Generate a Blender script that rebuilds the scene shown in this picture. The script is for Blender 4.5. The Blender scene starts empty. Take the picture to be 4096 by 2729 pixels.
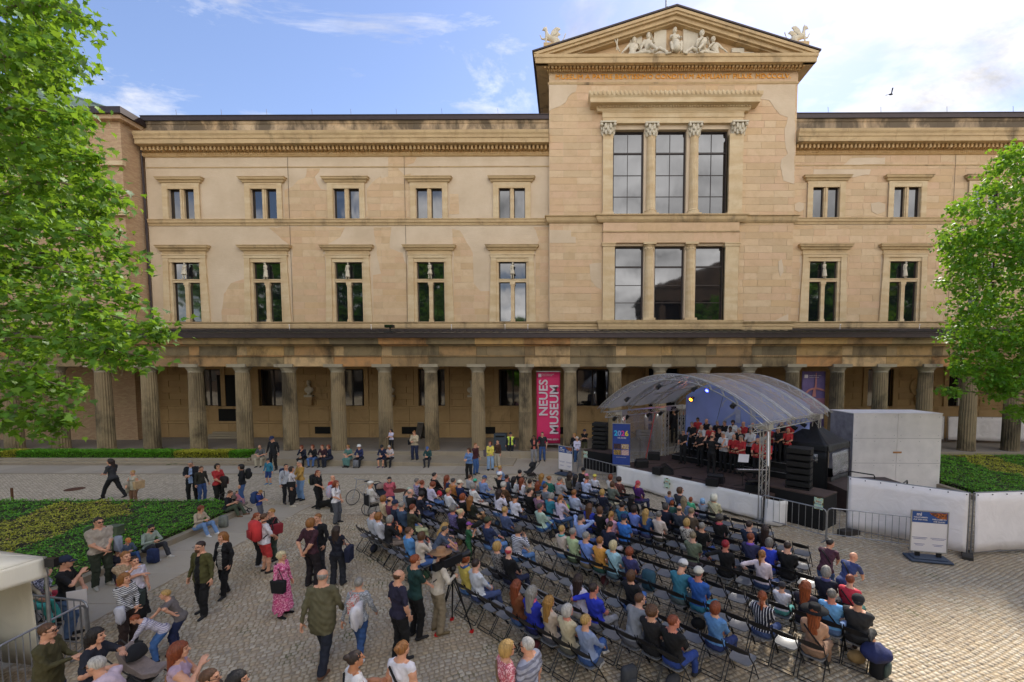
import bpy, bmesh, math, random
import numpy as np
from mathutils import Vector, Matrix, Euler
random.seed(7); RNG=np.random.default_rng(7)
PI=math.pi; rad=math.radians
scene=bpy.context.scene; COL=scene.collection
# ------------------------------------------------------------------ camera
EYE=5.8
cam=bpy.data.cameras.new('camera'); camo=bpy.data.objects.new('camera',cam); COL.objects.link(camo)
cam.sensor_width=36; cam.lens=36*1760/4096; cam.shift_x=-(2252-2048)/4096; cam.shift_y=(1584-1364.5)/4096
cam.clip_end=2000; cam.clip_start=.1
camo.location=(0,0,EYE); camo.rotation_euler=(rad(90)-math.atan(104/1760),0,rad(.4)); scene.camera=camo
# ------------------------------------------------------------------ light
SUN_EL,SUN_AZ=43,27      # azimuth measured from +Y towards +X
w=bpy.data.worlds.new('World'); scene.world=w; w.use_nodes=True
nt=w.node_tree; N=nt.nodes; L=nt.links
for n in list(N): N.remove(n)
out=N.new('ShaderNodeOutputWorld'); bg=N.new('ShaderNodeBackground'); L.new(bg.outputs[0],out.inputs[0])
sky=N.new('ShaderNodeTexSky'); sky.sky_type='NISHITA'; sky.sun_disc=False
sky.sun_elevation=rad(SUN_EL); sky.sun_rotation=rad(SUN_AZ); sky.air_density=1.25; sky.dust_density=.3; sky.ozone_density=1.6
SKY_STRENGTH=.12
bg.inputs[1].default_value=SKY_STRENGTH
tc=N.new('ShaderNodeTexCoord'); sep=N.new('ShaderNodeSeparateXYZ'); L.new(tc.outputs['Generated'],sep.inputs[0])
def M(op,a,b=None,c=None,clamp=False):
    m=N.new('ShaderNodeMath'); m.operation=op; m.use_clamp=clamp
    for i,v in enumerate((a,b,c)):
        if v is None: continue
        if isinstance(v,(int,float)): m.inputs[i].default_value=v
        else: L.new(v,m.inputs[i])
    return m.outputs[0]
zz=M('ADD',M('MAXIMUM',sep.outputs[2],0.0),.16)
px=M('DIVIDE',sep.outputs[0],zz); py=M('DIVIDE',sep.outputs[1],zz)
cb=N.new('ShaderNodeCombineXYZ'); L.new(px,cb.inputs[0]); L.new(py,cb.inputs[1])
def noise(scale,detail,rough,dist=0,off=(0,0,0),st=(1,1,1)):
    mp=N.new('ShaderNodeMapping'); L.new(cb.outputs[0],mp.inputs[0]); mp.inputs['Location'].default_value=off; mp.inputs['Scale'].default_value=st
    n=N.new('ShaderNodeTexNoise'); n.inputs['Scale'].default_value=scale; n.inputs['Detail'].default_value=detail
    n.inputs['Roughness'].default_value=rough; n.inputs['Distortion'].default_value=dist; L.new(mp.outputs[0],n.inputs[0]); return n.outputs[0]
# cumulus cover grows to the right (+X); thin streaks elsewhere
n1=noise(1.15,9,.58,.2,(3.1,1.7,0)); n2=noise(2.3,8,.65,.6,(7,2,0),(1,2.1,1))
bias=M('MULTIPLY_ADD',M('MULTIPLY',sep.outputs[0],1.0,None),.55,-.06)
bias=M('MINIMUM',M('MAXIMUM',bias,-.13),.08)
back=M('MULTIPLY',M('MAXIMUM',M('MULTIPLY',sep.outputs[1],-1.0),0.0),.22)  # cloud cover added behind the viewer, for more light on the facade
low=M('MULTIPLY',M('MAXIMUM',M('SUBTRACT',.40,sep.outputs[2]),0.0),.30)
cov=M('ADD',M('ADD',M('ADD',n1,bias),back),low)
c1=M('MULTIPLY',M('SUBTRACT',cov,.545),9.0,clamp=True)
c1=M('SMOOTH_MIN',c1,1.0,.2)
c2=M('MULTIPLY',M('SUBTRACT',n2,.54),3.6,clamp=True)
cl=M('MAXIMUM',c1,M('MULTIPLY',c2,.85),clamp=True)
shade=M('MULTIPLY_ADD',noise(2.1,7,.62,.3,(1,5,0)),3.0,-.52)
# clouds glow near the sun
sd=Vector((math.sin(rad(SUN_AZ))*math.cos(rad(SUN_EL)),math.cos(rad(SUN_AZ))*math.cos(rad(SUN_EL)),math.sin(rad(SUN_EL))))
dp=N.new('ShaderNodeVectorMath'); dp.operation='DOT_PRODUCT'; L.new(tc.outputs['Generated'],dp.inputs[0]); dp.inputs[1].default_value=sd
glow=M('POWER',M('MAXIMUM',dp.outputs['Value'],0.0),6.0)
cs=M('MULTIPLY',shade,M('MULTIPLY_ADD',M('MAXIMUM',M('MULTIPLY',sep.outputs[1],-1.0),0.0),3.2,M('MULTIPLY_ADD',glow,.1,2.0)))  # clouds behind the viewer are brightened to light the shaded facade
cc=N.new('ShaderNodeCombineColor'); L.new(cs,cc.inputs[0]); L.new(M('MULTIPLY',cs,.975),cc.inputs[1]); L.new(M('MULTIPLY',cs,.965),cc.inputs[2])
skm=N.new('ShaderNodeMix'); skm.data_type='RGBA'; skm.blend_type='MULTIPLY'; skm.inputs[0].default_value=1; L.new(sky.outputs[0],skm.inputs[6]); skm.inputs[7].default_value=(.30,.285,.325,1)
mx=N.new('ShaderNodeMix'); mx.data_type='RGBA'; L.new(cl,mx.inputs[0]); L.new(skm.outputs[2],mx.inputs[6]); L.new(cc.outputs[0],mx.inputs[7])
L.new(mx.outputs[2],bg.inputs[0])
sl=bpy.data.lights.new('sun','SUN'); so=bpy.data.objects.new('sun',sl); COL.objects.link(so)
sl.energy=1.5; sl.angle=rad(3.5); sl.color=(1,.93,.82)
so.rotation_euler=(-sd).to_track_quat('-Z','Y').to_euler()
scene.view_settings.view_transform='Standard'; scene.view_settings.look='None'; scene.view_settings.exposure=2.25; scene.view_settings.gamma=1
scene.view_settings.use_curve_mapping=False
scene.render.engine='CYCLES'
# ------------------------------------------------------------------ pixel -> world (measured positions on known planes)
_F,_CX,_CY=1760.,2252.,1584.; _P=math.atan(104/1760); _Y=rad(.4)
def ray(u,v):
    a=(u-_CX)/_F; b=-(v-_CY)/_F; x=a; y=math.cos(_P)+b*math.sin(_P); z=-math.sin(_P)+b*math.cos(_P)
    return (x*math.cos(_Y)-y*math.sin(_Y), x*math.sin(_Y)+y*math.cos(_Y), z)
def G(u,v,z=0):
    r=ray(u,v); t=(z-EYE)/r[2]; return Vector((r[0]*t,r[1]*t,z))
def W(u,v,Y):
    r=ray(u,v); t=Y/r[1]; return (r[0]*t,EYE+r[2]*t)
# ------------------------------------------------------------------ object helpers
def tag(o,label=None,cat=None,group=None,kind=None):
    if label: o['label']=label
    if cat: o['category']=cat
    if group: o['group']=group
    if kind: o['kind']=kind
    return o
def link(o,parent=None):
    COL.objects.link(o)
    if parent is not None: o.parent=parent
    return o
def empty(name,loc=(0,0,0),rz=0,label=None,cat=None,group=None):
    o=bpy.data.objects.new(name,None); o.location=loc; o.rotation_euler=(0,0,rz); o.empty_display_size=.2; link(o)
    return tag(o,label,cat,group)
def mesh_np(name,V,F,mats=(),mi=None,smooth=False,tone=None):
    """V (n,3), F list/array of quads or tris (k,3|4)"""
    me=bpy.data.meshes.new(name); V=np.asarray(V,dtype=np.float32); F=np.asarray(F,dtype=np.int32)
    nf,k=F.shape
    me.vertices.add(len(V)); me.vertices.foreach_set('co',V.ravel())
    me.loops.add(nf*k); me.loops.foreach_set('vertex_index',F.ravel())
    me.polygons.add(nf); me.polygons.foreach_set('loop_start',np.arange(0,nf*k,k,dtype=np.int32))
    me.polygons.foreach_set('loop_total',np.full(nf,k,dtype=np.int32))
    if mi is not None: me.polygons.foreach_set('material_index',np.asarray(mi,dtype=np.int32))
    if smooth: me.polygons.foreach_set('use_smooth',np.ones(nf,dtype=bool))
    for m in mats: me.materials.append(m)
    if tone is not None:
        a=me.attributes.new('tone','FLOAT','FACE'); a.data.foreach_set('value',np.asarray(tone,dtype=np.float32))
    me.update(calc_edges=True); return me
class MB:
    """collects boxes, tubes, prisms; build() links ONE mesh object"""
    def __init__(s): s.v=[];s.f=[];s.mi=[];s.t=[];s.m=0;s.tone=0
    def add(s,V,F):
        o=len(s.v); s.v+= [tuple(p) for p in V]; s.f+=[tuple(i+o for i in f) for f in F]; s.mi+=[s.m]*len(F); s.t+=[s.tone]*len(F); return s
    def box(s,a,b,M_=None):
        x0,y0,z0=a;x1,y1,z1=b
        V=[Vector(p) for p in((x0,y0,z0),(x1,y0,z0),(x1,y1,z0),(x0,y1,z0),(x0,y0,z1),(x1,y0,z1),(x1,y1,z1),(x0,y1,z1))]
        if M_: V=[M_@p for p in V]
        return s.add(V,[(0,3,2,1),(4,5,6,7),(0,1,5,4),(1,2,6,5),(2,3,7,6),(3,0,4,7)])
    def cbox(s,c,d,M_=None): return s.box((c[0]-d[0]/2,c[1]-d[1]/2,c[2]-d[2]/2),(c[0]+d[0]/2,c[1]+d[1]/2,c[2]+d[2]/2),M_)
    def tube(s,pts,r,n=6,cap=True,closed=False):
        pts=[Vector(p) for p in pts]; rs=r if isinstance(r,(list,tuple)) else [r]*len(pts); rings=[]; up=None
        for i,p in enumerate(pts):
            d=(pts[min(i+1,len(pts)-1)]-pts[max(i-1,0)]).normalized()
            if up is None: up=d.orthogonal().normalized()
            up=(up-d*up.dot(d)); up=up.normalized() if up.length>1e-5 else d.orthogonal().normalized()
            q=d.cross(up); rings.append([p+(up*math.cos(2*PI*j/n)+q*math.sin(2*PI*j/n))*rs[i] for j in range(n)])
        V=[v for r_ in rings for v in r_]; F=[]
        for i in range(len(pts)-1):
            for j in range(n): F.append((i*n+j,i*n+(j+1)%n,(i+1)*n+(j+1)%n,(i+1)*n+j))
        if cap: F.append(tuple(range(n-1,-1,-1))); F.append(tuple(range((len(pts)-1)*n,len(pts)*n)))
        return s.add(V,F)
    def lathe(s,prof,n=16,c=(0,0,0),cap=True,fl=None):
        V=[];F=[]
        for k,(r,z) in enumerate(prof):
            for j in range(n):
                rr=r*(fl(j,n) if fl else 1); V.append((c[0]+rr*math.cos(2*PI*j/n),c[1]+rr*math.sin(2*PI*j/n),c[2]+z))
        for i in range(len(prof)-1):
            for j in range(n): F.append((i*n+j,i*n+(j+1)%n,(i+1)*n+(j+1)%n,(i+1)*n+j))
        if cap: F.append(tuple(range(n-1,-1,-1))); F.append(tuple(range((len(prof)-1)*n,len(prof)*n)))
        return s.add(V,F)
    def prism(s,poly,ax,a,b):
        """poly: 2D points; ax: function (p,h)->3D"""
        n=len(poly); V=[ax(p,a) for p in poly]+[ax(p,b) for p in poly]
        ar=sum(poly[i][0]*poly[(i+1)%n][1]-poly[(i+1)%n][0]*poly[i][1] for i in range(n))
        F=[tuple(range(n))[::-1],tuple(range(n,2*n))]+[(i,(i+1)%n,n+(i+1)%n,n+i) for i in range(n)]
        return s.add(V,F)
    def extrude_profile(s,prof,x0,x1):
        """profile of (y,z) swept along x"""
        return s.prism(prof,lambda p,h:(h,p[0],p[1]),x0,x1)
    def ball(s,c,r,n=8,m=6,sc=(1,1,1)):
        V=[];F=[]
        for i in range(m+1):
            th=PI*i/m
            for j in range(n): V.append((c[0]+r*sc[0]*math.sin(th)*math.cos(2*PI*j/n),c[1]+r*sc[1]*math.sin(th)*math.sin(2*PI*j/n),c[2]+r*sc[2]*math.cos(th)))
        for i in range(m):
            for j in range(n): F.append((i*n+j,(i+1)*n+j,(i+1)*n+(j+1)%n,i*n+(j+1)%n))
        return s.add(V,F)
    def mesh(s,name,mats,smooth=False,fix=True,bevel=0):
        me=bpy.data.meshes.new(name); me.from_pydata(s.v,[],s.f)
        for m in (mats if isinstance(mats,(list,tuple)) else [mats]): me.materials.append(m)
        me.polygons.foreach_set('material_index',s.mi)
        if any(s.t): a=me.attributes.new('tone','FLOAT','FACE'); a.data.foreach_set('value',s.t)
        if fix or bevel:
            bm=bmesh.new(); bm.from_mesh(me)
            if bevel: bmesh.ops.bevel(bm,geom=list(bm.edges),offset=bevel,segments=1,affect='EDGES')
            bmesh.ops.recalc_face_normals(bm,faces=bm.faces); bm.to_mesh(me); bm.free()
        if smooth:
            me.polygons.foreach_set('use_smooth',[True]*len(me.polygons))
        me.update(); return me
    def build(s,name,mats,parent=None,smooth=False,label=None,cat=None,group=None,kind=None,loc=None,rz=0,fix=True,bevel=0,auto=None):
        me=s.mesh(name,mats,smooth or auto is not None,fix,bevel); o=bpy.data.objects.new(name,me)
        if auto is not None: me.set_sharp_from_angle(angle=rad(auto))
        link(o,parent)
        if loc is not None: o.location=loc
        o.rotation_euler=(0,0,rz); return tag(o,label,cat,group,kind)
def obj(name,me,parent=None,loc=(0,0,0),rot=(0,0,0),sc=(1,1,1),**k):
    o=bpy.data.objects.new(name,me); link(o,parent); o.location=loc; o.rotation_euler=rot; o.scale=sc; return tag(o,**k)
def setmats(o,mats):
    """object-level materials on shared mesh data"""
    for i,m in enumerate(mats):
        if i<len(o.material_slots): o.material_slots[i].link='OBJECT'; o.material_slots[i].material=m
def copy_tree(o,parent=None):
    c=o.copy(); COL.objects.link(c); c.parent=parent
    for ch in [x for x in bpy.data.objects if x.parent is o]: copy_tree(ch,c)
    return c
_tcache={}
def text_mesh(s,size,mat,ext=.01,bold=0,align='LEFT'):
    cu=bpy.data.curves.new('txt','FONT'); cu.body=s; cu.size=size; cu.extrude=ext; cu.offset=bold; cu.resolution_u=3; cu.align_x=align
    o=bpy.data.objects.new('txt',cu); COL.objects.link(o); bpy.context.view_layer.update()
    me=bpy.data.meshes.new_from_object(o.evaluated_get(bpy.context.evaluated_depsgraph_get())); bpy.data.objects.remove(o); me.materials.clear(); me.materials.append(mat)
    for p in me.polygons: p.material_index=0
    return me
def rot_z(a): return Matrix.Rotation(a,4,'Z')
# ------------------------------------------------------------------ materials
def lin(c):
    if isinstance(c,str):
        c=c.lstrip('#'); c=[int(c[i:i+2],16)/255 for i in (0,2,4)]
        c=[x/12.92 if x<=.04045 else ((x+.055)/1.055)**2.4 for x in c]
    return (c[0],c[1],c[2],1)
class MT:
    def __init__(s,name,rough=.8,metal=0):
        s.m=bpy.data.materials.new(name); s.m.use_nodes=True; s.t=s.m.node_tree; s.b=s.t.nodes['Principled BSDF']
        s.b.inputs['Roughness'].default_value=rough; s.b.inputs['Metallic'].default_value=metal
        s._tc=None
    def n(s,ty,**k):
        x=s.t.nodes.new(ty)
        for a,v in k.items(): setattr(x,a,v)
        return x
    def put(s,sock,v):
        if isinstance(v,bpy.types.NodeSocket): s.t.links.new(v,sock)
        else: sock.default_value=v
    def tc(s,which='Object',sc=(1,1,1),rot=(0,0,0),loc=(0,0,0)):
        if which=='Position': src=s.n('ShaderNodeNewGeometry').outputs['Position']
        else: src=s.n('ShaderNodeTexCoord').outputs[which]
        mp=s.n('ShaderNodeMapping'); s.put(mp.inputs[0],src); mp.inputs['Scale'].default_value=sc; mp.inputs['Rotation'].default_value=rot; mp.inputs['Location'].default_value=loc
        return mp.outputs[0]
    def noise(s,v,scale,detail=4,rough=.55,dist=0):
        x=s.n('ShaderNodeTexNoise'); s.put(x.inputs[0],v)
        for a,b in (('Scale',scale),('Detail',detail),('Roughness',rough),('Distortion',dist)): x.inputs[a].default_value=b
        return x.outputs[0]
    def ramp(s,f,stops):
        x=s.n('ShaderNodeValToRGB'); s.put(x.inputs[0],f); e=x.color_ramp.elements
        while len(e)<len(stops): e.new(.5)
        for i,(p,c) in enumerate(stops): e[i].position=p; e[i].color=lin(c) if not isinstance(c,(int,float)) else (c,c,c,1)
        return x.outputs[0]
    def math(s,op,a,b=0,clamp=False):
        x=s.n('ShaderNodeMath'); x.operation=op; x.use_clamp=clamp; s.put(x.inputs[0],a); s.put(x.inputs[1],b); return x.outputs[0]
    def mix(s,f,a,b,mode='MIX'):
        x=s.n('ShaderNodeMix'); x.data_type='RGBA'; x.blend_type=mode; s.put(x.inputs[0],f)
        s.put(x.inputs[6],a if isinstance(a,bpy.types.NodeSocket) else lin(a)); s.put(x.inputs[7],b if isinstance(b,bpy.types.NodeSocket) else lin(b)); return x.outputs[2]
    def bump(s,h,dist=.01,strength=1):
        x=s.n('ShaderNodeBump'); s.put(x.inputs['Height'],h); x.inputs['Distance'].default_value=dist; x.inputs['Strength'].default_value=strength
        s.t.links.new(x.outputs[0],s.b.inputs['Normal']); return s
    def col(s,c): s.put(s.b.inputs['Base Color'],c if isinstance(c,bpy.types.NodeSocket) else lin(c)); return s
    def rand(s):
        r=s.n('ShaderNodeObjectInfo').outputs['Random']; a=s.n('ShaderNodeAttribute'); a.attribute_name='tone'
        return s.math('FRACT',s.math('ADD',r,a.outputs['Fac']))
    def attr(s,n):
        a=s.n('ShaderNodeAttribute'); a.attribute_name=n; return a.outputs['Fac']
def simple(name,c,rough=.7,metal=0,var=.12,scale=8,bump=0,bscale=60,coord='Object'):
    m=MT(name,rough,metal); v=m.tc(coord); n=m.noise(v,scale,4)
    c=lin(c)[:3]; lo=tuple(x*(1-var) for x in c); hi=tuple(min(1,x*(1+var)) for x in c)
    m.col(m.ramp(n,[(.3,lo),(.7,hi)]))
    if bump: m.bump(m.noise(v,bscale,3),bump)
    return m.m
def stone(name,base,alt,dirt='#2e2a22',dirtamt=.5,blk=True,rough=.9,mixf=.5):
    """sandstone: per-block tone, veins, soot"""
    m=MT(name,rough); v=m.tc('Position'); r=m.rand() if blk else m.noise(m.tc('Position',(.4,.4,1.9)),1.2,1)
    c=m.ramp(r,[(i/(len(alt)-1) if len(alt)>1 else 0,a) for i,a in enumerate(alt)]) ; c=m.mix(mixf,base,c)
    n=m.noise(v,1.7,8,.62,.5); c=m.mix(m.math('MULTIPLY',m.math('SUBTRACT',n,.47,),2.2,True),c,alt[0])
    g=m.noise(v,26,3,.6); c=m.mix(m.math('MULTIPLY',m.math('ABSOLUTE',m.math('SUBTRACT',g,.5)),1.1,True),c,'#6a5238')
    d=m.noise(m.tc('Position',(1,1,.5)),.55,9,.68,.4); dd=m.math('MULTIPLY',m.math('SUBTRACT',d,1-dirtamt*.5-.22),6,True); c=m.mix(m.math('MULTIPLY',dd,.8),c,dirt)
    m.col(c); m.bump(m.noise(v,14,6,.7),.012); return m.m
M_ashlar=stone('ashlar_sandstone','#cfb28d',['#b99b75','#d8bd98','#cba585','#dcc4a2','#b7a07e','#d4ae92','#c6a578'],dirt='#8a7150',dirtamt=.18)
M_orn=stone('carved_sandstone','#cdb792',['#b99f78','#dcc8a4','#c2a277','#d2c09d'],dirt='#6a5a42',dirtamt=.22,blk=False)
M_cornice=stone('cornice_sandstone','#bfa57e',['#a58861','#cdb184','#b59b74','#c8ac84'],dirt='#4a4032',dirtamt=.46,blk=False)
M_dent=stone('dentil_sandstone','#c8a676',['#a9834f','#d8ba8c','#b8935f','#d2bb92'],dirt='#5e4a2e',dirtamt=.25)
M_parapet=stone('parapet_stone','#cbb190',['#b39b7d','#e0b983','#a89a86','#d9bc93'],dirt='#332f28',dirtamt=.8)
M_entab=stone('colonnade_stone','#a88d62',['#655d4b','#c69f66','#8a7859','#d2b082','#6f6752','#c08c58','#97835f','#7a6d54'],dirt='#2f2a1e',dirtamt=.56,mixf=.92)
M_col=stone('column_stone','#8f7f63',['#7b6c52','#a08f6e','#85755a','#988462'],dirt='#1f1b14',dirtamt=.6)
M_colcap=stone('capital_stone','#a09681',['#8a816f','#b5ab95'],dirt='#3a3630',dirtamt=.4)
M_inner=stone('arcade_wall_stone','#b59668',['#a5855a','#c4a474','#aa8b63','#bd9c6e'],dirt='#4d3e29',dirtamt=.42)
M_sculpt=stone('weathered_sculpture_stone','#cfc4ae',['#bdb29c','#ddd4c0'],dirt='#6e675a',dirtamt=.25,blk=False)
def m_plaster():
    m=MT('limewashed_brick_plaster',.92); v=m.tc('Position'); n=m.noise(v,.5,6,.6)
    c=m.ramp(n,[(.3,'#c0ac91'),(.55,'#cdbaa0'),(.8,'#d8c6ae')]); c=m.mix(m.math('MULTIPLY',m.noise(m.tc('Position',(1,1,9)),2.2,6,.7),.35),c,'#c5a988')
    m.col(c); b=m.noise(m.tc('Position',(3.2,1,11)),1.4,4,.7); m.bump(b,.02); return m.m
M_plaster=m_plaster()
def m_brick():
    m=MT('weathered_brick',.9); v=m.tc('Position',(1,1,1)); mp=m.n('ShaderNodeCombineXYZ'); se=m.n('ShaderNodeSeparateXYZ'); m.put(se.inputs[0],v)
    m.put(mp.inputs[0],m.math('ADD',se.outputs[0],se.outputs[1])); m.put(mp.inputs[1],se.outputs[2])
    b=m.n('ShaderNodeTexBrick'); m.put(b.inputs[0],mp.outputs[0]); b.inputs['Scale'].default_value=1; b.inputs['Brick Width'].default_value=.26; b.inputs['Row Height'].default_value=.085; b.inputs['Mortar Size'].default_value=.012
    b.inputs['Color1'].default_value=lin('#a88468'); b.inputs['Color2'].default_value=lin('#c4a985'); b.inputs['Mortar'].default_value=lin('#a5937a')
    m.col(m.mix(m.math('MULTIPLY',m.noise(v,.8,5),.5),b.outputs[0],'#b08a66')); m.bump(b.outputs['Fac'],.01,-1); return m.m
M_brick=m_brick()
M_metal=simple('dark_bronze_flashing','#3a3030',.45,.4,.15,3)
M_roof=simple('standing_seam_zinc','#5b584e',.5,.45,.2,1.3)
M_copper=simple('green_copper_roof','#7d9088',.6,.2,.25,1)
M_frame=simple('dark_window_frame','#2a1d17',.5,0,.15)
def m_glass():
    m=MT('window_glass',.04); m.col('#12151a'); m.b.inputs['Specular IOR Level'].default_value=1.0; m.b.inputs['IOR'].default_value=1.65
    m.bump(m.noise(m.tc('Position',(.7,.7,.35)),1.1,2),.02,.35); return m.m
M_glass=m_glass()
M_blind=MT('pale_blind_behind_glass',.12).col('#6f6b80').m
M_gold=MT('gilded_letters',.35,.35).col('#e39c2c').m
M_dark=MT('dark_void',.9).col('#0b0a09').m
def m_cobble():
    m=MT('granite_cobble',.78); v=m.tc('Position'); r=m.rand()
    c=m.ramp(r,[(0,'#aa9e8c'),(.22,'#c8bca6'),(.4,'#b5a68e'),(.58,'#d0c4ae'),(.74,'#b09e86'),(.88,'#c8b392'),(1,'#9b9080')])
    c=m.mix(m.math('MULTIPLY',m.noise(v,90,2,.6),.4),c,'#6a6258'); c=m.mix(m.math('MULTIPLY',m.math('SUBTRACT',m.noise(v,.42,6,.62),.44),2.4,True),c,'#a38c6c'); c=m.mix(m.math('MULTIPLY',m.math('SUBTRACT',m.noise(m.tc('Position',(1,1,1),(0,0,.6)),.23,7,.7),.55),4,True),c,'#7b7062')
    m.col(c); m.bump(m.noise(v,45,3,.7),.004); return m.m
M_cobble=m_cobble()
def m_sand():
    m=MT('cobble_joint_sand',.95); v=m.tc('Position'); c=m.ramp(m.noise(v,7,5),[(.3,'#8a7b64'),(.7,'#a08e73')])
    c=m.mix(m.math('MULTIPLY',m.math('SUBTRACT',m.noise(v,1.1,6,.6),.56),7,True),c,'#4a5426'); m.col(c); m.bump(m.noise(v,50,3),.006); return m.m
M_sand=m_sand()
def m_farcobble():
    m=MT('distant_cobbles',.85); v=m.tc('Position',(1,1,1),(0,0,rad(33)))
    vo=m.n('ShaderNodeTexVoronoi'); m.put(vo.inputs[0],v); vo.inputs['Scale'].default_value=9; vo.inputs['Randomness'].default_value=.35
    vd=m.n('ShaderNodeTexVoronoi'); vd.feature='DISTANCE_TO_EDGE'; m.put(vd.inputs[0],v); vd.inputs['Scale'].default_value=9; vd.inputs['Randomness'].default_value=.35
    s=m.n('ShaderNodeSeparateColor'); m.put(s.inputs[0],vo.outputs['Color']); c=m.ramp(s.outputs[0],[(0,'#a89b87'),(.5,'#beb097'),(1,'#ccbea6')])
    e=m.math('MULTIPLY',vd.outputs[0],9,True); c=m.mix(e,'#7e705a',c); m.col(c); m.bump(e,.012); return m.m
M_farcob=m_farcobble()
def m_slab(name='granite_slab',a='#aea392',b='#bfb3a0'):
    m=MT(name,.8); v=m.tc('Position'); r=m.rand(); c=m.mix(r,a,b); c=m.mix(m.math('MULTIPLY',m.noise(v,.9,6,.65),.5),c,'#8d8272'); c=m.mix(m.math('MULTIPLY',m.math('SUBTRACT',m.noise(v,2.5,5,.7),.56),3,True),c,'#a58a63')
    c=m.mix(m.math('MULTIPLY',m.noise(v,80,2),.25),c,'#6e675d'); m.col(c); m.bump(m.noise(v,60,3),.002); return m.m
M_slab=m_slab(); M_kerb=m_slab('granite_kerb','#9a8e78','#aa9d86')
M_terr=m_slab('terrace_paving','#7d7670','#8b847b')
def m_leafcover(name,cols,sc=16):
    m=MT(name,.65); r=m.attr('tone'); c=m.ramp(r,[(i/(len(cols)-1),x) for i,x in enumerate(cols)])
    m.col(c); m.b.inputs['Subsurface Weight'].default_value=0; return m.m
def m_leaf(name,cols,trans=.35):
    m=MT(name,.55); r=m.rand(); c=m.ramp(r,[(i/(len(cols)-1),x) for i,x in enumerate(cols)]); m.col(c)
    t=m.n('ShaderNodeBsdfTranslucent'); m.put(t.inputs[0],m.mix(.5,c,'#b5d83a')); x=m.n('ShaderNodeMixShader'); x.inputs[0].default_value=trans
    o=m.t.nodes['Material Output']; m.put(x.inputs[1],m.b.outputs[0]); m.put(x.inputs[2],t.outputs[0]); m.t.links.new(x.outputs[0],o.inputs[0]); return m.m
M_leaf=m_leaf('plane_tree_leaf',['#2b500f','#50821a','#3d6c16','#769f32','#274810','#5d8e1e'],.38)
M_leafR=m_leaf('plane_tree_leaf_far',['#2c5a10','#4c881c','#3a7413','#6aa22a','#284e10'],.4)
M_bark=simple('mottled_plane_bark','#6e6350',.85,0,.4,6,.01,20)
M_hedge=m_leaf('clipped_hedge_leaf',['#3c7614','#60a422','#4a8c18','#80c030'],.2)
M_hedgeY=m_leaf('yellow_green_hedge_leaf',['#a0a42c','#bdb83c','#8c9626','#cfc24e'],.2)
M_soil=simple('dark_soil','#2f2a1a',.95,0,.3,5)
M_dry=m_leaf('dry_fallen_leaf',['#b98e50','#d4b070','#9a6a38'],.1)
# fabrics and hard goods
_mc={}
def cloth(c,kind='plain',c2=None,rough=.85):
    key=(c,kind,c2)
    if key in _mc: return _mc[key]
    m=MT('fabric_'+kind,rough); v=m.tc('Object')
    base=lin(c)[:3]; gy=.3*base[0]+.59*base[1]+.11*base[2]; base=tuple(x*.86+gy*.14 for x in base); fold=m.noise(m.tc('Object',(1,1,.55)),9,3,.6)
    lo=tuple(x*.8 for x in base); hi=tuple(min(1,x*1.12) for x in base); cc=m.ramp(fold,[(.3,lo),(.65,hi)])
    if kind in('stripe','vstripe','wide'):
        se=m.n('ShaderNodeSeparateXYZ'); m.put(se.inputs[0],v); f={'stripe':26,'vstripe':22,'wide':11}[kind]
        w=m.math('SINE',m.math('MULTIPLY',se.outputs[0 if kind=='vstripe' else 2],f*6.283)); cc=m.mix(m.math('GREATER_THAN',w,.25 if kind!='vstripe' else .7),cc,c2)
    elif kind=='check':
        se=m.n('ShaderNodeSeparateXYZ'); m.put(se.inputs[0],v)
        for ax in (0,2): w=m.math('SINE',m.math('MULTIPLY',se.outputs[ax],150)); cc=m.mix(m.math('MULTIPLY',m.math('GREATER_THAN',w,.3),.5),cc,c2)
    elif kind in('floral','dots','zebra'):
        n=m.noise(m.tc('Object',(1,1,1) if kind!='zebra' else (1,1,5)),{'floral':34,'dots':60,'zebra':14}[kind],2,.5,.8); cc=m.mix(m.math('MULTIPLY',m.math('SUBTRACT',n,.52),30,True),cc,c2)
    m.col(cc); m.bump(m.noise(v,22,4,.6),.006); _mc[key]=m.m; return m.m
def hairm(c):
    key=('hair',c)
    if key in _mc: return _mc[key]
    m=MT('hair',.55); base=lin(c)[:3]; n=m.noise(m.tc('Object',(26,26,3)),2.2,4,.6)
    m.col(m.ramp(n,[(.3,tuple(x*.6 for x in base)),(.7,tuple(min(1,x*1.35) for x in base))])); m.bump(n,.01); _mc[key]=m.m; return m.m
def skinm(c='#c98d6c'):
    key=('skin',c)
    if key in _mc: return _mc[key]
    m=MT('skin',.55); base=lin(c)[:3]; n=m.noise(m.tc('Object'),14,3); m.col(m.ramp(n,[(.3,tuple(x*.88 for x in base)),(.7,tuple(min(1,x*1.08) for x in base))])); m.b.inputs['Subsurface Weight'].default_value=.0; _mc[key]=m.m; return m.m
M_eye=MT('eye',.3).col('#1c1410').m; M_lip=MT('lips',.5).col('#a0554a').m
M_black=simple('black_plastic','#121214',.42,0,.2,4); M_blackm=simple('matte_black','#0d0d0e',.8,0,.25,3,.004)
M_chairp=simple('seat_plastic_with_sky_sheen','#6e7074',.3,0,.12,5); M_chairb=simple('black_chair_backrest','#1b1c1f',.4,0,.12,5); M_chairf=simple('black_steel_tube','#101113',.4,.3,.1)  # seat colour lightened to carry the sky's reflection; backrest stays black
M_alu=simple('aluminium_truss','#b9b7b3',.35,.75,.12,4); M_galv=simple('galvanised_steel','#9a9b9c',.42,.7,.18,5)
M_white=simple('white_paint','#e0dad8',.6,0,.05,2); M_red=simple('red_lacquer','#c01818',.5)
M_glassy=simple('sunglasses','#0c0c0e',.15)
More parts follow.
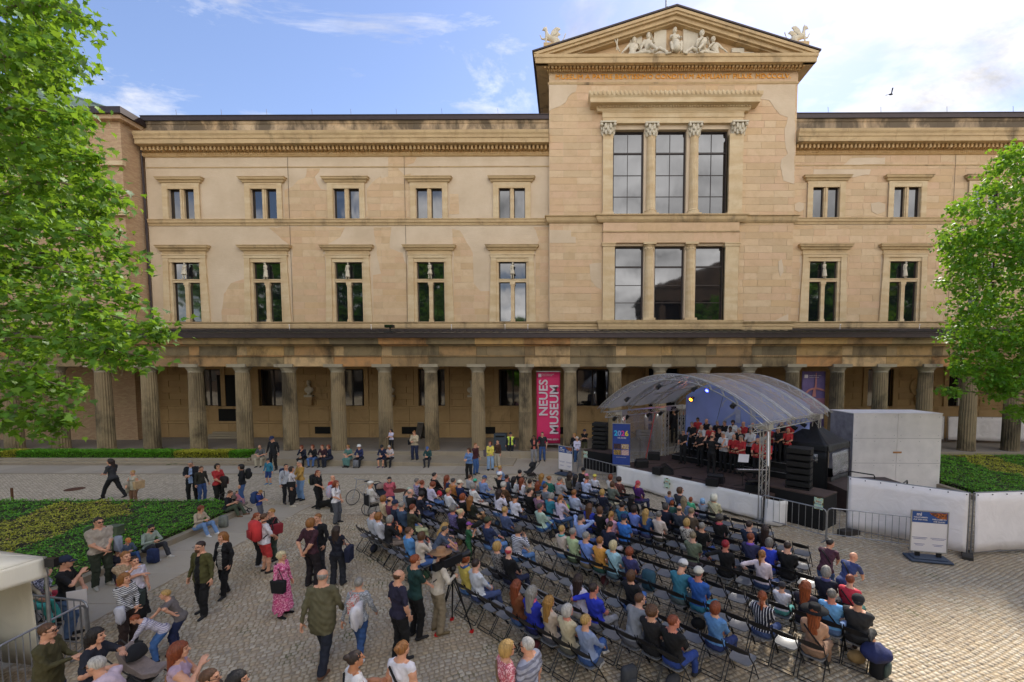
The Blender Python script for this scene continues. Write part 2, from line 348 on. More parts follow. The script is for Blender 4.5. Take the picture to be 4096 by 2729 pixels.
def m_tarp(name,c,sc=2.0,amp=.03):
    m=MT(name,.55); v=m.tc('Position'); n=m.noise(v,sc,5,.55,1.2); base=lin(c)[:3]
    m.col(m.ramp(n,[(.25,tuple(x*.93 for x in base)),(.75,tuple(min(1,x*1.04) for x in base))])); m.bump(n,amp,.8); return m.m
M_tarp=m_tarp('white_tarpaulin','#f0eae8',1.6,.05); M_skirt=m_tarp('white_stage_skirt','#ebe8e5',1.5,.05)
M_tent=m_tarp('black_tent_cloth','#101216',1.5,.04); M_cream=m_tarp('cream_tent_cloth','#e6dfcc',1.3,.03)
M_deck=simple('brown_stage_deck','#4a3a34',.7,0,.2,3)
M_blue=m_tarp('blue_backdrop','#9fb2f0',.9,.02)
def m_clear():
    m=MT('clear_pvc_roof_foil',.08); m.col('#dfe3e8'); tr=m.n('ShaderNodeBsdfTransparent'); tr.inputs[0].default_value=(.86,.87,.9,1)
    x=m.n('ShaderNodeMixShader'); v=m.tc('Position'); n=m.noise(v,1.3,6,.7,1.5)
    fr=m.n('ShaderNodeFresnel'); fr.inputs[0].default_value=1.5
    f=m.math('ADD',m.math('MULTIPLY',m.math('SUBTRACT',n,.42,),.9,True),m.math('MULTIPLY',fr.outputs[0],.8),True); m.put(x.inputs[0],m.math('MINIMUM',m.math('ADD',f,.24),.85))
    gl=m.n('ShaderNodeBsdfGlossy'); gl.inputs['Roughness'].default_value=.12; gl.inputs[0].default_value=(.8,.8,.82,1)
    df=m.n('ShaderNodeMixShader'); df.inputs[0].default_value=.6; tl=m.n('ShaderNodeBsdfTranslucent'); tl.inputs[0].default_value=(.9,.9,.92,1); ms=m.n('ShaderNodeMixShader'); m.put(ms.inputs[1],m.b.outputs[0]); m.put(ms.inputs[2],tl.outputs[0]); m.put(df.inputs[1],ms.outputs[0]); m.put(df.inputs[2],gl.outputs[0])
    m.b.inputs['Alpha'].default_value=1
    bp=m.n('ShaderNodeBump'); bp.inputs['Distance'].default_value=.05; m.put(bp.inputs['Height'],m.noise(v,2.4,6,.65,1.8)); m.put(gl.inputs['Normal'],bp.outputs[0])
    m.put(x.inputs[1],tr.outputs[0]); m.put(x.inputs[2],df.outputs[0]); m.t.links.new(x.outputs[0],m.t.nodes['Material Output'].inputs[0]); return m.m
M_clear=m_clear()
def emis(name,c,s):
    m=MT(name,.4); m.col(c); m.b.inputs['Emission Color'].default_value=lin(c); m.b.inputs['Emission Strength'].default_value=s; return m.m
# ------------------------------------------------------------------ figures: signed distance body + surface nets
def v3(*a): return np.array(a,dtype=np.float64)
def capsule(P,a,b,ra,rb):
    ab=b-a; L2=ab@ab; t=np.clip(((P-a)@ab)/max(L2,1e-9),0,1); d=P-a-t[...,None]*ab
    return np.sqrt((d*d).sum(-1))-(ra+(rb-ra)*t)
def ellip(P,c,r,R=None):
    q=P-c
    if R is not None: q=q@R
    k0=np.sqrt(((q/r)**2).sum(-1)); k1=np.sqrt(((q/(r*r))**2).sum(-1)); return k0*(k0-1)/np.maximum(k1,1e-6)
def smin(a,b,k):
    h=np.clip(.5+.5*(b-a)/k,0,1); return b+(a-b)*h-k*h*(1-h)
def nets(f,lo,h):
    """naive surface nets on a grid; returns verts, quads"""
    s=f<0; nx,ny,nz=f.shape
    c=s[:-1,:-1,:-1].astype(np.int8)
    tot=sum(s[i:nx-1+i,j:ny-1+j,k:nz-1+k].astype(np.int8) for i in(0,1) for j in(0,1) for k in(0,1))
    act=(tot>0)&(tot<8); idx=-np.ones(act.shape,int); ids=np.argwhere(act); idx[act]=np.arange(len(ids))
    acc=np.zeros((len(ids),3)); cnt=np.zeros(len(ids)); I,J,K=ids.T
    cor=[(i,j,k) for i in(0,1) for j in(0,1) for k in(0,1)]
    for a in range(8):
        for b in range(a+1,8):
            da=np.array(cor[b])-np.array(cor[a])
            if np.abs(da).sum()!=1: continue
            A=cor[a];B=cor[b]; fa=f[I+A[0],J+A[1],K+A[2]]; fb=f[I+B[0],J+B[1],K+B[2]]; m=(fa<0)!=(fb<0)
            t=np.where(m,fa/np.where(m,fa-fb,1),0)[:,None]; p=np.array(A)+t*da; acc+=np.where(m[:,None],p,0); cnt+=m
    V=(ids+acc/cnt[:,None])*h+lo; Q=[]
    for ax in range(3):
        sl0=[slice(1,-1)]*3; sl0[ax]=slice(0,-1); e0=s[tuple(sl0)]; sl1=[slice(1,-1)]*3; sl1[ax]=slice(1,None); e1=s[tuple(sl1)]
        m=np.argwhere(e0!=e1)
        if len(m)==0: continue
        off=np.array([1,1,1]); off[ax]=0; g=m+off; fl=e0[tuple(m.T)]
        u=[0,0,0];u[(ax+1)%3]=1; w_=[0,0,0];w_[(ax+2)%3]=1; u=np.array(u);w_=np.array(w_)
        q=np.stack([idx[tuple((g).T)],idx[tuple((g-u).T)],idx[tuple((g-u-w_).T)],idx[tuple((g-w_).T)]],1)
        q[~fl]=q[~fl][:,::-1]; Q.append(q)
    Q=np.concatenate(Q); Q=Q[(Q>=0).all(1)]; return V,Q
def grid(lo,hi,h):
    ax=[np.arange(lo[i]-1.5*h,hi[i]+2.5*h,h) for i in range(3)]; X=np.stack(np.meshgrid(*ax,indexing='ij'),-1)
    return X,v3(ax[0][0],ax[1][0],ax[2][0])
def ik(a,t,l1,l2,pole):
    d=t-a; L_=min(np.linalg.norm(d),(l1+l2)*.995); u=d/np.linalg.norm(d); x=(l1*l1-l2*l2+L_*L_)/(2*L_); hh=math.sqrt(max(l1*l1-x*x,0))
    pl=pole-(pole@u)*u; pl=pl/max(np.linalg.norm(pl),1e-6); return a+u*x+pl*hh, a+u*L_
def rotm(yaw=0,pitch=0,roll=0): return np.array(Euler((pitch,roll,yaw),'XYZ').to_matrix())
# --- head (fine grid), +Y is the face
_hd={}
def head_parts(female=False,stone=False):
    key=(female,stone)
    if key in _hd: return _hd[key]
    h=.0095; X,o=grid((-.1,-.12,-.2),(.1,.13,.13),h)
    f=ellip(X,v3(0,-.012,.03),v3(.076,.096,.092))
    f=smin(f,ellip(X,v3(0,.02,-.04),v3(.058,.07,.072)),.03)
    f=smin(f,capsule(X,v3(-.02,.062,-.088),v3(.02,.062,-.088),.022,.022),.025)
    f=smin(f,capsule(X,v3(0,.086,.012),v3(0,.108,-.022),.009,.015),.012)
    f=smin(f,capsule(X,v3(-.035,.078,.028),v3(.035,.078,.028),.011,.011),.02)
    for s in(-1,1):
        f=-smin(-f,ellip(X,v3(s*.031,.098,.010),v3(.018,.014,.012)),.012)
        f=smin(f,ellip(X,v3(s*.078,-.008,-.004),v3(.009,.022,.031)),.006)
        f=smin(f,ellip(X,v3(s*.036,.062,-.03),v3(.022,.02,.02)),.02)
    f=smin(f,capsule(X,v3(-.014,.083,-.055),v3(.014,.083,-.055),.011,.011),.01)
    f=smin(f,capsule(X,v3(0,-.02,-.06),v3(0,-.035,-.17),.050 if female else .058,.056 if female else .064),.03)
    V,Q=nets(f,o,h); C=V[Q].mean(1); mi=np.zeros(len(Q),int)
    eye=((np.abs(np.abs(C[:,0])-.031)<.013)&(np.abs(C[:,2]-.010)<.007)&(C[:,1]>.06)); mi[eye]=8
    mi[(np.abs(C[:,0])<.021)&(np.abs(C[:,2]+.056)<.007)&(C[:,1]>.08)]=9
    br=(np.abs(np.abs(C[:,0])-.033)<.019)&(np.abs(C[:,2]-.031)<.006)&(C[:,1]>.06); mi[br]=10
    _hd[key]=(V,Q,mi); return _hd[key]
# --- hand: wrist at origin, fingers along -Z, palm faces -X ... right hand
_hn={}
def hand_parts(pose='relax'):
    if pose in _hn: return _hn[pose]
    h=.0058; curl={'relax':.45,'grip':1.25,'flat':.12}[pose]
    X,o=grid((-.075,-.055,-.2),(.045,.075,.02),h)
    f=ellip(X,v3(0,.004,-.05),v3(.0155,.042,.055)); f=smin(f,capsule(X,v3(0,0,.02),v3(0,0,-.02),.024,.026),.02)
    for k,(y,L_,r) in enumerate(((.032,.070,.0088),(.011,.078,.0092),(-.010,.072,.0088),(-.029,.058,.0078))):
        p=v3(0,y,-.088+abs(y)*.15); a=curl*.5; fy=y*.25
        for s_,l in enumerate((.45,.32,.25)):
            d=v3(-math.sin(a),fy,-math.cos(a)); q=p+d*L_*l; f=smin(f,capsule(X,p,q,r*(1-.08*s_),r*(.94-.1*s_)),.004 if s_ else .008); p=q; a+=curl*.75
    a0=v3(-.006,.034,-.028); a1=a0+v3(-.018-.01*curl,.026,-.03); a2=a1+v3(-.016-.012*curl,.006-.012*curl,-.028); 
    f=smin(f,capsule(X,a0,a1,.014,.0105),.012); f=smin(f,capsule(X,a1,a2,.0105,.0088),.005)
    _hn[pose]=nets(f,o,h); return _hn[pose]
SL=dict(skin=0,torso=1,uarm=2,farm=3,thigh=4,shin=5,shoe=6,front=7,eye=8,lip=9,brow=10)
_bodies={}
def body(key,pel=(0,0,.955),lean=0,twist=0,side=0,hyaw=0,hpitch=0,hl=None,hr=None,el=None,er=None,fl=None,fr=None,kl=None,kr=None,build=1.0,female=False,
         skirt=0,coat=0,child=False,lift=0,handl='relax',handr='relax',tilt=0,open_=False,res=.018,baggy=0,short=False):
    """one continuous figure; returns (mesh, head matrix). Faces +Y, right hand at +X"""
    if key in _bodies: return _bodies[key]
    pel=v3(*pel); R=rotm(twist,-lean,side); W_=.155 if female else .178
    up=R@v3(0,0,1); fw=R@v3(0,1,0); rt=R@v3(1,0,0)
    chest=pel+up*.36; shc=pel+up*.49; neck=pel+up*.545+fw*.0
    sh={-1:shc-rt*(W_),1:shc+rt*(W_)}; hipw=.092
    RT=rotm(twist*.3,0,0); hip={s:pel+RT@v3(s*hipw,0,-.02) for s in(-1,1)}
    HR=rotm(hyaw+twist,hpitch-lean*.35,tilt); headc=neck+ up*.055+ HR@v3(0,.03,.115)
    hands={}; elb={}
    for s,t,e in((-1,hl,el),(1,hr,er)):
        if t is None: t=tuple(pel+v3(s*(W_+.10*build),.06,-.06))
        if e is None: e=(s*.5,-1,-.2)
        elb[s],hands[s]=ik(sh[s],v3(*t),.285,.255,v3(*e))
    knee={};ank={}
    for s,t,k in((-1,fl,kl),(1,fr,kr)):
        if t is None: t=(s*.11,0,.08)
        if k is None: k=(s*.1,1,.1)
        knee[s],ank[s]=ik(hip[s],v3(*t),.435,.43,v3(*k))
    pts=np.array([pel,chest,neck,headc,*elb.values(),*hands.values(),*knee.values(),*ank.values(),*sh.values()]); lo=pts.min(0)-.2; hi=pts.max(0)+.17; lo[2]=max(lo[2],min(a[2] for a in ank.values())-.1); hi[2]=neck[2]+.08
    for p in (*elb.values(),*hands.values()): hi[2]=max(hi[2],p[2]+.08)
    X,o=grid(lo,hi,res); X=X.astype(np.float32).astype(np.float64)
    bf=build; fat=max(0,bf-1)
    Rt=R
    ch=ellip(X,chest+fw*.005,v3(.155*bf*(.93 if female else 1),.105*bf,.185),Rt)
    shl=capsule(X,sh[-1]*.86+sh[1]*.14,sh[1]*.86+sh[-1]*.14,.07*bf**.5,.07*bf**.5)
    be=ellip(X,pel+up*.13+fw*(.012+.09*fat),v3(.135*bf*(.93 if female else 1),.10*bf+.1*fat,.17),Rt)
    hp=ellip(X,pel+v3(0,-.012,.0),v3(.158*bf**.6*(1.04 if female else 1),.112*bf**.7,.125),rotm(twist*.3,0,0))
    tor=smin(smin(ch,shl,.06),be,.06)
    if female:
        for s in(-1,1): tor=smin(tor,ellip(X,chest+fw*.085+rt*s*.07+up*.01,v3(.06,.05,.055),Rt),.04)
    if coat: # loose jacket body down to hem
        tor=smin(tor,ellip(X,pel+up*(.03)-fw*.0,v3(.175*bf,.135*bf,.30+coat),Rt),.05)
        tor=np.maximum(tor,-((X-(pel-v3(0,0,.12+coat)))@v3(0,0,1)))
    parts=[('torso',tor,.03)]
    lr=1+.12*baggy
    legs=[]
    for s in(-1,1):
        th=capsule(X,hip[s],knee[s],.097*bf**.6*(1+.05*baggy),.069*lr); sn=capsule(X,knee[s],ank[s]+v3(0,0,.02),.066*lr if not short else .052,.053*(1+.45*baggy))
        if short: sn=smin(capsule(X,knee[s]+.0,(knee[s]*.6+ank[s]*.4)+v3(0,-.012,0),.05,.054),capsule(X,knee[s]*.6+ank[s]*.4,ank[s],.05,.037),.02)
        fd=v3(0,1,0); kd=knee[s]-hip[s]; kd=v3(kd[0],kd[1],0) 
        if np.linalg.norm(kd)>.25: fd=kd/np.linalg.norm(kd)
        else: fd=v3(s*.22,1,0)/np.linalg.norm([s*.22,1])
        dn=0 if ank[s][2]<.13 else -.3
        heel=ank[s]+v3(0,0,-.035)-fd*.045; toe=heel+fd*.20+v3(0,0,-.012+dn*.25)
        sh_=smin(capsule(X,heel,toe,.040,.032),capsule(X,ank[s]+v3(0,0,.03),heel+fd*.03,.043,.04),.025)
        legs.append((th,sn,sh_))
    leg=[smin(smin(a,b,.03),c,.015) for a,b,c in legs]
    lower=smin(hp,smin(leg[0],leg[1],.006),.035)
    if skirt:
        kz=(knee[-1]+knee[1])/2; az=(ank[-1]+ank[1])/2; end=kz if skirt==1 else az+v3(0,0,.12)
        if abs(kz[2]-pel[2])<.2:
            sk=capsule(X,pel,kz,.17,.14)
            if skirt==2: sk=smin(sk,capsule(X,kz,az+v3(0,0,.1),.14,.17),.05)
        else:
            t=np.clip((pel[2]+.02-X[...,2])/(pel[2]-end[2]),0,1); cx=pel+(end-pel)*t[...,None]; rr=.15+(.06 if skirt==2 else .09)*t; q=X-cx
            sk=np.sqrt((q[...,0]/1.15)**2+q[...,1]**2)-rr; sk=np.maximum(sk,X[...,2]-pel[2]-.05); sk=np.maximum(sk,end[2]-X[...,2])
            sk=sk+.012*np.sin(np.arctan2(q[...,1],q[...,0])*9)*t
        lower=smin(lower,sk,.02)
    f=smin(tor,lower,.03)
    arms=[]
    for s in(-1,1):
        ua=capsule(X,sh[s],elb[s],.057*bf**.5,.047); fa=capsule(X,elb[s],hands[s],.044,.029); arms.append((ua,fa))
        f=smin(f,ua,.03); f=smin(f,fa,.008)
    f=smin(f,capsule(X,neck-up*.04,neck+(headc-neck)*.45,.062,.052),.03)
    # cloth folds
    fold=.0075*np.sin(X[...,2]*44+3*np.sin(X[...,0]*17)+2*X[...,1]*9)*np.sin(X[...,0]*27+X[...,1]*21+X[...,2]*9)+.004*np.sin(X[...,2]*21+X[...,0]*31)
    fold+= .0055*np.sin(X[...,0]*61+X[...,2]*33)*np.sin(X[...,1]*57-X[...,2]*29)
    f=f+fold*np.clip((X[...,2]-.1)*6,0,1)
    V,Q=nets(f,o,res); C=V[Q].mean(1)
    # label faces by nearest raw part
    def ev(fn): return fn
    P=C; raws=[]
    raws.append(('torso',np.minimum(np.minimum(ellip(P,chest+fw*.005,v3(.155*bf,.105*bf,.185),Rt),capsule(P,sh[-1],sh[1],.06,.06)),ellip(P,pel+up*.13+fw*(.012+.09*fat),v3(.135*bf,.10*bf+.1*fat,.16),Rt))-.006))
    raws.append(('thigh',ellip(P,pel,v3(.16,.115,.12))))
    for s in(-1,1):
        raws+= [('uarm',capsule(P,sh[s],elb[s],.05,.042)),('farm',capsule(P,elb[s],hands[s],.041,.027)-.004),('thigh',capsule(P,hip[s],knee[s],.088,.06)),('shin',capsule(P,knee[s],ank[s]+v3(0,0,.02),.056,.045))]
        fd=knee[s]-hip[s]; raws.append(('shoe',capsule(P,ank[s]+v3(0,0,-.02),ank[s]+v3(0,0,-.04)+ (v3(0,.13,0)),.045,.04)))
    D=np.stack([r for _,r in raws],1); am=D.argmin(1); names=np.array([SL[n] for n,_ in raws]); mi=names[am]
    for s in(-1,1):
        nr=np.linalg.norm(P-ank[s],axis=1)<.3; mi[nr&(P[:,2]<ank[s][2]+.01)]=SL['shoe']
    hemz=pel[2]-.045-(coat+.06 if coat else 0)
    upr=abs(knee[1][2]-pel[2])>.2
    if upr:
        mi[(mi==4)&(P[:,2]>hemz)]=1; mi[(mi==1)&(P[:,2]<hemz)]=4
    else: mi[(mi==4)&(P[:,2]>pel[2]+.03)&(P[:,1]<pel[1]+.1)]=1
    if skirt: mi[(mi==5)&(P[:,2]>((ank[-1][2]+.12) if skirt==2 else (knee[-1][2]-.02)))]=4
    mi[((P-(neck+up*.0))@up>.012)&(np.linalg.norm(P-neck,axis=1)<.12)]=0
    lp=(P-chest)@Rt
    if open_: mi[(mi==1)&(np.abs(lp[:,0])<.055+.05*np.clip(-lp[:,2],-.2,.3))&(lp[:,1]>.02)]=7
    mi[(np.linalg.norm((P-neck)-fw*.06+up*.015,axis=1)<.04)]=0
    # head and hands
    hV,hQ,hm=head_parts(female); hs=1.0; HV=(hV*hs)@HR.T+headc
    Vs=[V,HV];Qs=[Q,hQ+len(V)];ms=[mi,hm]; n=len(V)+len(HV)
    for s,pz in((-1,handl),(1,handr)):
        aV,aQ=hand_parts(pz); z=elb[s]-hands[s]; z=z/np.linalg.norm(z)
        # palm normal (-X of hand) towards the body midline / down
        tgt=v3(-s,0,0) if hands[s][2]<chest[2]-.25 and abs(z[2])>.6 else v3(-s*.3,-.2,-1) if abs(z[2])<.75 else v3(-s*.3,-1,0)
        xx=-tgt; xx=xx-(xx@z)*z; xx/=np.linalg.norm(xx); yy=np.cross(z,xx); B=np.stack([xx,yy,z],1)
        sg=1.0 if True else 1
        A=aV.copy()
        if yy[1]<0 : A=A*v3(1,-1,1); aQ=aQ[:,::-1]
        if np.linalg.det(B)<0: aQ=aQ[:,::-1]
        HV=A@B.T+hands[s]; Vs.append(HV);Qs.append(aQ+n);ms.append(np.zeros(len(aQ),int)); n+=len(HV)
    V=np.concatenate(Vs);Q=np.concatenate(Qs);mi=np.concatenate(ms)
    me=mesh_np('figure',V,Q,[M_black]*11,mi,True)
    Mh=Matrix(HR.tolist()).to_4x4(); Mh.translation=Vector(headc.tolist())
    _bodies[key]=(me,Mh,dict(neck=neck,chest=chest,pel=pel,R=R,hands=hands,sh=sh,headc=headc,elb=elb)); return _bodies[key]
# --- hair and headwear in head space
_hr={}
def hair(style):
    if style in _hr: return _hr[style]
    h=.0115; lo=v3(-.13,-.2,-.42) if style in('long','longwavy','longcurly') else v3(-.13,-.19,-.24); X,o=grid(lo,(.13,.13,.17),h)
    skull=ellip(X,v3(0,-.014,.032),v3(.081,.101,.098)); x,y,z=X[...,0],X[...,1],X[...,2]
    face=np.maximum(np.maximum(y*0+(.052-y)*-1, z*0+(z-.062)),0) 
    cut=lambda f,c: np.maximum(f,c)
    an=np.arctan2(x,-(y+.03)); nz=.0042*np.sin(an*19+2.5*np.sin(z*17+x*9))+.0028*np.sin(an*41+z*23)+.002*np.sin(x*90)*np.sin(y*80+z*40)
    if style=='short': f=skull+nz; f=cut(f,(-.038+.45*(y+.03))-z+ np.where(y>.03,.05,0)); f=cut(f,np.minimum(y-.062+0*z, .0+.075-z)+0)
    elif style=='crop': f=skull+.0005+nz*.5; f=cut(f,-.03+.5*(y+.02)-z+np.where(y>.03,.05,0)); f=cut(f,np.minimum(y-.06,.07-z))
    elif style=='bald': f=skull+.003+nz; f=cut(f,z-.035+y*.4); f=cut(f,-.045-z); f=cut(f,y-.012)
    elif style=='bob':
        f=smin(skull-.006,ellip(X,v3(0,-.03,-.02),v3(.091,.093,.115)),.03)+nz; f=cut(f,-.105-z); f=cut(f,np.minimum(y-.05,.055-z)); 
    elif style=='curly':
        f=smin(skull-.012,ellip(X,v3(0,-.03,.02),v3(.102,.104,.108)),.03)+.009*np.sin(x*88+1)*np.sin(y*82)*np.sin(z*90)+nz*.5; f=cut(f,-.085-z); f=cut(f,np.minimum(y-.052,.055-z))
    elif style in('long','longwavy','longcurly'):
        k={'long':0,'longwavy':.006,'longcurly':.011}[style]
        f=smin(skull-.006,ellip(X,v3(0,-.035,-.02),v3(.091,.088,.125)),.03); t=np.clip(-(z+.02)/.36,0,1)
        tail=np.sqrt((x/1.25)**2+((y+.075+.02*t)*1.5)**2)-(.082-.02*t); tail=np.maximum(tail,np.maximum(z-.02,-.37-z)); f=smin(f,tail,.03)+nz*1.3+k*.7*np.sin(x*60+z*22)*np.sin(z*30+y*50)
        f=cut(f,np.minimum(y-.05,.055-z))
    elif style in('ponytail','bun','lowpony'):
        f=skull+.002+nz; f=cut(f,-.05+.35*y-z+np.where(y>.03,.06,0)); f=cut(f,np.minimum(y-.06,.065-z))
        if style=='bun': f=smin(f,ellip(X,v3(0,-.11,.075),v3(.042,.04,.04)),.01)
        elif style=='ponytail': f=smin(f,capsule(X,v3(0,-.11,.05),v3(0,-.15,-.02),.024,.03),.015); f=smin(f,capsule(X,v3(0,-.15,-.02),v3(0,-.135,-.2),.03,.012),.02)
        else: f=smin(f,capsule(X,v3(0,-.10,-.02),v3(0,-.125,-.08),.026,.03),.015); f=smin(f,capsule(X,v3(0,-.125,-.08),v3(0,-.12,-.22),.03,.012),.02)
    V,Q=nets(f,o,h); me=mesh_np('hair',V,Q,[M_black],None,True); _hr[style]=me; return me
def hat(kind):
    if kind in _hr: return _hr[kind]
    m=MB()
    if kind in('cap','capback'):
        m.lathe([(.098,-.0),(.102,.03),(.09,.075),(.06,.108),(.02,.122),(.002,.123)],18,(0,-.012,.03)); s=1 if kind=='cap' else -1
        V=[];F=[]
        for j in range(9):
            a=PI*(.18+.64*j/8); V+= [(.096*math.cos(a),s*(.1*math.sin(a))-.01,.038),(.082*math.cos(a),s*(.1*math.sin(a)+.075*math.sin(a)**.6)-.01,.02),(.096*math.cos(a),s*(.1*math.sin(a))-.01,.03),(.082*math.cos(a),s*(.1*math.sin(a)+.075*math.sin(a)**.6)-.01,.014)]
        for j in range(8):
            k=4*j; F+=[(k,k+1,k+5,k+4),(k+2,k+6,k+7,k+3),(k+1,k+3,k+7,k+5)]
        m.add(V,F)
    elif kind=='hat': m.lathe([(.215,.035),(.21,.03),(.1,.035),(.098,.05),(.09,.11),(.082,.135),(.05,.142),(.002,.13)],24,(0,-.012,.02))
    elif kind=='flatcap': m.lathe([(.1,-.005),(.118,.03),(.1,.06),(.05,.08),(.002,.083)],18,(0,.0,.05)); m.ball((0,.085,.06),.05,8,6,(1.3,.9,.25))
    elif kind=='beret': m.lathe([(.09,0),(.125,.03),(.11,.055),(.05,.07),(.002,.074)],18,(0,-.02,.06))
    elif kind=='beanie': m.lathe([(.1,-.01),(.1,.04),(.085,.09),(.04,.12),(.002,.125)],18,(0,-.012,.03))
    elif kind=='hood': m.lathe([(.11,-.12),(.115,-.02),(.112,.05),(.09,.1),(.05,.125),(.002,.13)],18,(0,-.03,.02))
    elif kind=='bucket': m.lathe([(.145,-.01),(.14,-.012),(.1,.03),(.095,.09),(.07,.105),(.002,.108)],20,(0,-.012,.04))
    elif kind=='helmet':
        m.lathe([(.11,-.0),(.118,.03),(.112,.07),(.085,.115),(.04,.135),(.002,.137)],20,(0,-.01,.045),fl=lambda j,n:1+.04*(j%4==0))
        for k in(-1,0,1): m.cbox((k*.045,-.02,.172-abs(k)*.012),(.014,.13,.016))
    elif kind=='glasses':
        for s in(-1,1): m.lathe([(.022,-.004),(.022,.004),(.002,.0042)],10,(0,0,0)); 
        m=MB()
        for s in(-1,1):
            m.cbox((s*.032,.108,.008),(.044,.006,.03)); m.cbox((s*.078,.05,.016),(.005,.12,.006))
        m.cbox((0,.11,.014),(.02,.005,.005))
    elif kind=='specs':
        for s in(-1,1):
            m.tube([(s*.032+.022*math.cos(a),.107,.008+.017*math.sin(a)) for a in [k*PI/4 for k in range(9)]],.002,4); m.cbox((s*.078,.05,.016),(.004,.12,.005))
        m.cbox((0,.11,.014),(.02,.004,.004))
    elif kind=='beard': m.ball((0,.062,-.075),.05,10,8,(1.05,.85,1.05))
    elif kind=='headphones': m.tube([(.1*math.sin(a),-.01,.03+.115*math.cos(a)) for a in np.linspace(-1.7,1.7,12)],.008,6); m.ball((.098,-.01,.0),.035,8,6,(.5,1,1)); m.ball((-.098,-.01,.0),.035,8,6,(.5,1,1))
    me=m.mesh(kind,[M_black],True); _hr[kind]=me; return me
HAIRC=dict(black='#1a1412',dark='#2e1f17',brown='#55371f',auburn='#7a3a1c',ginger='#85401a',red='#8c1020',pinkred='#b8404e',blond='#9c7236',strawb='#8a5a2a',light='#b08c50',platinum='#c4b48a',grey='#6f6a63',dgrey='#45403b',white='#b5afa6',lgrey='#8a857d',greyblond='#84745a')
SKINS=dict(f='#d19a7c',t='#b97f5c',d='#7d4f36',p='#d9a58c',r='#c8806a')
def person(loc,rz,bodyspec,top,bot,hairst='short',hairc='brown',sc=1.0,sleeve='long',shoe='#2a2a2c',skin='f',hatk=None,hatc=None,glasses=None,front=None,legs='long',wide=1.0,
           label='',group=None,arm=None,pal=True,beard=None):
    """top/bot: colour or (colour,kind,colour2)"""
    me,Mh,info=bodyspec
    r=bpy.data.objects.new('person',me); COL.objects.link(r); r.location=loc; r.rotation_euler=(0,0,rz); r.scale=(sc*wide,sc*wide,sc)
    mk=lambda c: c if isinstance(c,bpy.types.Material) else (cloth(*c) if isinstance(c,tuple) else cloth(c))
    T=mk(top);B=mk(bot);S=skinm(SKINS.get(skin,skin)); A=mk(arm) if arm else T
    ms=[S,T,A if sleeve!='none' else S,A if sleeve=='long' else S,B,B if legs=='long' else S,mk(shoe),mk(front) if front else T,M_eye,M_lip,hairm(HAIRC.get(hairc,hairc))]
    setmats(r,ms)
    hc=hairm(HAIRC.get(hairc,hairc))
    if hairst and hairst!='none':
        o=obj('hair',hair(hairst),r); o.matrix_local=Mh; setmats(o,[hc])
    if hatk:
        nm={'cap':'cap','capback':'cap','hat':'hat','flatcap':'flat_cap','beret':'beret','helmet':'helmet','hood':'hood','beanie':'beanie','bucket':'bucket_hat'}[hatk]
        o=obj(nm,hat(hatk),r); o.matrix_local=Mh; setmats(o,[mk(hatc or '#222222')])
    if glasses: o=obj('glasses',hat('glasses' if glasses=='sun' else 'specs'),r); o.matrix_local=Mh; setmats(o,[M_glassy])
    if beard: o=obj('beard',hat('beard'),r); o.matrix_local=Mh; setmats(o,[hairm(HAIRC.get(beard,beard))])
    tag(r,label,'person' if not pal else 'person',group); return r
# --- pose library -----------------------------------------------------------
def seated(kind,female=False,build=1.0,hyaw=0,hpitch=0,res=.0235):
    z=.555; base=dict(pel=(0,-.07,z),lean=.0,fl=(-.12,.44,.08),fr=(.12,.46,.08),kl=(-.1,.2,1),kr=(.1,.2,1),female=female,build=build,hyaw=hyaw,hpitch=hpitch,res=res)
    P=dict(
     lap=dict(lean=-.08,hl=(-.06,.2,.64),hr=(.06,.22,.64),el=(-1,-.5,-.3),er=(1,-.5,-.3)),
     fold=dict(lean=-.12,hl=(.13,.17,.78),hr=(-.12,.2,.8),el=(-1,0,-.6),er=(1,0,-.6),fl=(-.14,.5,.08)),
     chin=dict(lean=.12,hr=(.05,.22,1.02),er=(.5,.3,-1),hl=(.02,.2,.7),el=(-1,0,-.5)),
     phone=dict(lean=.1,hl=(-.06,.3,.78),hr=(.06,.3,.78),el=(-.6,-.3,-1),er=(.6,-.3,-1),hpitch=-.45+hpitch,handl='grip',handr='grip'),
     knees=dict(lean=.42,hl=(-.04,.47,.66),hr=(.04,.48,.66),el=(-1,.2,-.2),er=(1,.2,-.2),hpitch=.2+hpitch),
     cross=dict(lean=-.12,hl=(-.04,.22,.66),hr=(.1,.24,.66),fr=(-.10,.58,.32),kr=(.1,.4,1)),
     stretch=dict(lean=-.2,hl=(-.1,.16,.63),hr=(.1,.16,.63),fl=(-.12,.68,.08),fr=(.1,.74,.08)),
     behind=dict(lean=-.1,hl=(-.09,.0,1.2),hr=(.09,.0,1.2),el=(-1,.2,.2),er=(1,.2,.2)),
     back=dict(lean=-.12,hl=(-.42,-.1,.82),hr=(.08,.2,.64),el=(-.3,-1,.3)),
    )[kind]
    base['build']=build*(1.06 if female else 1.12); base.update(P); return body(('seat',kind,female,build,hyaw,hpitch),**base)
# ------------------------------------------------------------------ ground
def inpoly(x,y,poly):
    x=np.asarray(x);y=np.asarray(y); r=np.zeros(x.shape,bool); n=len(poly)
    for i in range(n):
        x0,y0=poly[i][:2];x1,y1=poly[(i+1)%n][:2]
        c=((y0>y)!=(y1>y)); xi=(x1-x0)*(y-y0)/((y1-y0) if y1!=y0 else 1e-9)+x0; r^=c&(x<xi)
    return r
g=MB(); g.box((-400,-60,-.6),(400,500,-.03)); g.build('ground',M_farcob,kind='structure')
g=MB(); g.box((-60,4,-.028),(40,24.0,-.004)); courtyard=g.build('courtyard_paving',M_farcob,kind='structure')
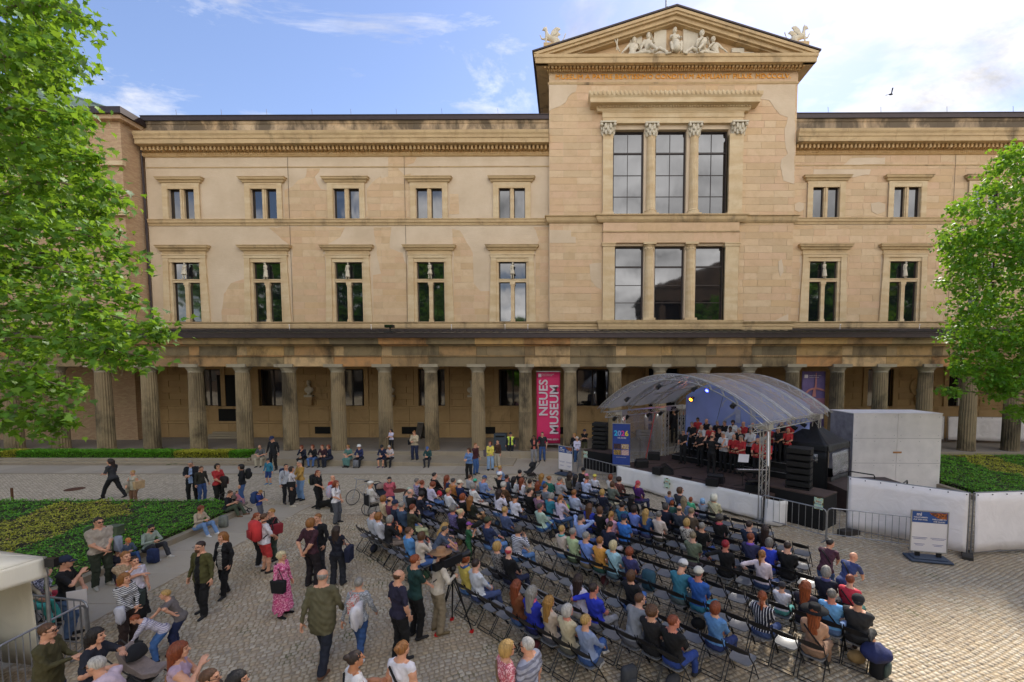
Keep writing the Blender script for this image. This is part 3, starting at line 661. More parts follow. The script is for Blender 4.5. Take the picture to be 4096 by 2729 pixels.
# real cobbles in the nearer courtyard: rows with a gentle wave, every stone its own block
def cobbles():
    a=rad(24); s=.108; ca,sa=math.cos(a),math.sin(a); rows=[]
    for j in range(-140,260):
        n=420; wd=RNG.uniform(.08,.145,n); xs=np.cumsum(wd)-22+RNG.uniform(0,.1)
        x0=xs; x1=xs+np.roll(wd,-1); y=np.full(n,j*s+1.0); rows.append(np.stack([x0[:-1],x1[:-1],y[:-1]],1))
    R=np.concatenate(rows); cx=(R[:,0]+R[:,1])/2
    def warp(x,y):
        y=y+.09*np.sin(x*.42)+.035*np.sin(x*1.3+y*.9)+.012*np.sin(x*4.1+y*3); return ca*x-sa*y, sa*x+ca*y+1.0
    X,Y=warp(cx,R[:,2])
    lim=1.18*Y*.5*4096/1760
    m=(Y>5.6)&(Y<17.2)&(X>-(2252/1760)*Y-1.2)&(X<(1844/1760)*Y+1.2)&~((X<-10.87)&(X>-13.1)&(Y<18.6))&~((X<-13)&(Y<18.3))
    R=R[m]; n=len(R); gp=.0055
    def jit(k): return RNG.uniform(-k,k,n)
    h=.5*s-gp
    V=np.zeros((n,8,3)); zt=.010+RNG.uniform(-.006,.007,n); b=.014
    for q,(ex,ey) in enumerate(((0,-1),(1,-1),(1,1),(0,1))):
        xx=np.where(ex,R[:,1]-gp,R[:,0]+gp)+jit(.009); yy=R[:,2]+ey*h+jit(.010)
        px,py=warp(xx,yy); V[:,q,0]=px;V[:,q,1]=py;V[:,q,2]=-.02
        xi=xx+(-b if ex else b); yi=yy-ey*b; px,py=warp(xi,yi); V[:,4+q,0]=px;V[:,4+q,1]=py;V[:,4+q,2]=zt+jit(.0035)
    F=np.array([(4,5,6,7),(0,1,5,4),(1,2,6,5),(2,3,7,6),(3,0,4,7)])
    d=(V[:,0,0]**2+V[:,0,1]**2); order=np.argsort(d)
    # the 300 stones that show largest as pieces of their own, rest joined
    first=order[:300]
    vis=(V[:,0,1]>8.1); cand=order[vis[order]][:300]; keep=np.ones(n,bool); keep[cand]=False
    Vr=V[keep]; k=len(Vr); FF=(F[None]+(np.arange(k)*8)[:,None,None]).reshape(-1,4)
    me=mesh_np('cobbles',Vr.reshape(-1,3),FF,[M_cobble],tone=np.repeat(RNG.uniform(0,1,k),5))
    obj('cobbles',me,courtyard,kind='stuff')
    for i in cand:
        c=V[i].mean(0); me=mesh_np('cobble',V[i]-c,F,[M_cobble]); obj('cobble',me,courtyard,loc=c)
    me=mesh_np('joint_sand',np.array([(-24,4,0),(19,4,0),(19,17.3,0),(-24,17.3,0)])+np.array([0,0,-.0]),[(0,1,2,3)],[M_sand]); obj('joint_sand',me,courtyard,kind='stuff',loc=(0,0,-.001))
cobbles()
def slabs(name,x0,x1,y0,y1,nx,ny,z,mat,parent,h=.12,gap=.012,jx=0,jog=False,skew=0):
    """paving slabs: one block each"""
    for i in range(nx):
        for j in range(ny):
            a=x0+(x1-x0)*i/nx+(jx*(j%2)); b=x0+(x1-x0)*(i+1)/nx+(jx*(j%2)); c=y0+(y1-y0)*j/ny; d=y0+(y1-y0)*(j+1)/ny
            w,dd=b-a-gap,d-c-gap
            m=MB(); dz=random.uniform(-.002,.002); m.box((-w/2,-dd/2,-h),(w/2,dd/2,0)); m.build(name,mat,parent,loc=((a+b)/2,(c+d)/2,z+dz),bevel=.006)
g=MB(); g.box((-13.05,3,-.02),(-10.9,18.5,.0)); walk1=g.build('footpath',M_sand,kind='structure')
slabs('slab',-13.05,-10.9,4.1,18.5,1,9,.018,M_slab,walk1)
g=MB(); g.box((-50,24.0,-.02),(40,28.7,0)); walk2=g.build('pavement',M_sand,kind='structure')
slabs('slab',-49.4,14,24.25,26.2,34,1,.016,M_slab,walk2)
slabs('kerb_stone',-48,14,24.0,24.25,22,1,.02,M_kerb,walk2)
slabs('slab',-3.2,14,26.2,28.66,9,1,.016,M_slab,walk2)
# terrace, ramp and seat wall before the colonnade
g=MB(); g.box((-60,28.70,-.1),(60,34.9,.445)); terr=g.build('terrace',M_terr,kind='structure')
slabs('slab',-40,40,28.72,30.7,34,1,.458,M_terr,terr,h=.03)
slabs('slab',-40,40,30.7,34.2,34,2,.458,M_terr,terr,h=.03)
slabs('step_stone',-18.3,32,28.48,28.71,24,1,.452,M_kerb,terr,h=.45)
m=MB()
N_=9
for i in range(N_):
    xa=-18.3+(15.1)*i/N_+.004; xb=-18.3+15.1*(i+1)/N_-.004
    za=.46-.38*i/N_; zb=.46-.38*(i+1)/N_
    q=MB(); V=[(xa,26.22,-.05),(xb,26.22,-.05),(xb,28.47,-.05),(xa,28.47,-.05),(xa,26.22,za),(xb,26.22,zb),(xb,28.47,zb),(xa,28.47,za)]
    q.add(V,[(0,3,2,1),(4,5,6,7),(0,1,5,4),(1,2,6,5),(2,3,7,6),(3,0,4,7)]); q.build('ramp_slab',M_kerb,terr,bevel=.008)
q=MB(); q.box((-19.8,27.25,-.05),(-18.31,28.47,.46)); q.box((-18.9,26.22,-.05),(-18.31,27.24,.46)); q.build('ramp_slab',M_kerb,terr,bevel=.008)
# ------------------------------------------------------------------ clipped ground cover
def hedge(name,poly,z0,z1,n,split,label,cat,side=True,size=.045,dry=0,lump=.045,group=None):
    """split(x,y)->True where the yellow variety grows"""
    P=np.array(poly); x0,y0=P.min(0);x1,y1=P.max(0)
    root=empty(name,(0,0,0),0,label,cat,group)
    b=MB(); b.prism([tuple(p) for p in poly],lambda p,h:(p[0],p[1],h),.0,z1-.06); b.build('soil',M_soil,root)
    k=n*3; X=RNG.uniform(x0,x1,k);Y=RNG.uniform(y0,y1,k); m=inpoly(X,Y,poly); X=X[m][:n];Y=Y[m][:n]
    Z=z1+lump*np.sin(X*3.1+1)*np.sin(Y*2.7)+lump*.8*np.sin(X*7.3)*np.sin(Y*6.1+2)+RNG.uniform(-.045,.03,len(X))
    if side:
        for i in range(len(poly)):
            a=P[i];c=P[(i+1)%len(poly)]; l=np.linalg.norm(c-a); kk=int(l*(z1-z0)*n/ (abs(x1-x0)*abs(y1-y0))*1.6)+10
            t=RNG.uniform(0,1,kk); q=a+(c-a)*t[:,None]; X=np.concatenate([X,q[:,0]+RNG.uniform(-.03,.03,kk)]); Y=np.concatenate([Y,q[:,1]+RNG.uniform(-.03,.03,kk)]); Z=np.concatenate([Z,RNG.uniform(z0,z1,kk)])
    ym=split(X,Y)
    for nm,mat,sel,sz in (('green_leaves',M_hedge,~ym,size),('yellow_leaves',M_hedgeY,ym,size)):
        if sel.sum()<5: continue
        leafquads(nm,X[sel],Y[sel],Z[sel],sz,mat,root,.55)
    if dry:
        X=RNG.uniform(x0,x1,dry*3);Y=RNG.uniform(y0,y1,dry*3); m=inpoly(X,Y,poly); X=X[m][:dry];Y=Y[m][:dry]
        leafquads('dry_leaves',X,Y,np.full(len(X),z1+.045),.075,M_dry,root,.25)
    return root
def leafquads(nm,X,Y,Z,sz,mat,parent,tilt):
    n=len(X); az=RNG.uniform(0,2*PI,n); tl=RNG.normal(0,tilt,n); u=np.stack([np.cos(az),np.sin(az),np.zeros(n)],1)
    v=np.stack([-np.sin(az)*np.cos(tl),np.cos(az)*np.cos(tl),np.sin(tl)],1); s=(sz*RNG.uniform(.6,1.3,n))[:,None]; c=np.stack([X,Y,Z],1)
    V=np.stack([c-v*s*.9,c+u*s*.5,c+v*s*.9,c-u*s*.5],1).reshape(-1,3); F=np.arange(4*n).reshape(n,4)
    me=mesh_np(nm,V,F,[mat],tone=RNG.uniform(0,1,n)); return obj(nm,me,parent,kind='stuff')
yb=[G(*p,.4)[:2] for p in ((-400,2150),(0,2085),(230,2008),(400,1998),(530,2012),(520,2050),(330,2090),(120,2180),(0,2230),(-400,2330))]
bedA=[(-13.32,4.5),(-13.32,16.9),(-13.7,17.7),(-14.6,18.1),(-30,18.1),(-30,4.5)]
hedge('ground_cover_bed',bedA,.05,.36,95000,lambda X,Y:inpoly(X+.15*np.sin(Y*3),Y+.12*np.sin(X*4),yb),'low clipped box hedge bed, green with a yellow green band, behind the left footpath','hedge bed',dry=420,size=.042)
bedB=[(-40,27.5),(-20.2,27.5),(-20.0,28.4),(-40,28.4)]
hedge('clipped_hedge',bedB,.1,.62,26000,lambda X,Y:(((X>-24.9)&(X<-21.4))|((X<-35)&(X>-36))),'long low clipped hedge before the left columns, with one yellow green stretch','hedge',size=.05,lump=.02)
yr=[G(*p,.35)[:2] for p in ((3700,1810),(3900,1800),(4100,1870),(4300,1900),(4300,2010),(4096,1900),(3950,1880),(3850,1830))]
dk=[G(*p,.35)[:2] for p in ((3960,1808),(4300,1808),(4300,1870),(4050,1840))]
bedC=[(18.6,19.3),(40,19.3),(40,28.2),(18.9,28.2)]
hedge('ground_cover_bed',bedC,.05,.36,52000,lambda X,Y:inpoly(X+.2*np.sin(Y*2),Y,yr)&~inpoly(X,Y,dk),'low green and yellow ground cover bed right of the white box, strewn with dry leaves','hedge bed',dry=300,size=.055)
def kerbrow(pts,wd,h,z,label):
    root=empty('bed_kerb',(0,0,0),0,label,'kerb')
    for (a,b) in zip(pts[:-1],pts[1:]):
        a=Vector(a);b=Vector(b); l=(b-a).length; n=max(1,round(l/1.5)); an=math.atan2((b-a).y,(b-a).x)
        for i in range(n):
            c=a+(b-a)*((i+.5)/n); q=MB(); q.box((-l/n/2+.005,-wd/2,-h),(l/n/2-.005,wd/2,0)); q.build('kerb_stone',M_kerb,root,loc=(c.x,c.y,z),rz=an,bevel=.008)
    return root
kerbrow([(-13.17,5),(-13.17,16.95),(-13.55,17.85),(-14.6,18.25),(-30,18.25)],.24,.2,.2,'stone kerb round the near hedge bed along the left footpath')
kerbrow([(-40,27.28),(-20.0,27.28),(-19.88,28.5)],.26,.3,.24,'stone kerb before the long hedge by the columns'); kerbrow([(-40,26.98),(-20.0,26.98),(-19.55,27.2)],.22,.12,.09,'lower stone ledge below the long hedge')
kerbrow([(18.35,28.4),(18.35,19.1),(40,19.1)],.26,.2,.2,'stone kerb round the right hedge bed beside the white box')
for nm,p,r,lab in (('manhole_cover',G(298.7,1957.4),.365,'rusty round manhole cover in the cobbles, the left one'),('manhole_cover',G(1592,1963.5),.365,'rusty round manhole cover behind the woman in the pink top')):
    q=MB(); q.lathe([(r,-.02),(r,.015),(r-.02,.018),(r-.05,.014),(r-.05,.012),(.02,.012)],32); root=q.build(nm,simple('rusty_iron','#5c3c2c',.85,.3,.3,12,.004),loc=(p.x,p.y,.004),label=lab,cat='manhole cover')
    q=MB()
    for a in range(-3,4):
        ww=math.sqrt(max(0,(r-.08)**2-(a*.085)**2)); 
        if ww>0: q.box((-ww,a*.085-.02,.012),(ww,a*.085+.015,.0185))
    q.build('grille',root.data.materials[0],root)
# ------------------------------------------------------------------ the museum
YF=34.7; YT=34.15
mus=empty('museum_building',(0,YF,0),0,'long sandstone neoclassical museum with a pedimented centre bay and patched weathered facade','museum')
def MP(mb,name,mats,**k):
    """part of the museum: built in world coordinates, parented without moving"""
    par=k.pop('parent',mus); o=mb.build(name,mats,None,**k); o.parent=par; o.matrix_parent_inverse=Matrix.Translation((0,-YF,0)) if par is mus else Matrix.Identity(4)
    return o
def MO(name,me,loc,parent=None,rot=(0,0,0),sc=(1,1,1),**k):
    o=obj(name,me,None,(loc[0],loc[1]-YF,loc[2]) if parent is None else loc,rot,sc,**k); o.parent=parent or mus; return o
def wallholes(mb,x0,x1,z0,z1,Y,th,holes):
    xs=sorted({x0,x1,*[h[0] for h in holes],*[h[1] for h in holes]}); zs=sorted({z0,z1,*[h[2] for h in holes],*[h[3] for h in holes]})
    xs=[x for x in xs if x0<=x<=x1]; zs=[z for z in zs if z0<=z<=z1]
    for a,b in zip(xs[:-1],xs[1:]):
        run=None
        for c,d in zip(zs[:-1],zs[1:]):
            mx_,mz=(a+b)/2,(c+d)/2
            solid=not any(h[0]<mx_<h[1] and h[2]<mz<h[3] for h in holes)
            if solid: run=(run[0],d) if run else (c,d)
            if (not solid) and run: mb.box((a,Y,run[0]),(b,Y+th,run[1])); run=None
        if run: mb.box((a,Y,run[0]),(b,Y+th,run[1]))
def prof_x(mb,prof,x0,x1,Y,ret=True):
    """moulding: prof list of (out,z) bottom->top along x, with returns at the ends (boxes per step)"""
    for (o0,z0),(o1,z1) in zip(prof[:-1],prof[1:]):
        if z1<=z0: continue
        mb.add([(x0-o0,Y-o0,z0),(x1+o0,Y-o0,z0),(x1+o1,Y-o1,z1),(x0-o1,Y-o1,z1),(x0-o0,Y+.3,z0),(x1+o0,Y+.3,z0),(x1+o1,Y+.3,z1),(x0-o1,Y+.3,z1)],
               [(0,1,2,3),(5,4,7,6),(4,0,3,7),(1,5,6,2),(3,2,6,7),(4,5,1,0)])
# windows: centres
WU=[-29.72,-23.33,-16.94,-10.55,-4.17,19.88,26.04,32.1,38.3]
WL=[-29.72,-23.36,-16.97,-10.56,-4.17,19.92,26.1,32.2,38.4]
holes=[(x-1.0,x+1.0,17.44,19.72) for x in WU]+[(x-1.18,x+1.18,9.56,14.16) for x in WL]
m=MB(); wallholes(m,-32.45,-1.2,6.0,23.6,YF,.55,[h for h in holes if h[0]<0]); MP(m,'wall',M_plaster); m=MB(); wallholes(m,17.3,46,6.0,23.6,YF,.55,[h for h in holes if h[0]>0]); MP(m,'wall',M_plaster)
# --- ashlar, block by block, where the plaster is gone
def c2(x,y): return W(500+x/1.568,400+y/1.568,YF)
def c3(x,y): return W(1400+x/1.568,400+y/1.568,YF)
def c6(x,y): return W(3100+x/1.568,400+y/1.568,YF)
def c4(x,y,Y=YT): return W(2100+x/1.7425,y/1.7425,Y)
def c5(x,y,Y=YT): return W(2100+x/1.96,700+y/1.96,Y)
def wob(poly,a=.07):
    out=[]
    for i,p in enumerate(poly):
        q=poly[(i+1)%len(poly)]; l=math.hypot(q[0]-p[0],q[1]-p[1]); n=max(1,int(l/.35)); st=abs(q[0]-p[0])<.05 or abs(q[1]-p[1])<.05
        for k in range(n):
            t=k/n; j=0 if (k==0 or st) else a; out.append((p[0]+(q[0]-p[0])*t+random.uniform(-j,j),p[1]+(q[1]-p[1])*t+random.uniform(-j,j)))
    return out
def clip(poly,x0,x1,z0,z1):
    for ax,val,sg in ((0,x0,1),(0,x1,-1),(1,z0,1),(1,z1,-1)):
        out=[]
        for i,p in enumerate(poly):
            q=poly[(i+1)%len(poly)]; a=(p[ax]-val)*sg>=0; b=(q[ax]-val)*sg>=0
            if a: out.append(p)
            if a!=b: t=(val-p[ax])/(q[ax]-p[ax]); out.append((p[0]+(q[0]-p[0])*t,p[1]+(q[1]-p[1])*t))
        poly=out
        if len(poly)<3: return []
    o2=[]
    for p in poly:
        if not o2 or math.hypot(p[0]-o2[-1][0],p[1]-o2[-1][1])>.01: o2.append(p)
    if len(o2)>2 and math.hypot(o2[0][0]-o2[-1][0],o2[0][1]-o2[-1][1])<.01: o2.pop()
    return o2 if len(o2)>2 else []
nblk=[0]; restblk=MB()
def blocks(polys,Y,bw=2.1,bh=.5,zbase=9.6,avoid=(),proud=.02,mat=None,gap=.016,xbase=0):
    for poly in polys:
        xs=[p[0] for p in poly]; zs=[p[1] for p in poly]
        r=int((min(zs)-zbase)//bh)
        while zbase+r*bh<max(zs):
            z0=zbase+r*bh; x=xbase+math.floor((min(xs)-xbase)/bw)*bw-(bw/2 if r%2 else 0)
            while x<max(xs):
                cuts=[(x,x+bw)]
                if random.random()<.22: k=random.uniform(.4,.6); cuts=[(x,x+bw*k),(x+bw*k,x+bw)]
                for a,b in cuts:
                    if any(h[0]<=a and b<=h[1] and h[2]<=z0 and z0+bh<=h[3] for h in avoid): continue
                    segs=[(a,b)]
                    for h in avoid:
                        if h[2]<z0+bh*.6 and h[3]>z0+bh*.4:
                            ns=[]
                            for (s,t) in segs:
                                if t<=h[0] or s>=h[1]: ns.append((s,t)); continue
                                if s<h[0]: ns.append((s,h[0]))
                                if t>h[1]: ns.append((h[1],t))
                            segs=ns
                    for s,t in segs:
                        if t-s<.12: continue
                        c=clip(poly,s+gap/2,t-gap/2,z0+gap/2,z0+bh-gap/2)
                        if not c: continue
                        cxx=sum(p[0] for p in c)/len(c); czz=sum(p[1] for p in c)/len(c); pr=proud+random.uniform(-.004,.006)
                        if nblk[0]<300:
                            q=MB(); q.prism([(p[0]-cxx,p[1]-czz) for p in c],lambda p,h:(p[0],h,p[1]),-pr,.05); nblk[0]+=1
                            me=q.mesh('stone_block',M_ashlar); MO('stone_block',me,(cxx,Y,czz))
                        else: restblk.tone=random.random(); restblk.prism(c,lambda p,h:(p[0],h,p[1]),Y-pr,Y+.05)
                x+=bw
            r+=1
TL_,TR_=-1.28,17.22     # tower edges
# tower openings
tu=[c4(612,905)[0],c4(830,905)[0],c4(910,905)[0],c4(1128,905)[0],c4(1203,905)[0],c4(1420,905)[0]]; zu0,zu1=c4(900,1507)[1],c4(900,903)[1]
tl=[c5(700,800)[0],c5(928,800)[0],c5(1014,800)[0],c5(1248,800)[0],c5(1335,800)[0],c5(1560,800)[0]]; zl0,zl1=c5(900,1142)[1],c5(900,556)[1]
thol=[(tu[i],tu[i+1],zu0,zu1) for i in(0,2,4)]+[(tl[i],tl[i+1],zl0,zl1) for i in (0,2,4)]
zband=c4(900,500)[1]
m=MB(); wallholes(m,TL_,TR_,6.0,zband+1.2,YT,.5,thol); m.box((TL_,YT+.5,6),(TL_+.5,56,zband+1.2)); m.box((TR_-.5,YT+.5,6),(TR_,56,zband+1.2)); m.box((TL_+.5,55,6),(TR_-.5,56,zband+1.2)); MP(m,'tower_wall',M_plaster)
zl578=c4(900,590)[1]
av=[(c4(540,905)[0],c4(1512,905)[0],zu0-.1,c4(900,695)[1]),(c5(606,800)[0],c5(1672,800)[0],9.0,c5(900,380)[1]+.1)]
plas=[[c4(*p) for p in q] for q in ([(165,592),(365,592),(355,640),(300,680),(285,715),(240,745),(185,765),(165,780)],[(1615,592),(1884,592),(1872,1285),(1800,1262),(1778,1160),(1785,1112),(1830,1075),(1812,1000),(1808,900),(1830,820),(1775,800),(1740,760),(1700,700),(1615,690)])]
plas+=[[c5(*p) for p in q] for q in ([(505,700),(600,690),(600,900),(560,880),(520,830)],[(192,432),(362,436),(362,485),(398,488),(398,535),(192,535)],[(1985,680),(2010,660),(2025,760),(2000,800),(1985,740)],[(1940,1150),(2062,1152),(2062,1090),(2000,1120)])]
blocks([[(TL_+.02,9.6),(TR_-.02,9.6),(TR_-.02,zl578),(TL_+.02,zl578)]],YT,2.12,.51,9.6,avoid=av,xbase=TL_)
for p in plas:
    q=MB(); q.prism(wob([(min(max(x,TL_),TR_),z) for x,z in p],.05),lambda p,h:(p[0],h,p[1]),YT-.042,YT+.03); MP(q,'plaster_patch',M_plaster)
exp=[[c2(*p) for p in q] for q in ([(1000,565),(1050,545),(1085,505),(1130,490),(1140,430),(1225,430),(1215,455),(1190,480),(1215,540),(1230,560),(1280,570),(1280,748),(1000,748)],
 [(610,1395),(605,1330),(620,1220),(665,1150),(760,1120),(775,1395)],
 [(1040,920),(960,850),(900,800),(1130,792),(1380,800),(1350,860),(1280,900),(1240,960),(1290,1010),(1290,1395),(1050,1395),(1050,940)],[(1530,560),(1570,500),(1606,480),(1606,748),(1520,748)],[(1570,880),(1606,860),(1606,800),(1560,800)])]
exp+=[[c3(*p) for p in q] for q in ([(105,560),(150,510),(240,480),(240,358),(420,360),(400,395),(300,430),(340,470),(385,462),(360,500),(375,550),(390,560),(390,750),(100,750)],
 [(625,590),(680,590),(685,715),(660,718),(622,715)],[(150,802),(260,797),(250,930),(330,960),(340,1010),(365,1040),(385,1395),(150,1395),(145,1100),(195,1090),(160,900)],
 [(640,810),(690,820),(720,870),(770,960),(775,1150),(820,1200),(885,1200),(885,1395),(650,1395),(650,930)],[(1150,797),(1245,797),(1245,1395),(1165,1395),(1165,930),(1185,880)])]
frl=[(x-1.45,x+1.45,17.4,19.9) for x in WU]+[(x-1.8,x+1.8,9.5,14.7) for x in WL]
blocks([wob(p,.06) for p in exp],YF,2.05,.5,9.6,avoid=frl,proud=.012)
blocks([[(17.34,9.6),(46,9.6),(46,16.9),(17.34,16.9)],[(17.34,17.46),(46,17.46),(46,21.3),(17.34,21.3)],[(17.34,21.42),(46,21.42),(46,22.1),(17.34,22.1)]],YF,1.9,.5,9.6,avoid=frl,proud=.015)
MP(restblk,'stone_blocks',M_ashlar,kind='stuff')
for q in ([(470,370),(690,362),(686,405),(560,405),(420,412)],[(240,437),(600,437),(590,470),(500,485),(350,490),(240,480)],[(122,655),(150,640),(178,650),(180,690),(150,705),(122,690)],[(600,650),(650,640),(690,655),(690,700),(640,720),(605,700)]):
    p=MB(); p.prism(wob([c6(*a) for a in q],.05),lambda p,h:(p[0],h,p[1]),YF-.035,YF+.03); MP(p,'plaster_patch',M_plaster)
# --- string courses, cornice, parapet of the wings
for (x0,x1) in ((-32.4,TL_-.02),(TR_+.02,46)):
    n=int((x1-x0)/3.2)
    for i in range(n):
        a=x0+(x1-x0)*i/n+.006; b=x0+(x1-x0)*(i+1)/n-.006; lf=i==0 and x0<-30
        def pf(prof,mat,nm,j=.004):
            q=MB()
            for (o0,z0),(o1,z1) in zip(prof[:-1],prof[1:]):
                q.add([(a,YF-o0,z0),(b,YF-o0,z0),(b,YF-o1,z1),(a,YF-o1,z1),(a,YF+.2,z0),(b,YF+.2,z0),(b,YF+.2,z1),(a,YF+.2,z1)],[(0,1,2,3),(5,4,7,6),(4,0,3,7),(1,5,6,2),(3,2,6,7),(4,5,1,0)])
            MP(q,nm,mat)
        pf([(.06,16.96),(.08,17.1),(.16,17.18),(.16,17.36),(.2,17.38),(.2,17.44)],M_cornice,'string_course')
        pf([(.03,9.03),(.1,9.1),(.1,9.32),(.06,9.42),(.15,9.5),(.15,9.56)],M_cornice,'string_course')
        pf([(.04,21.33),(.06,21.4)],M_cornice,'string_course')
        pf([(.45,22.74),(.85,22.76),(.85,23.08),(.9,23.1),(.92,23.28),(1.0,23.42),(1.02,23.6),(.3,23.66)],M_cornice,'cornice_stone')
        if i%1==0: pf([(.1,23.66),(.1,24.5),(.16,24.55),(.2,24.72)],M_parapet,'parapet_stone')
    q=MB(); prof_x(q,[(.03,22.12),(.12,22.18),(.16,22.3),(.12,22.42),(.22,22.44)],x0,x1-.0,YF); MP(q,'egg_moulding',M_dent)
    q=MB(); q.box((x0,YF-.32,24.72),(x1,YF+4,24.80)); q.box((x0,YF-.30,24.80),(x1,YF+4,25.05)); q.box((x0,YF-.34,25.05),(x1,YF+4,25.1)); q.box((x0,YF+.3,23.5),(x1,YF+20,24.7)); MP(q,'roof_edge',M_metal)
q=MB(); q.box((0,0,0),(.15,.34,.27)); dent=q.mesh('dentil',M_dent)
q=MB(); q.ball((0,0,0),.075,8,6,(.8,1,1.1)); egg=q.mesh('egg',M_dent,True)
ndent=0
sp=.31; dm=MB()
xs=list(np.arange(-32.3,TL_-.2,sp))+list(np.arange(TR_+.1,38,sp))
for x in xs:
    if ndent<190: MO('dentil',dent,(x,YF-.5,22.46)); ndent+=1
    else: dm.tone=random.random(); dm.box((x,YF-.5,22.46),(x+.15,YF-.16,22.73))
for (a,b) in ((-32.3,TL_),(TR_,44)): dm.tone=.4; dm.box((a,YF-.16,22.45),(b,YF+.1,22.75))
for x in np.arange(-32.3,44,.155):
    if x<TL_ or x>TR_: dm.tone=random.random(); dm.ball((x,YF-.16,22.3),.06,5,4,(.8,1,1.4))
MP(dm,'dentils',M_dent,kind='stuff')
q=MB(); q.tube([(-32.62,YF-.1,24.2),(-32.5,YF-.1,9.2)],.07,8); MP(q,'downpipe',M_metal)
for xx_ in (-12.42,-21.4,29.6): q=MB(); q.tube([(xx_,YF-.06,23.6),(xx_,YF-.06,9.3)],.012,5); MP(q,'lightning_wire',M_metal)
for x in (-30,-26.5,-23,-19.5,-16.5,-13,-9.5,-5.2,-1.8,20,24,29,34): 
    q=MB(); q.tube([(x,YF+.2,25.1),(x-.05,YF+.2,25.8)],.012,4); MP(q,'lightning_rod',M_metal)
q=MB(); q.cbox((-16.9,YF+1,25.3),(.25,.3,.5)); MP(q,'chimney',M_brick)
# --- wing windows
def win_upper(x,first=None):
    m=MB(); z0,z1=17.44,19.72
    for s in(-1,1): m.box((x+s*1.2-.19,YF-.12,z0),(x+s*1.2+.19,YF+.3,z1+.12)); m.box((x+s*1.24-.2,YF-.16,z0),(x+s*1.24+.2,YF-.1,z1+.3))
    m.box((x-.15,YF-.04,z0),(x+.15,YF+.3,z1)); m.box((x-.05,YF-.1,z0),(x+.05,YF-.05,z1+.1)); m.box((x-1.38,YF-.14,z1),(x+1.38,YF+.3,z1+.3)); m.box((x-1.44,YF-.16,z1+.3),(x+1.44,YF+.05,z1+.42))
    w_=MP(m,'window_surround',M_orn)
    m=MB(); prof_x(m,[(.05,20.14),(.18,20.2),(.22,20.32),(.34,20.38),(.36,20.5),(.4,20.52),(.4,20.56)],x-1.42,x+1.42,YF); h=MP(m,'window_hood',M_cornice)
    for s in(-1,1):
        m=MB(); a=x+(s*.58-.43); b=a+.86
        m.box((a,YF+.14,z0),(a+.06,YF+.2,z1)); m.box((b-.06,YF+.14,z0),(b,YF+.2,z1)); m.box((a+.06,YF+.14,z1-.08),(b-.06,YF+.2,z1)); m.box((a+.06,YF+.14,z0),(b-.06,YF+.2,z0+.06)); f=MP(m,'window_frame',M_frame)
        m=MB(); m.box((a+.06,YF+.17,z0+.06),(b-.06,YF+.19,z1-.08)); MP(m,'pane',M_glass,parent=f)
for x in WU: win_upper(x)
stat_poses=[]
def statue(x,i,z=12.86,Y=YF-.12,sc=.70):
    kw=dict(lean=.03,side=(.06 if i%2 else -.06),hyaw=(-.4 if i%2 else .4),hpitch=-.2,hl=(.02,.2,1.12),hr=(.05,.2,1.0) if i%2 else (.24,.05,.92),skirt=2 if i%3 else 1,female=True,fr=(.1,.1,.08),res=.026)
    b=body(('statue',i%4),**kw); me=b[0]
    o=bpy.data.objects.new('statue',me); COL.objects.link(o); o.parent=mus; o.location=(x,Y-YF,z); o.rotation_euler=(0,0,PI); o.scale=(sc,)*3; setmats(o,[M_sculpt]*11)
    hh=obj('hair',hair('bob' if i%2 else 'bun'),o); hh.matrix_local=b[1]; setmats(hh,[M_sculpt])
def win_lower(x,i):
    z0,z1=9.56,14.16; m=MB()
    for s in(-1,1):
        m.add([(x+s*1.82,YF-.14,z0),(x+s*1.30,YF-.14,z0),(x+s*1.26,YF-.14,z1+.3),(x+s*1.66,YF-.14,z1+.3),(x+s*1.82,YF+.1,z0),(x+s*1.30,YF+.1,z0),(x+s*1.26,YF+.1,z1+.3),(x+s*1.66,YF+.1,z1+.3)],[(0,1,2,3),(7,6,5,4),(0,4,5,1),(1,5,6,2),(2,6,7,3),(3,7,4,0)])
        m.box((x+s*1.19-.12,YF-.02,z0),(x+s*1.19+.12,YF+.3,z1))
    m.box((x-1.68,YF-.16,z1+.3),(x+1.68,YF+.1,z1+.55)); m.box((x-1.3,YF-.08,z1),(x+1.3,YF+.3,z1+.3)); m.box((x-1.75,YF-.2,z1+.52),(x+1.75,YF+.05,z1+.6))
    m.box((x-1.06,YF+.0,12.62),(x+1.06,YF+.3,12.86)); m.box((x-1.06,YF-.04,12.80),(x+1.06,YF-.0,12.87))
    m.box((x-.14,YF+.0,z0+.2),(x+.14,YF+.29,12.3)); m.box((x-.18,YF-.03,z0),(x+.18,YF+.28,z0+.2)); m.box((x-.16,YF-.02,12.3),(x+.16,YF+.28,12.42)); m.box((x-.2,YF-.05,12.42),(x+.2,YF+.27,12.62))
    MP(m,'window_surround',M_orn)
    m=MB(); m.box((x-1.7,YF-.1,14.76),(x+1.7,YF+.1,15.0)); prof_x(m,[(.05,14.98),(.2,15.05),(.24,15.16),(.36,15.24),(.38,15.36),(.42,15.38),(.42,15.42)],x-1.66,x+1.66,YF); MP(m,'window_hood',M_cornice)
    for s in(-1,1):
        for (a0,b0) in ((z0,12.64),(12.84,z1)):
            a,b=(x-1.03,x-.02) if s<0 else (x+.02,x+1.03); m=MB(); 
            m.box((a,YF+.16,a0),(a+.06,YF+.22,b0)); m.box((b-.06,YF+.16,a0),(b,YF+.22,b0)); m.box((a+.06,YF+.16,b0-.07),(b-.06,YF+.22,b0)); m.box((a+.06,YF+.16,a0),(b-.06,YF+.22,a0+.06)); f=MP(m,'window_frame',M_frame)
            m=MB(); m.box((a+.06,YF+.19,a0+.06),(b-.06,YF+.21,b0-.07)); MP(m,'pane',M_glass,parent=f)
    statue(x,i)
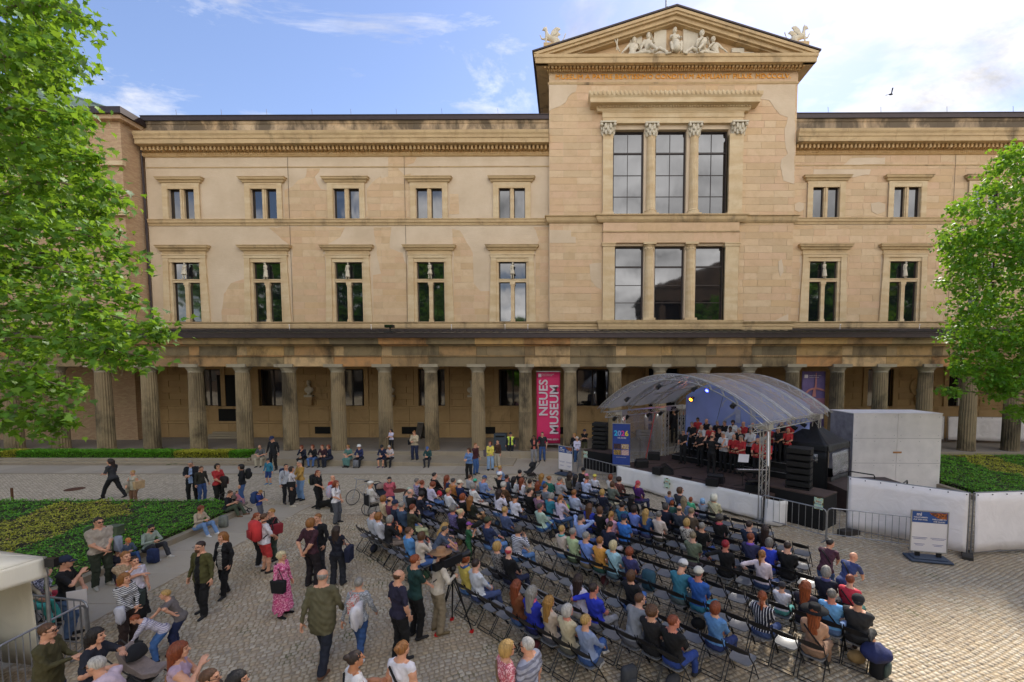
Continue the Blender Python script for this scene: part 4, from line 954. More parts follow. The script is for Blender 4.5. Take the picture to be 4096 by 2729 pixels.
for i,x in enumerate(WL): win_lower(x,i)
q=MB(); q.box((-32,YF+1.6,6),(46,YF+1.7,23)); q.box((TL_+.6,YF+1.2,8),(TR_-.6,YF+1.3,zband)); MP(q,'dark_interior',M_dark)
# --- centre bay
z=lambda y:c4(900,y)[1]; z5=lambda y:c5(900,y)[1]
q=MB(); prof_x(q,[(.02,z(592)),(.06,z(590)),(.1,z(578)),(.02,z(576))],TL_,TR_,YT); MP(q,'string_course',M_cornice)
n=9
for i in range(n):
    a=TL_+(TR_-TL_)*i/n+.004;b=TL_+(TR_-TL_)*(i+1)/n-.004
    q=MB(); q.box((a,YT-.03,z(576)+.005),(b,YT+.1,z(503))); MP(q,'frieze_block',M_ashlar)
q=MB(); prof_x(q,[(.05,z(502)),(.16,z(495)),(.2,z(483)),(.16,z(478)),(.3,z(476))],TL_,TR_,YT); MP(q,'egg_moulding',M_dent)
YC=YT-.95
zc0=W(3000,432/1.7425,YC)[1]; zc1=W(3000,376/1.7425,YC)[1]
q=MB(); zD=lambda y,o:c4(900,y,YT-o)[1]
q.box((TL_-.3,YT-.3,z(476)),(TR_+.3,YT+.2,zc0+.12)); MP(q,'dentil_band',M_dent)
q=MB(); q.box((0,0,0),(.16,.3,zD(444,.6)-zD(469,.6))); dt=q.mesh('dentil',M_dent)
xx=TL_-.35; k=0
while xx<TR_+.25:
    if ndent<300: MO('dentil',dt,(xx,YT-.6,zD(469,.6))); ndent+=1
    xx+=.27; k+=1
dm=MB()
for x in np.arange(TL_-.1,TR_+.1,.16): dm.tone=random.random(); dm.ball((x,YT-.32,zD(486,.32)),.075,5,4,(.8,1,1.5))
MP(dm,'egg_ornaments',M_dent,kind='stuff')
TX0,TX1=TL_-.95,TR_+.84
q=MB(); 
for (o0,z0),(o1,z1) in zip([(0,zc0),(.02,zc0+.32),(.08,zc0+.36)],[(.02,zc0+.32),(.08,zc0+.36),(.1,zc1)]): prof_x(q,[(o0,z0),(o1,z1)],TX0,TX1,YC)
q.box((TX0+.02,YC+.1,zc0+.0),(TX0+.9,56,zc1-.05)); q.box((TX1-.9,YC+.1,zc0),(TX1-.02,56,zc1-.05)); q.box((TX0+.9,YC+.16,zc0+.14),(TX1-.9,YT+.6,zc1-.05)); MP(q,'cornice',M_cornice)
# pediment
zap=W(*(2100+1050/1.7425,55/1.7425),YC)[1]; xap=(TX0+TX1)/2; sl=(zap-zc1-.1)/((TX1-TX0)/2+.15)
q=MB()
for s,xe in((-1,TX0-.15),(1,TX1+.15)):
    def P2(t,dz): x=xe+(xap-xe)*t; return (x,zc1+.1+sl*abs(x-xe)+dz)
    for (y0,d0,d1) in ((YC-.1,-.0,-.2),(YC-.0,-.18,-.36),(YC+.2,-.34,-.62),(YC+.4,-.6,-.72)):
        t0=0 if d0>-.3 else .0; A=P2(0,d0);B=P2(1,d0);C=P2(1,d1);D_=P2(0,d1)
        if D_[1]<zc1: # clip along horizontal cornice top
            tt=min(1,(zc1-D_[1]-.0)/(C[1]-D_[1])); D_=(D_[0]+(C[0]-D_[0])*tt,zc1+.0)
            if A[1]<zc1: ta=(zc1-A[1])/(B[1]-A[1]); A=(A[0]+(B[0]-A[0])*ta,zc1)
        q.prism([A,B,C,D_],lambda p,h:(p[0],h,p[1]),y0,YC+1.3)
MP(q,'raking_cornice',M_cornice)
q=MB(); q.prism([(TX0+.8,zc1),(TX1-.8,zc1),(xap,zap-.45)],lambda p,h:(p[0],h,p[1]),YC+.9,YC+1.4); MP(q,'tympanum',M_ashlar)
q=MB(); 
for s,xe in((-1,TX0-.22),(1,TX1+.22)): 
    q.prism([(xe,zc1+.12),(xap,zap+.04),(xap,zap+.16),(xe,zc1+.22)],lambda p,h:(p[0],h,p[1]),YC-.16,57)
q.box((TX0-.18,YC+.2,zc1-.12),(TX0+.1,57,zc1+.15)); q.box((TX1-.1,YC+.2,zc1-.12),(TX1+.18,57,zc1+.15)); MP(q,'gable_roof',M_metal)
q=MB(); q.cbox((xap,YC+1.2,zap+.25),(1.15,1,.8)); MP(q,'roof_box',M_metal); q=MB(); q.tube([(xap-.5,YC+1.2,zap+.5),(xap-.5,YC+1.2,zap+5)],.06,8); MP(q,'flagpole',M_galv)
for s in(-1,1):
    q=MB(); q.cbox((xap+s*8.9,YC+.4,zc1+.68),(1.3,.9,.3)); MP(q,'statue_plinth',M_cornice)
# griffins
def griffin(x,s):
    h=.035; X,o=grid((-.95,-.4,-.1),(1.05,.4,1.5),h); 
    E=lambda c,r,R=None: ellip(X,v3(*c),v3(*r),R)
    C=lambda a,b,ra,rb: capsule(X,v3(*a),v3(*b),ra,rb)
    f=C((.25,0,.42),(-.30,0,.62),.2,.19); f=smin(f,E((.34,0,.32),(.26,.2,.26)),.08); f=smin(f,C((-.34,0,.66),(-.42,0,1.02),.15,.1),.1); f=smin(f,E((-.5,0,1.16),(.17,.1,.13)),.06)
    f=smin(f,C((-.6,0,1.15),(-.72,0,1.07),.06,.025),.04); f=smin(f,C((-.42,.05,1.22),(-.38,.06,1.4),.04,.012),.02); f=smin(f,C((-.42,-.05,1.22),(-.38,-.06,1.4),.04,.012),.02)
    f=smin(f,C((-.42,-.1,.5),(-.45,-.12,.05),.075,.05),.05); f=smin(f,C((-.45,.1,.55),(-.75,.12,.6),.07,.05),.05); f=smin(f,C((-.75,.12,.6),(-.88,.12,.85),.05,.04),.03)
    for t in(-1,1):
        f=smin(f,C((.35,t*.12,.3),(.1,t*.14,.08),.09,.06),.05); f=smin(f,C((.1,t*.14,.06),(.3,t*.14,.04),.05,.045),.03)
        wg=E((.22,t*.2,.85),(.38,.05,.2),rotm(0,0,0)@np.array(Euler((0,-.7,0)).to_matrix())); f=smin(f,wg,.05); f=smin(f,E((.42,t*.24,1.0),(.22,.035,.1),np.array(Euler((0,.2,0)).to_matrix())),.04)
    f=smin(f,C((.55,0,.2),(.85,0,.5),.035,.03),.04); f=smin(f,C((.85,0,.5),(.98,0,.85),.03,.04),.03)
    V,Q=nets(f,o,h); return mesh_np('griffin',V,Q,[M_sculpt],None,True)
gm=griffin(0,1)
for s in(-1,1): MO('griffin',gm,(xap+s*8.95,YC+.4,zc1+.85),sc=(-s,1.05,1.05))
# pediment figures
def pfig(x,z0,kw,sc,rz=PI,st='bob'):
    kw.setdefault('res',.026); b=body(('ped',x),**kw); o=bpy.data.objects.new('pediment_figure',b[0]); COL.objects.link(o); o.parent=mus; o.location=(x,YC+.45-YF,z0); o.rotation_euler=(0,0,rz); o.scale=(sc,)*3; setmats(o,[M_sculpt]*11)
    h=obj('hair',hair(st),o); h.matrix_local=b[1]; setmats(h,[M_sculpt])
X4=lambda x:c4(x,300,YC+.3)[0]
pfig(X4(1048),zc1,dict(pel=(0,-.1,.55),lean=.05,hl=(-.2,.32,.72),hr=(.2,.34,.74),fl=(-.2,.40,.06),fr=(.22,.46,.06),kl=(-.3,.6,1),kr=(.4,.6,1),hyaw=.4,skirt=2,female=True,build=1.0,res=.024),1.6)
pfig(X4(855),zc1-.2,dict(pel=(0,0,.32),lean=-.05,side=-.1,hl=(-.1,.4,.72),hr=(.35,.1,.3),fl=(-.75,.35,.12),kl=(-.3,.1,1),fr=(-.3,.55,.1),kr=(.3,.2,1),hyaw=-.3,build=1.15),1.75)
pfig(X4(1240),zc1-.2,dict(pel=(0,0,.32),lean=.15,side=.1,hl=(-.1,.4,.6),hr=(.15,.3,.6),fr=(.75,.35,.12),kr=(.3,.1,1),fl=(.3,.55,.1),kl=(-.3,.2,1),hyaw=.3,build=1.15),1.75,st='curly')
pfig(X4(730),zc1-.1,dict(pel=(-.1,0,.18),lean=-.15,side=-.2,hl=(-.35,.3,.4),hr=(.45,.15,.1),fl=(-.95,.25,.1),kl=(-.2,.2,1),fr=(-.9,.35,.12),kr=(0,.2,1),hyaw=-.2,build=1.1,skirt=0),1.7)
pfig(X4(1355),zc1-.1,dict(pel=(.1,0,.18),lean=-.15,side=.2,hr=(.35,.3,.4),hl=(-.45,.15,.1),fr=(.95,.25,.1),kr=(.2,.2,1),fl=(.9,.35,.12),kl=(0,.2,1),hyaw=.2,build=1.1),1.7,st='curly')
q=MB()
for (x,zz,dx,dz) in ((950,.0,.9,2.2),(1165,.0,1.1,2.3),(780,.9,.9,.9),(540,.0,.9,.55),(1565,.0,1.0,.6),(1500,.6,.9,.3)): X_=X4(x); q=MB(); q.box((X_-dx/2,YC+.7,zc1+zz),(X_+dx/2,YC+.89,zc1+zz+dz)); MP(q,'relief_block',M_sculpt)
q=MB(); q.tube([(X4(625),YC+.3,zc1+1.3),(X4(660),YC+.3,zc1+.4)],.04,6); q.tube([(X4(645),YC+.3,zc1+1.4),(X4(640),YC+.3,zc1+.5)],.04,6); MP(q,'compass',M_sculpt)
# upper tower window
def vertbars(x0,x1,z0,z1,hs,vs,thick,nm='window_frame',Y=YT+.34,blind=True):
    m=MB(); t=.11
    m.box((x0,Y,z0),(x0+t,Y+.12,z1)); m.box((x1-t,Y,z0),(x1,Y+.12,z1)); m.box((x0+t,Y,z1-t),(x1-t,Y+.12,z1)); m.box((x0+t,Y,z0),(x1-t,Y+.12,z0+.07))
    m.box((x0+t,Y-.02,thick-.06),(x1-t,Y+.12,thick+.06)); f=MP(m,nm,M_frame)
    zs=[z0+.07]+sorted(hs+[thick])+[z1-t]; xs=[x0+t]+vs+[x1-t]
    for a,b in zip(xs[:-1],xs[1:]):
        for c,d in zip(zs[:-1],zs[1:]):
            q=MB(); q.box((a+.02,Y+.05,c+.025),(b-.02,Y+.07,d-.025)); MP(q,'pane',M_glass,parent=f)
    q=MB()
    for h_ in hs: q.box((x0+t,Y+.02,h_-.025),(x1-t,Y+.045,h_+.025))
    for v_ in vs: q.box((v_-.02,Y+.0,z0+.07),(v_+.02,Y+.02,z1-t))
    MP(q,'glazing_bars',M_frame,parent=f)
    if blind: q=MB(); q.box((x0+t,Y+.16,z0),(x1-t,Y+.18,z1)); MP(q,'blind',M_blind,parent=f)
for i in (0,2,4): vertbars(tu[i],tu[i+1],zu0,zu1,[z(1210),z(1360)],[(tu[i]+tu[i+1])/2],z(1056))
for i in (0,2,4): vertbars(tl[i],tl[i+1],zl0,zl1,[z5(860),z5(998)],[],z5(715),blind=False)
xl,xr=c4(540,900)[0],c4(1510,900)[0]
q=MB(); 
for (a,b) in ((c4(541,1200)[0],tu[0]),(tu[5],c4(1508,1200)[0])): q.box((a,YT-.3,zu0+.28),(b-.0,YT+.3,z(948))); q.box((a-.08,YT-.38,zu0),(b+.08,YT+.28,zu0+.14)); q.box((a-.04,YT-.34,zu0+.14),(b+.04,YT+.29,zu0+.28))
MP(q,'pilaster',M_orn)
def corinth(mb,x,Y,z0,z1,r,square=False):
    h=z1-z0
    for k in range(8):
        a=2*PI*k/8+.39
        for lv,(zz,ro,s) in enumerate(((.12,1.12,.12),(.38,1.2,.14),(.62,1.38,.13))):
            aa=a+(.39 if lv%2 else 0); mb.ball((x+math.cos(aa)*r*ro,Y+math.sin(aa)*r*ro,z0+h*zz),s*1.15,5,4,(.8,.8,1.6))
    mb.lathe([(r*.95,0),(r*.98,h*.5),(r*1.2,h*.82),(r*1.28,h*.85)],12,(x,Y,z0))
    mb.cbox((x,Y,z1-h*.06),(r*3.3,r*3.3,h*.12))
    for sx in(-1,1):
        for sy in(-1,): mb.ball((x+sx*r*1.35,Y+sy*r*1.3,z1-h*.24),.13,6,5)
for cx_ in (877,1175):
    x=c4(cx_,1200)[0]; r=.36; q=MB(); fl=lambda j,n:1-.07*(j%2)
    q.lathe([(r*1.02,zu0+.42),(r,zu0+.6),(r*.86,z(955))],40,(x,YT-.02,0),fl=fl); q.lathe([(r*1.35,zu0+.1),(r*1.35,zu0+.2),(r*1.2,zu0+.26),(r*1.28,zu0+.34),(r*1.05,zu0+.42)],20,(x,YT-.02,0)); q.cbox((x,YT-.02,zu0+.05),(r*3,r*2.6,.1)); c=MP(q,'fluted_column',M_orn)
    q=MB(); corinth(q,x,YT-.02,z(955),z(873),r*.86); MP(q,'capital',M_sculpt,parent=c)
for cx_ in (575,1475):
    x=c4(cx_,1200)[0]; q=MB(); corinth(q,x,YT-.05,z(950),z(873),.36); MP(q,'capital',M_sculpt)
q=MB(); q.box((xl,YT-.28,z(872)),(xr,YT+.0,z(835))); q.box((xl-.03,YT-.33,z(835)),(xr+.03,YT+.0,z(803))); q.box((xl-.06,YT-.36,z(803)),(xr+.06,YT+.0,z(795)))
q.box((xl,YT,z(872)),(xr,YT+.3,z(872)+.02)); MP(q,'architrave',M_orn)
q=MB(); prof_x(q,[(.38,z(795)),(.46,z(782)),(.5,z(768)),(.95,z(765)),(.98,z(735)),(1.02,z(730)),(1.08,z(722)),(1.1,z(700)),(.2,z(699))],xl,xr,YT); MP(q,'window_cornice',M_orn)
dm=MB()
for x in np.arange(xl-.3,xr+.3,.2): dm.box((x,YT-.62,z(777)),(x+.11,YT-.44,z(768)))
x=xl-1.0
while x<xr+1.0: dm.ball((x,YT-1.1,z(708)),.12,6,4,(.9,.7,1.35)); x+=.32
MP(dm,'carved_ornaments',M_orn,kind='stuff')
# band between storeys
q=MB(); prof_x(q,[(.06,z5(380)),(.14,z5(372)),(.2,z5(362)),(.24,z5(335)),(.34,z5(330)),(.34,z5(326))],TL_,TR_,YT); MP(q,'string_course',M_cornice)
xa,xb=c5(610,400)[0],c5(1672,400)[0]
q=MB(); prof_x(q,[(.3,z5(380)),(.38,z5(370)),(.44,z5(360)),(.46,z5(338)),(.56,z5(332)),(.56,zu0-.002)],xa-.05,xb+.05,YT); MP(q,'balcony_course',M_cornice)
n=4
for i in range(n):
    a=xa+(xb-xa)*i/n+.004;b=xa+(xb-xa)*(i+1)/n-.004; q=MB(); q.box((a,YT-.26,z5(446)),(b,YT+.0,z5(382))); MP(q,'stone_block',M_ashlar)
q=MB(); q.box((xa-.02,YT-.32,z5(456)),(xb+.02,YT,z5(446))); MP(q,'string_course',M_cornice)
for i in range(3):
    a=xa+(xb-xa)*i/3+.004;b=xa+(xb-xa)*(i+1)/3-.004; q=MB(); q.box((a,YT-.24,z5(538)),(b,YT+.2,z5(456))); MP(q,'stone_block',M_ashlar)
q=MB()
for (a,b) in ((xa,tl[0]),(tl[5],xb)): q.box((a,YT-.24,9.2),(b,YT+.3,z5(566))); q.box((a-.06,YT-.3,z5(566)),(b+.06,YT+.3,z5(548))); q.box((a-.1,YT-.34,z5(548)),(b+.1,YT+.3,z5(539)))
MP(q,'pilaster',M_orn)
for cx_ in (970,1294):
    x=c5(cx_,800)[0]; r=.37; q=MB(); q.lathe([(r,z5(1125)),(r*.86,z5(600))],40,(x,YT-.0,0),fl=lambda j,n:1-.07*(j%2)); q.cbox((x,YT,z5(1133)),(r*2.5,r*2.3,z5(1125)-z5(1142))); c=MP(q,'fluted_column',M_orn)
    q=MB(); q.lathe([(r*.88,z5(600)),(r*.9,z5(575)),(r*1.2,z5(556))],20,(x,YT,0)); q.cbox((x,YT-.02,z5(547)),(r*2.6,r*2.5,z5(539)-z5(556))); 
    for k in range(10): q.ball((x+math.cos(k*.628)*r*.95,YT+math.sin(k*.628)*r*.95,z5(582)),.07,5,4,(1,1,1.4))
    MP(q,'capital',M_orn,parent=c)
q=MB(); prof_x(q,[(.1,8.9),(.1,z5(1190)),(.16,z5(1185)),(.12,z5(1170)),(.26,z5(1160)),(.3,z5(1150))],TL_,TR_,YT); prof_x(q,[(.3,8.9),(.34,z5(1190)),(.34,z5(1175)),(.42,z5(1160)),(.45,zl0-.003)],xa,xb,YT); MP(q,'string_course',M_cornice)
# gilded inscription
ins='MUSEUM A PATRE BEATISSIMO CONDITUM AMPLIAVIT FILIUS. MDCCCLV.'
me=text_mesh(ins,1,M_gold,.03,.0); xs_=[v.co.x for v in me.vertices]; wd=max(xs_)-min(xs_); ht=max(v.co.y for v in me.vertices)
X0=c4(210,540,YT)[0];X1=c4(1845,540,YT)[0]; Hh=z(522)-z(554)
MO('inscription',me,(X0,YT-.07,z(554)),rot=(PI/2,0,0),sc=((X1-X0)/wd,Hh/ht,1))
# --- brick corner wing and green roof at the far left
q=MB(); q.box((-60,33.2,.45),(-32.75,33.9,24.0)); q.box((-33.4,33.9,.45),(-32.75,36,24.0)); MP(q,'brick_wing',M_brick)
q=MB(); q.box((-60,32.8,24.0),(-32.3,37,24.3)); MP(q,'wing_cornice',M_brick); q=MB(); q.box((-60,32.6,24.3),(-32.1,37,24.75)); MP(q,'wing_roof_edge',M_metal)
q=MB(); q.box((-60,32.9,17.2),(-32.4,33.2,17.6)); q.box((-40,32.95,20.8),(-32.5,33.2,21.1)); q.box((-60,32.9,9.2),(-32.4,33.2,9.6)); MP(q,'string_course',M_orn)
q=MB(); pts=[(-60,25.0),(-52,27.2),(-44,27.6),(-38,26.6),(-32.6,24.8),(-60,24.7)]; q.prism(pts,lambda p,h:(p[0],h,p[1]),34,46); MP(q,'copper_roof',M_copper)
for t in range(9):
    q=MB(); f=t/8; a=[(-60,25.05),(-52,27.25),(-44,27.65),(-38,26.65),(-32.6,24.85)]; q.tube([(p[0],34-.05+t*1.5,p[1]) for p in a],.06,5); MP(q,'roof_seam',M_copper)
# arcade wall behind the columns
gw=[(-36.5,1.0),(-28.4,1.1),(-23.3,1.0),(-17.0,1.05),(-10.6,1.05),(-4.2,1.1),(2.1,1.3),(24.6,1.0),(30.9,1.0)]
gh=[(x-w_,x+w_,2.95,5.85) for x,w_ in gw]+[(6.4,8.8,.5,5.9)]
m=MB(); wallholes(m,-50,46,.45,9.0,YF-.02,.5,gh); MP(m,'arcade_wall',M_inner)
# coursed blocks of the arcade wall (rusticated)
rb=MB(); nb=0
for r in range(6):
    z0=3.0+r*.49 if r<6 else 0
    x=-36+(.9 if r%2 else 0)
    while x<34:
        segs=[(x,x+1.8)]
        for h in gh:
            ns=[]
            for s,t in segs:
                H0,H1=h[0]-.38,h[1]+.38
                if t<=H0 or s>=H1: ns.append((s,t)); continue
                if s<H0: ns.append((s,H0))
                if t>H1: ns.append((H1,t))
            segs=ns
        for s,t in segs:
            if t-s>.15:
                q=MB() ; cx=(s+t)/2; hw=(t-s)/2-.015
                if nb<300 and s>-33: q.box((-hw,-.05,.012),(hw,.02,.478)); nb+=1; MO('wall_block',q.mesh('wall_block',M_inner,bevel=.01),(cx,YF-.02,z0))
                else: rb.tone=random.random(); rb.box((cx-hw,YF-.07,z0+.012),(cx+hw,YF,z0+.478))
        x+=1.8
for r,(a,b,o) in enumerate(((.45,1.55,.12),(1.57,1.75,.16),(1.77,2.7,.06),(2.72,2.93,.14))):
    x=-38
    while x<40:
        w_=1.6 if r%2==0 else 3.2; rb.tone=random.random()
        if not (6.0<x+w_/2<9.2): rb.box((x+.01,YF-.02-o,a),(x+w_-.01,YF+.02,b-.01))
        x+=w_
MP(rb,'wall_blocks',M_inner,kind='stuff')
for x,w_ in gw:
    q=MB(); 
    for s in(-1,1): q.box((x+s*(w_+.17)-.17,YF-.14,2.95),(x+s*(w_+.17)+.17,YF+.1,6.1))
    q.box((x-w_,YF-.14,5.85),(x+w_,YF+.1,6.1)); MP(q,'window_surround',M_inner)
    q=MB(); q.box((x-w_,YF+.2,2.95),(x-w_+.12,YF+.3,5.85)); q.box((x+w_-.12,YF+.2,2.95),(x+w_,YF+.3,5.85)); q.box((x-.06,YF+.2,2.95),(x+.06,YF+.3,5.85)); q.box((x-w_+.12,YF+.2,5.75),(x+w_-.12,YF+.3,5.85)); f=MP(q,'window_frame',M_frame)
    for a,b in ((x-w_+.12,x-.06),(x+.06,x+w_-.12)): q=MB(); q.box((a,YF+.24,2.95),(b,YF+.26,5.75)); MP(q,'pane',M_glass,parent=f)
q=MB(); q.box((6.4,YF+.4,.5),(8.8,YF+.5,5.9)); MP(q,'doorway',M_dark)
for s in (6.2,8.8): q=MB(); q.box((s,YF-.35,.45),(s+.25,YF,5.95)); MP(q,'door_jamb',M_inner)
q=MB(); q.box((5.9,YF-.4,5.95),(9.3,YF,6.3)); MP(q,'door_lintel',M_inner)
for i in range(4): q=MB(); q.box((5.5,YF-1.5+i*.3,.46+.0),(9.7,YF-1.2+i*.3-.006 if i<3 else YF-.3,.46+.16*(i+1))); MP(q,'step',M_kerb)
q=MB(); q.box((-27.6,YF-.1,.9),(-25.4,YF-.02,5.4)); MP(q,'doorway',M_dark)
for i in range(3): q=MB(); q.box((-28.2+i*.12,YF-.9+i*.28,.46),(-24.8-i*.12,YF-.62+i*.28-.005,.46+.15*(i+1))); MP(q,'step',M_kerb)
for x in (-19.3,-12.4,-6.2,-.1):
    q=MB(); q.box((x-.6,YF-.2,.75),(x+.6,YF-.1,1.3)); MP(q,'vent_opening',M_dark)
def bust(x,z=3.1):
    r=MO('bust',text_mesh('.',.01,M_sculpt),(x,YF-.3,z)); bpy.data.objects.remove(r)
    hV,hQ,hm=head_parts(False); q=MB(); q.ball((0,0,.28),.36,10,8,(1,.55,.75)); q.lathe([(.12,0),(.14,.08),(.1,.2)],10,(0,0,-.12)); q.cbox((0,0,-.2),(.6,.4,.16))
    o=MO('bust',q.mesh('bust',M_sculpt,True),(x,YF-.32,z)); h=obj('head',mesh_np('head',hV*1.55,hQ,[M_sculpt],None,True),o,(0,-.02,.85),(0,0,PI)); k=obj('hair',hair('short'),o,(0,-.02,.85),(0,0,PI),(1.55,)*3); setmats(k,[M_sculpt])
    q=MB(); q.box((-.34,-.2,-.55),(.34,.25,-.28)); q.box((-.26,-.15,-.9),(.26,.25,-.55)); q.build('console',M_inner,o); return o
for x in (-20.2,-13.8,-7.4,21.3,27.6): bust(x,3.95)
for x in (21.3,27.6): q=MB(); q.lathe([(.72,0),(.72,.05),(.66,.08)],28,(0,0,0)); o=MO('roundel',q.mesh('roundel',M_inner),(x,YF-.1,4.5),rot=(PI/2,0,0))
# ------------------------------------------------------------------ colonnade
YK=29.2
colo=empty('colonnade',(0,YK,0),0,'weathered sandstone colonnade of fluted columns before the museum, under a zinc lean-to roof','colonnade')
def KP(mb,name,mats,parent=None,**k):
    o=mb.build(name,mats,None,**k); o.parent=parent or colo; o.matrix_parent_inverse=Matrix.Translation((0,-YK,0)); return o
cxs=[-43.3,-40.2,-37.2,-34.05,-30.95,-27.85,-24.7,-21.55,-18.45,-15.2,-12.05,-8.97,-5.85,-2.7,.27,3.25,6.2,9.1,12.05,14.95,17.9,20.75,23.7,26.6,29.5,32.45,35.4,38.4]
q=MB(); n=40; fl=lambda j,n:1-.085*(j%2)
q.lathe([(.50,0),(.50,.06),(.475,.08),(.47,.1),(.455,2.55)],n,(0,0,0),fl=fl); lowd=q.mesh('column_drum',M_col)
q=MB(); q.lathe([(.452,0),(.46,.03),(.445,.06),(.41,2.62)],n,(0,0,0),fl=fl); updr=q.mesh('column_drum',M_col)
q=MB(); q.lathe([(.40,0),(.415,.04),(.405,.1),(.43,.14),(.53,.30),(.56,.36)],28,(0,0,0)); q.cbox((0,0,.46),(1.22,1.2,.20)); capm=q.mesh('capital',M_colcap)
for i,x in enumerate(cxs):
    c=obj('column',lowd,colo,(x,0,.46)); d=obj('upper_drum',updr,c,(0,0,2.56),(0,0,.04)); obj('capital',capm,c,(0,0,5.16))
zc=[6.02,6.72,6.80,7.42,7.5,8.0]
q=None
for i in range(len(cxs)-1):
    a,b=cxs[i]+.006,cxs[i+1]-.006
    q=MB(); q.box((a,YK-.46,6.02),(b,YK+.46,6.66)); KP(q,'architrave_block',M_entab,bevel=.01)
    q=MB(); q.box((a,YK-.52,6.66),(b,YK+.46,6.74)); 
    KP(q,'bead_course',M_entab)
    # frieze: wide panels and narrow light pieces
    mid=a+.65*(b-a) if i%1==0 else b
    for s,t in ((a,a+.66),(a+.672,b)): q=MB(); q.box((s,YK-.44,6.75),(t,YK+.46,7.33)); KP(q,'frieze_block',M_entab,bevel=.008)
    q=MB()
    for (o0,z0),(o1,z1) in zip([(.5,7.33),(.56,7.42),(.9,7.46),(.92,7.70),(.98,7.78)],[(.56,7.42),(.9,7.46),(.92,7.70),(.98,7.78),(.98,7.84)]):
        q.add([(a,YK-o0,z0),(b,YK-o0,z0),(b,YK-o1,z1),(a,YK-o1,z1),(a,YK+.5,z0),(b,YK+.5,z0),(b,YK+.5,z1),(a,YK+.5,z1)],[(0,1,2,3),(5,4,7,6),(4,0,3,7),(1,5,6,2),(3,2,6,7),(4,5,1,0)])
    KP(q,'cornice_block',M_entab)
bd=MB()
for x in np.arange(-38,38,.13): bd.cbox((x,YK-.54,6.70),(.06,.05,.05))
KP(bd,'bead_ornaments',M_entab,kind='stuff')
zr0,zr1=8.0,8.85; yr0,yr1=YK-1.1,YF-.3
q=MB(); q.add([(-50,yr0,zr0),(46,yr0,zr0),(46,yr1,zr1),(-50,yr1,zr1),(-50,yr0,zr0-.08),(46,yr0,zr0-.08),(46,yr1,zr1-.08),(-50,yr1,zr1-.08)],[(0,1,2,3),(7,6,5,4),(0,4,5,1),(1,5,6,2),(2,6,7,3),(3,7,4,0)]); KP(q,'lean_to_roof',M_roof)
q=MB(); q.box((-50,yr0-.14,7.84),(46,yr0+.12,8.10)); q.box((-50,yr0-.18,8.10),(46,yr0-.05,8.14)); KP(q,'gutter',M_metal)
q=MB(); q.box((-50,yr1-.15,zr1-.02),(46,yr1+.28,zr1+.12)); KP(q,'roof_flashing',M_metal)
q=MB(); 
Lr=math.hypot(yr1-yr0,zr1-zr0); q.box((-.02,0,0),(.02,Lr-.2,.05)); sm=q.mesh('roof_seam',M_roof)
for x in np.arange(-40,42,.62): obj('roof_seam',sm,colo,(x,yr0-YK+.1,zr0+.015),(math.atan2(zr1-zr0,yr1-yr0),0,0))
for k in(.35,.75): q=MB(); yy=yr0+(yr1-yr0)*k; zz=zr0+(zr1-zr0)*k+.14; q.tube([(-40,yy,zz),(3,yy,zz)],.025,5); q.tube([(22,yy,zz),(44,yy,zz)],.025,5); KP(q,'snow_guard_rail',M_metal)
q=MB(); q.box((-50,YK-.3,7.30),(46,YF-.1,7.36)); KP(q,'arcade_ceiling',M_inner)
def floodlight(x,kind,lab):
    if kind=='lamp':
        r=empty('floodlight',(x,YK-.1,8.25),0,lab,'floodlight'); q=MB(); q.cbox((0,0,.42),(.55,.35,.18)); q.cbox((0,.1,.2),(.08,.08,.4)); q.cbox((0,0,.04),(.6,.4,.08)); q.build('housing',M_black,r); q=MB(); q.cbox((0,-.19,.42),(.48,.02,.14)); q.build('lens',M_glass,r)
floodlight(W(1556,1315,29)[0],'lamp','black floodlight on the colonnade roof left of the centre bay')
for u in (1148,1478,1802,2018,2110,2600,2915,3370,3690):
    x=W(u,1310,33.6)[0]; r=empty('roof_spotlight',(x,33.9,8.9),0,'',''); 
    q=MB(); q.tube([(0,0,0),(0,0,.3)],.02,5); q.ball((0,-.03,.33),.05,6,5); q.build('housing',M_white,r)
    near={1148:'below the second left window',1478:'below the third left window',1802:'below the fourth left window',2018:'left of the fifth left window',2110:'just left of the centre bay',2600:'below the left tower column',2915:'below the right tower column',3370:'below the first window right of the tower',3690:'below the second window right of the tower'}[u]
    tag(r,'small white spotlight on the lean-to roof '+near,'spotlight','spotlights on the lean-to roof')
q=MB()
# ------------------------------------------------------------------ stage
def cr(o,k): return lambda x,y: (o[0]+x/k,o[1]+y/k)
k4=cr((2200,1400),2.091);k5=cr((3000,1500),1.845);s1=cr((2300,1450),3.484);s2=cr((3050,1450),3.484);s3=cr((2950,1850),3.136);s4=cr((3500,1500),2.614);q1=cr((2650,1600),3.92)
SO=Vector((2.6,21.9,0)); SA=math.atan2(-.741,.671); ST=Matrix.Translation(SO)@Matrix.Rotation(SA,4,'Z')
def S(x,y,z=0): return ST@Vector((x,y,z))
def onstage(p,y):
    """ray through p meets the vertical plane at stage depth y -> local x, z"""
    r=Vector(ray(*p)); n=Vector((math.cos(SA+PI/2),math.sin(SA+PI/2),0)); c=(SO).dot(n)+y; t=c/(r.dot(n)); q=Vector((0,0,EYE))+r*t; l=ST.inverted()@q; return l.x,q.z
stage=empty('stage',SO,SA,'open air concert stage with a brown deck and a white cloth skirt','stage')
for i in range(4):
    for j in range(6):
        q=MB(); q.box((i*1.85+.004,j*1.0+.004,.88),(i*1.85+1.846,j*1.0+.996,1.0)); q.build('deck_panel',M_deck,stage,bevel=.004)
for i in range(5):
    for j in (.1,2,4,5.9): q=MB(); q.tube([(i*1.8+.08,j,0),(i*1.8+.08,j,.88)],.03,6); q.build('leg',M_galv,stage)
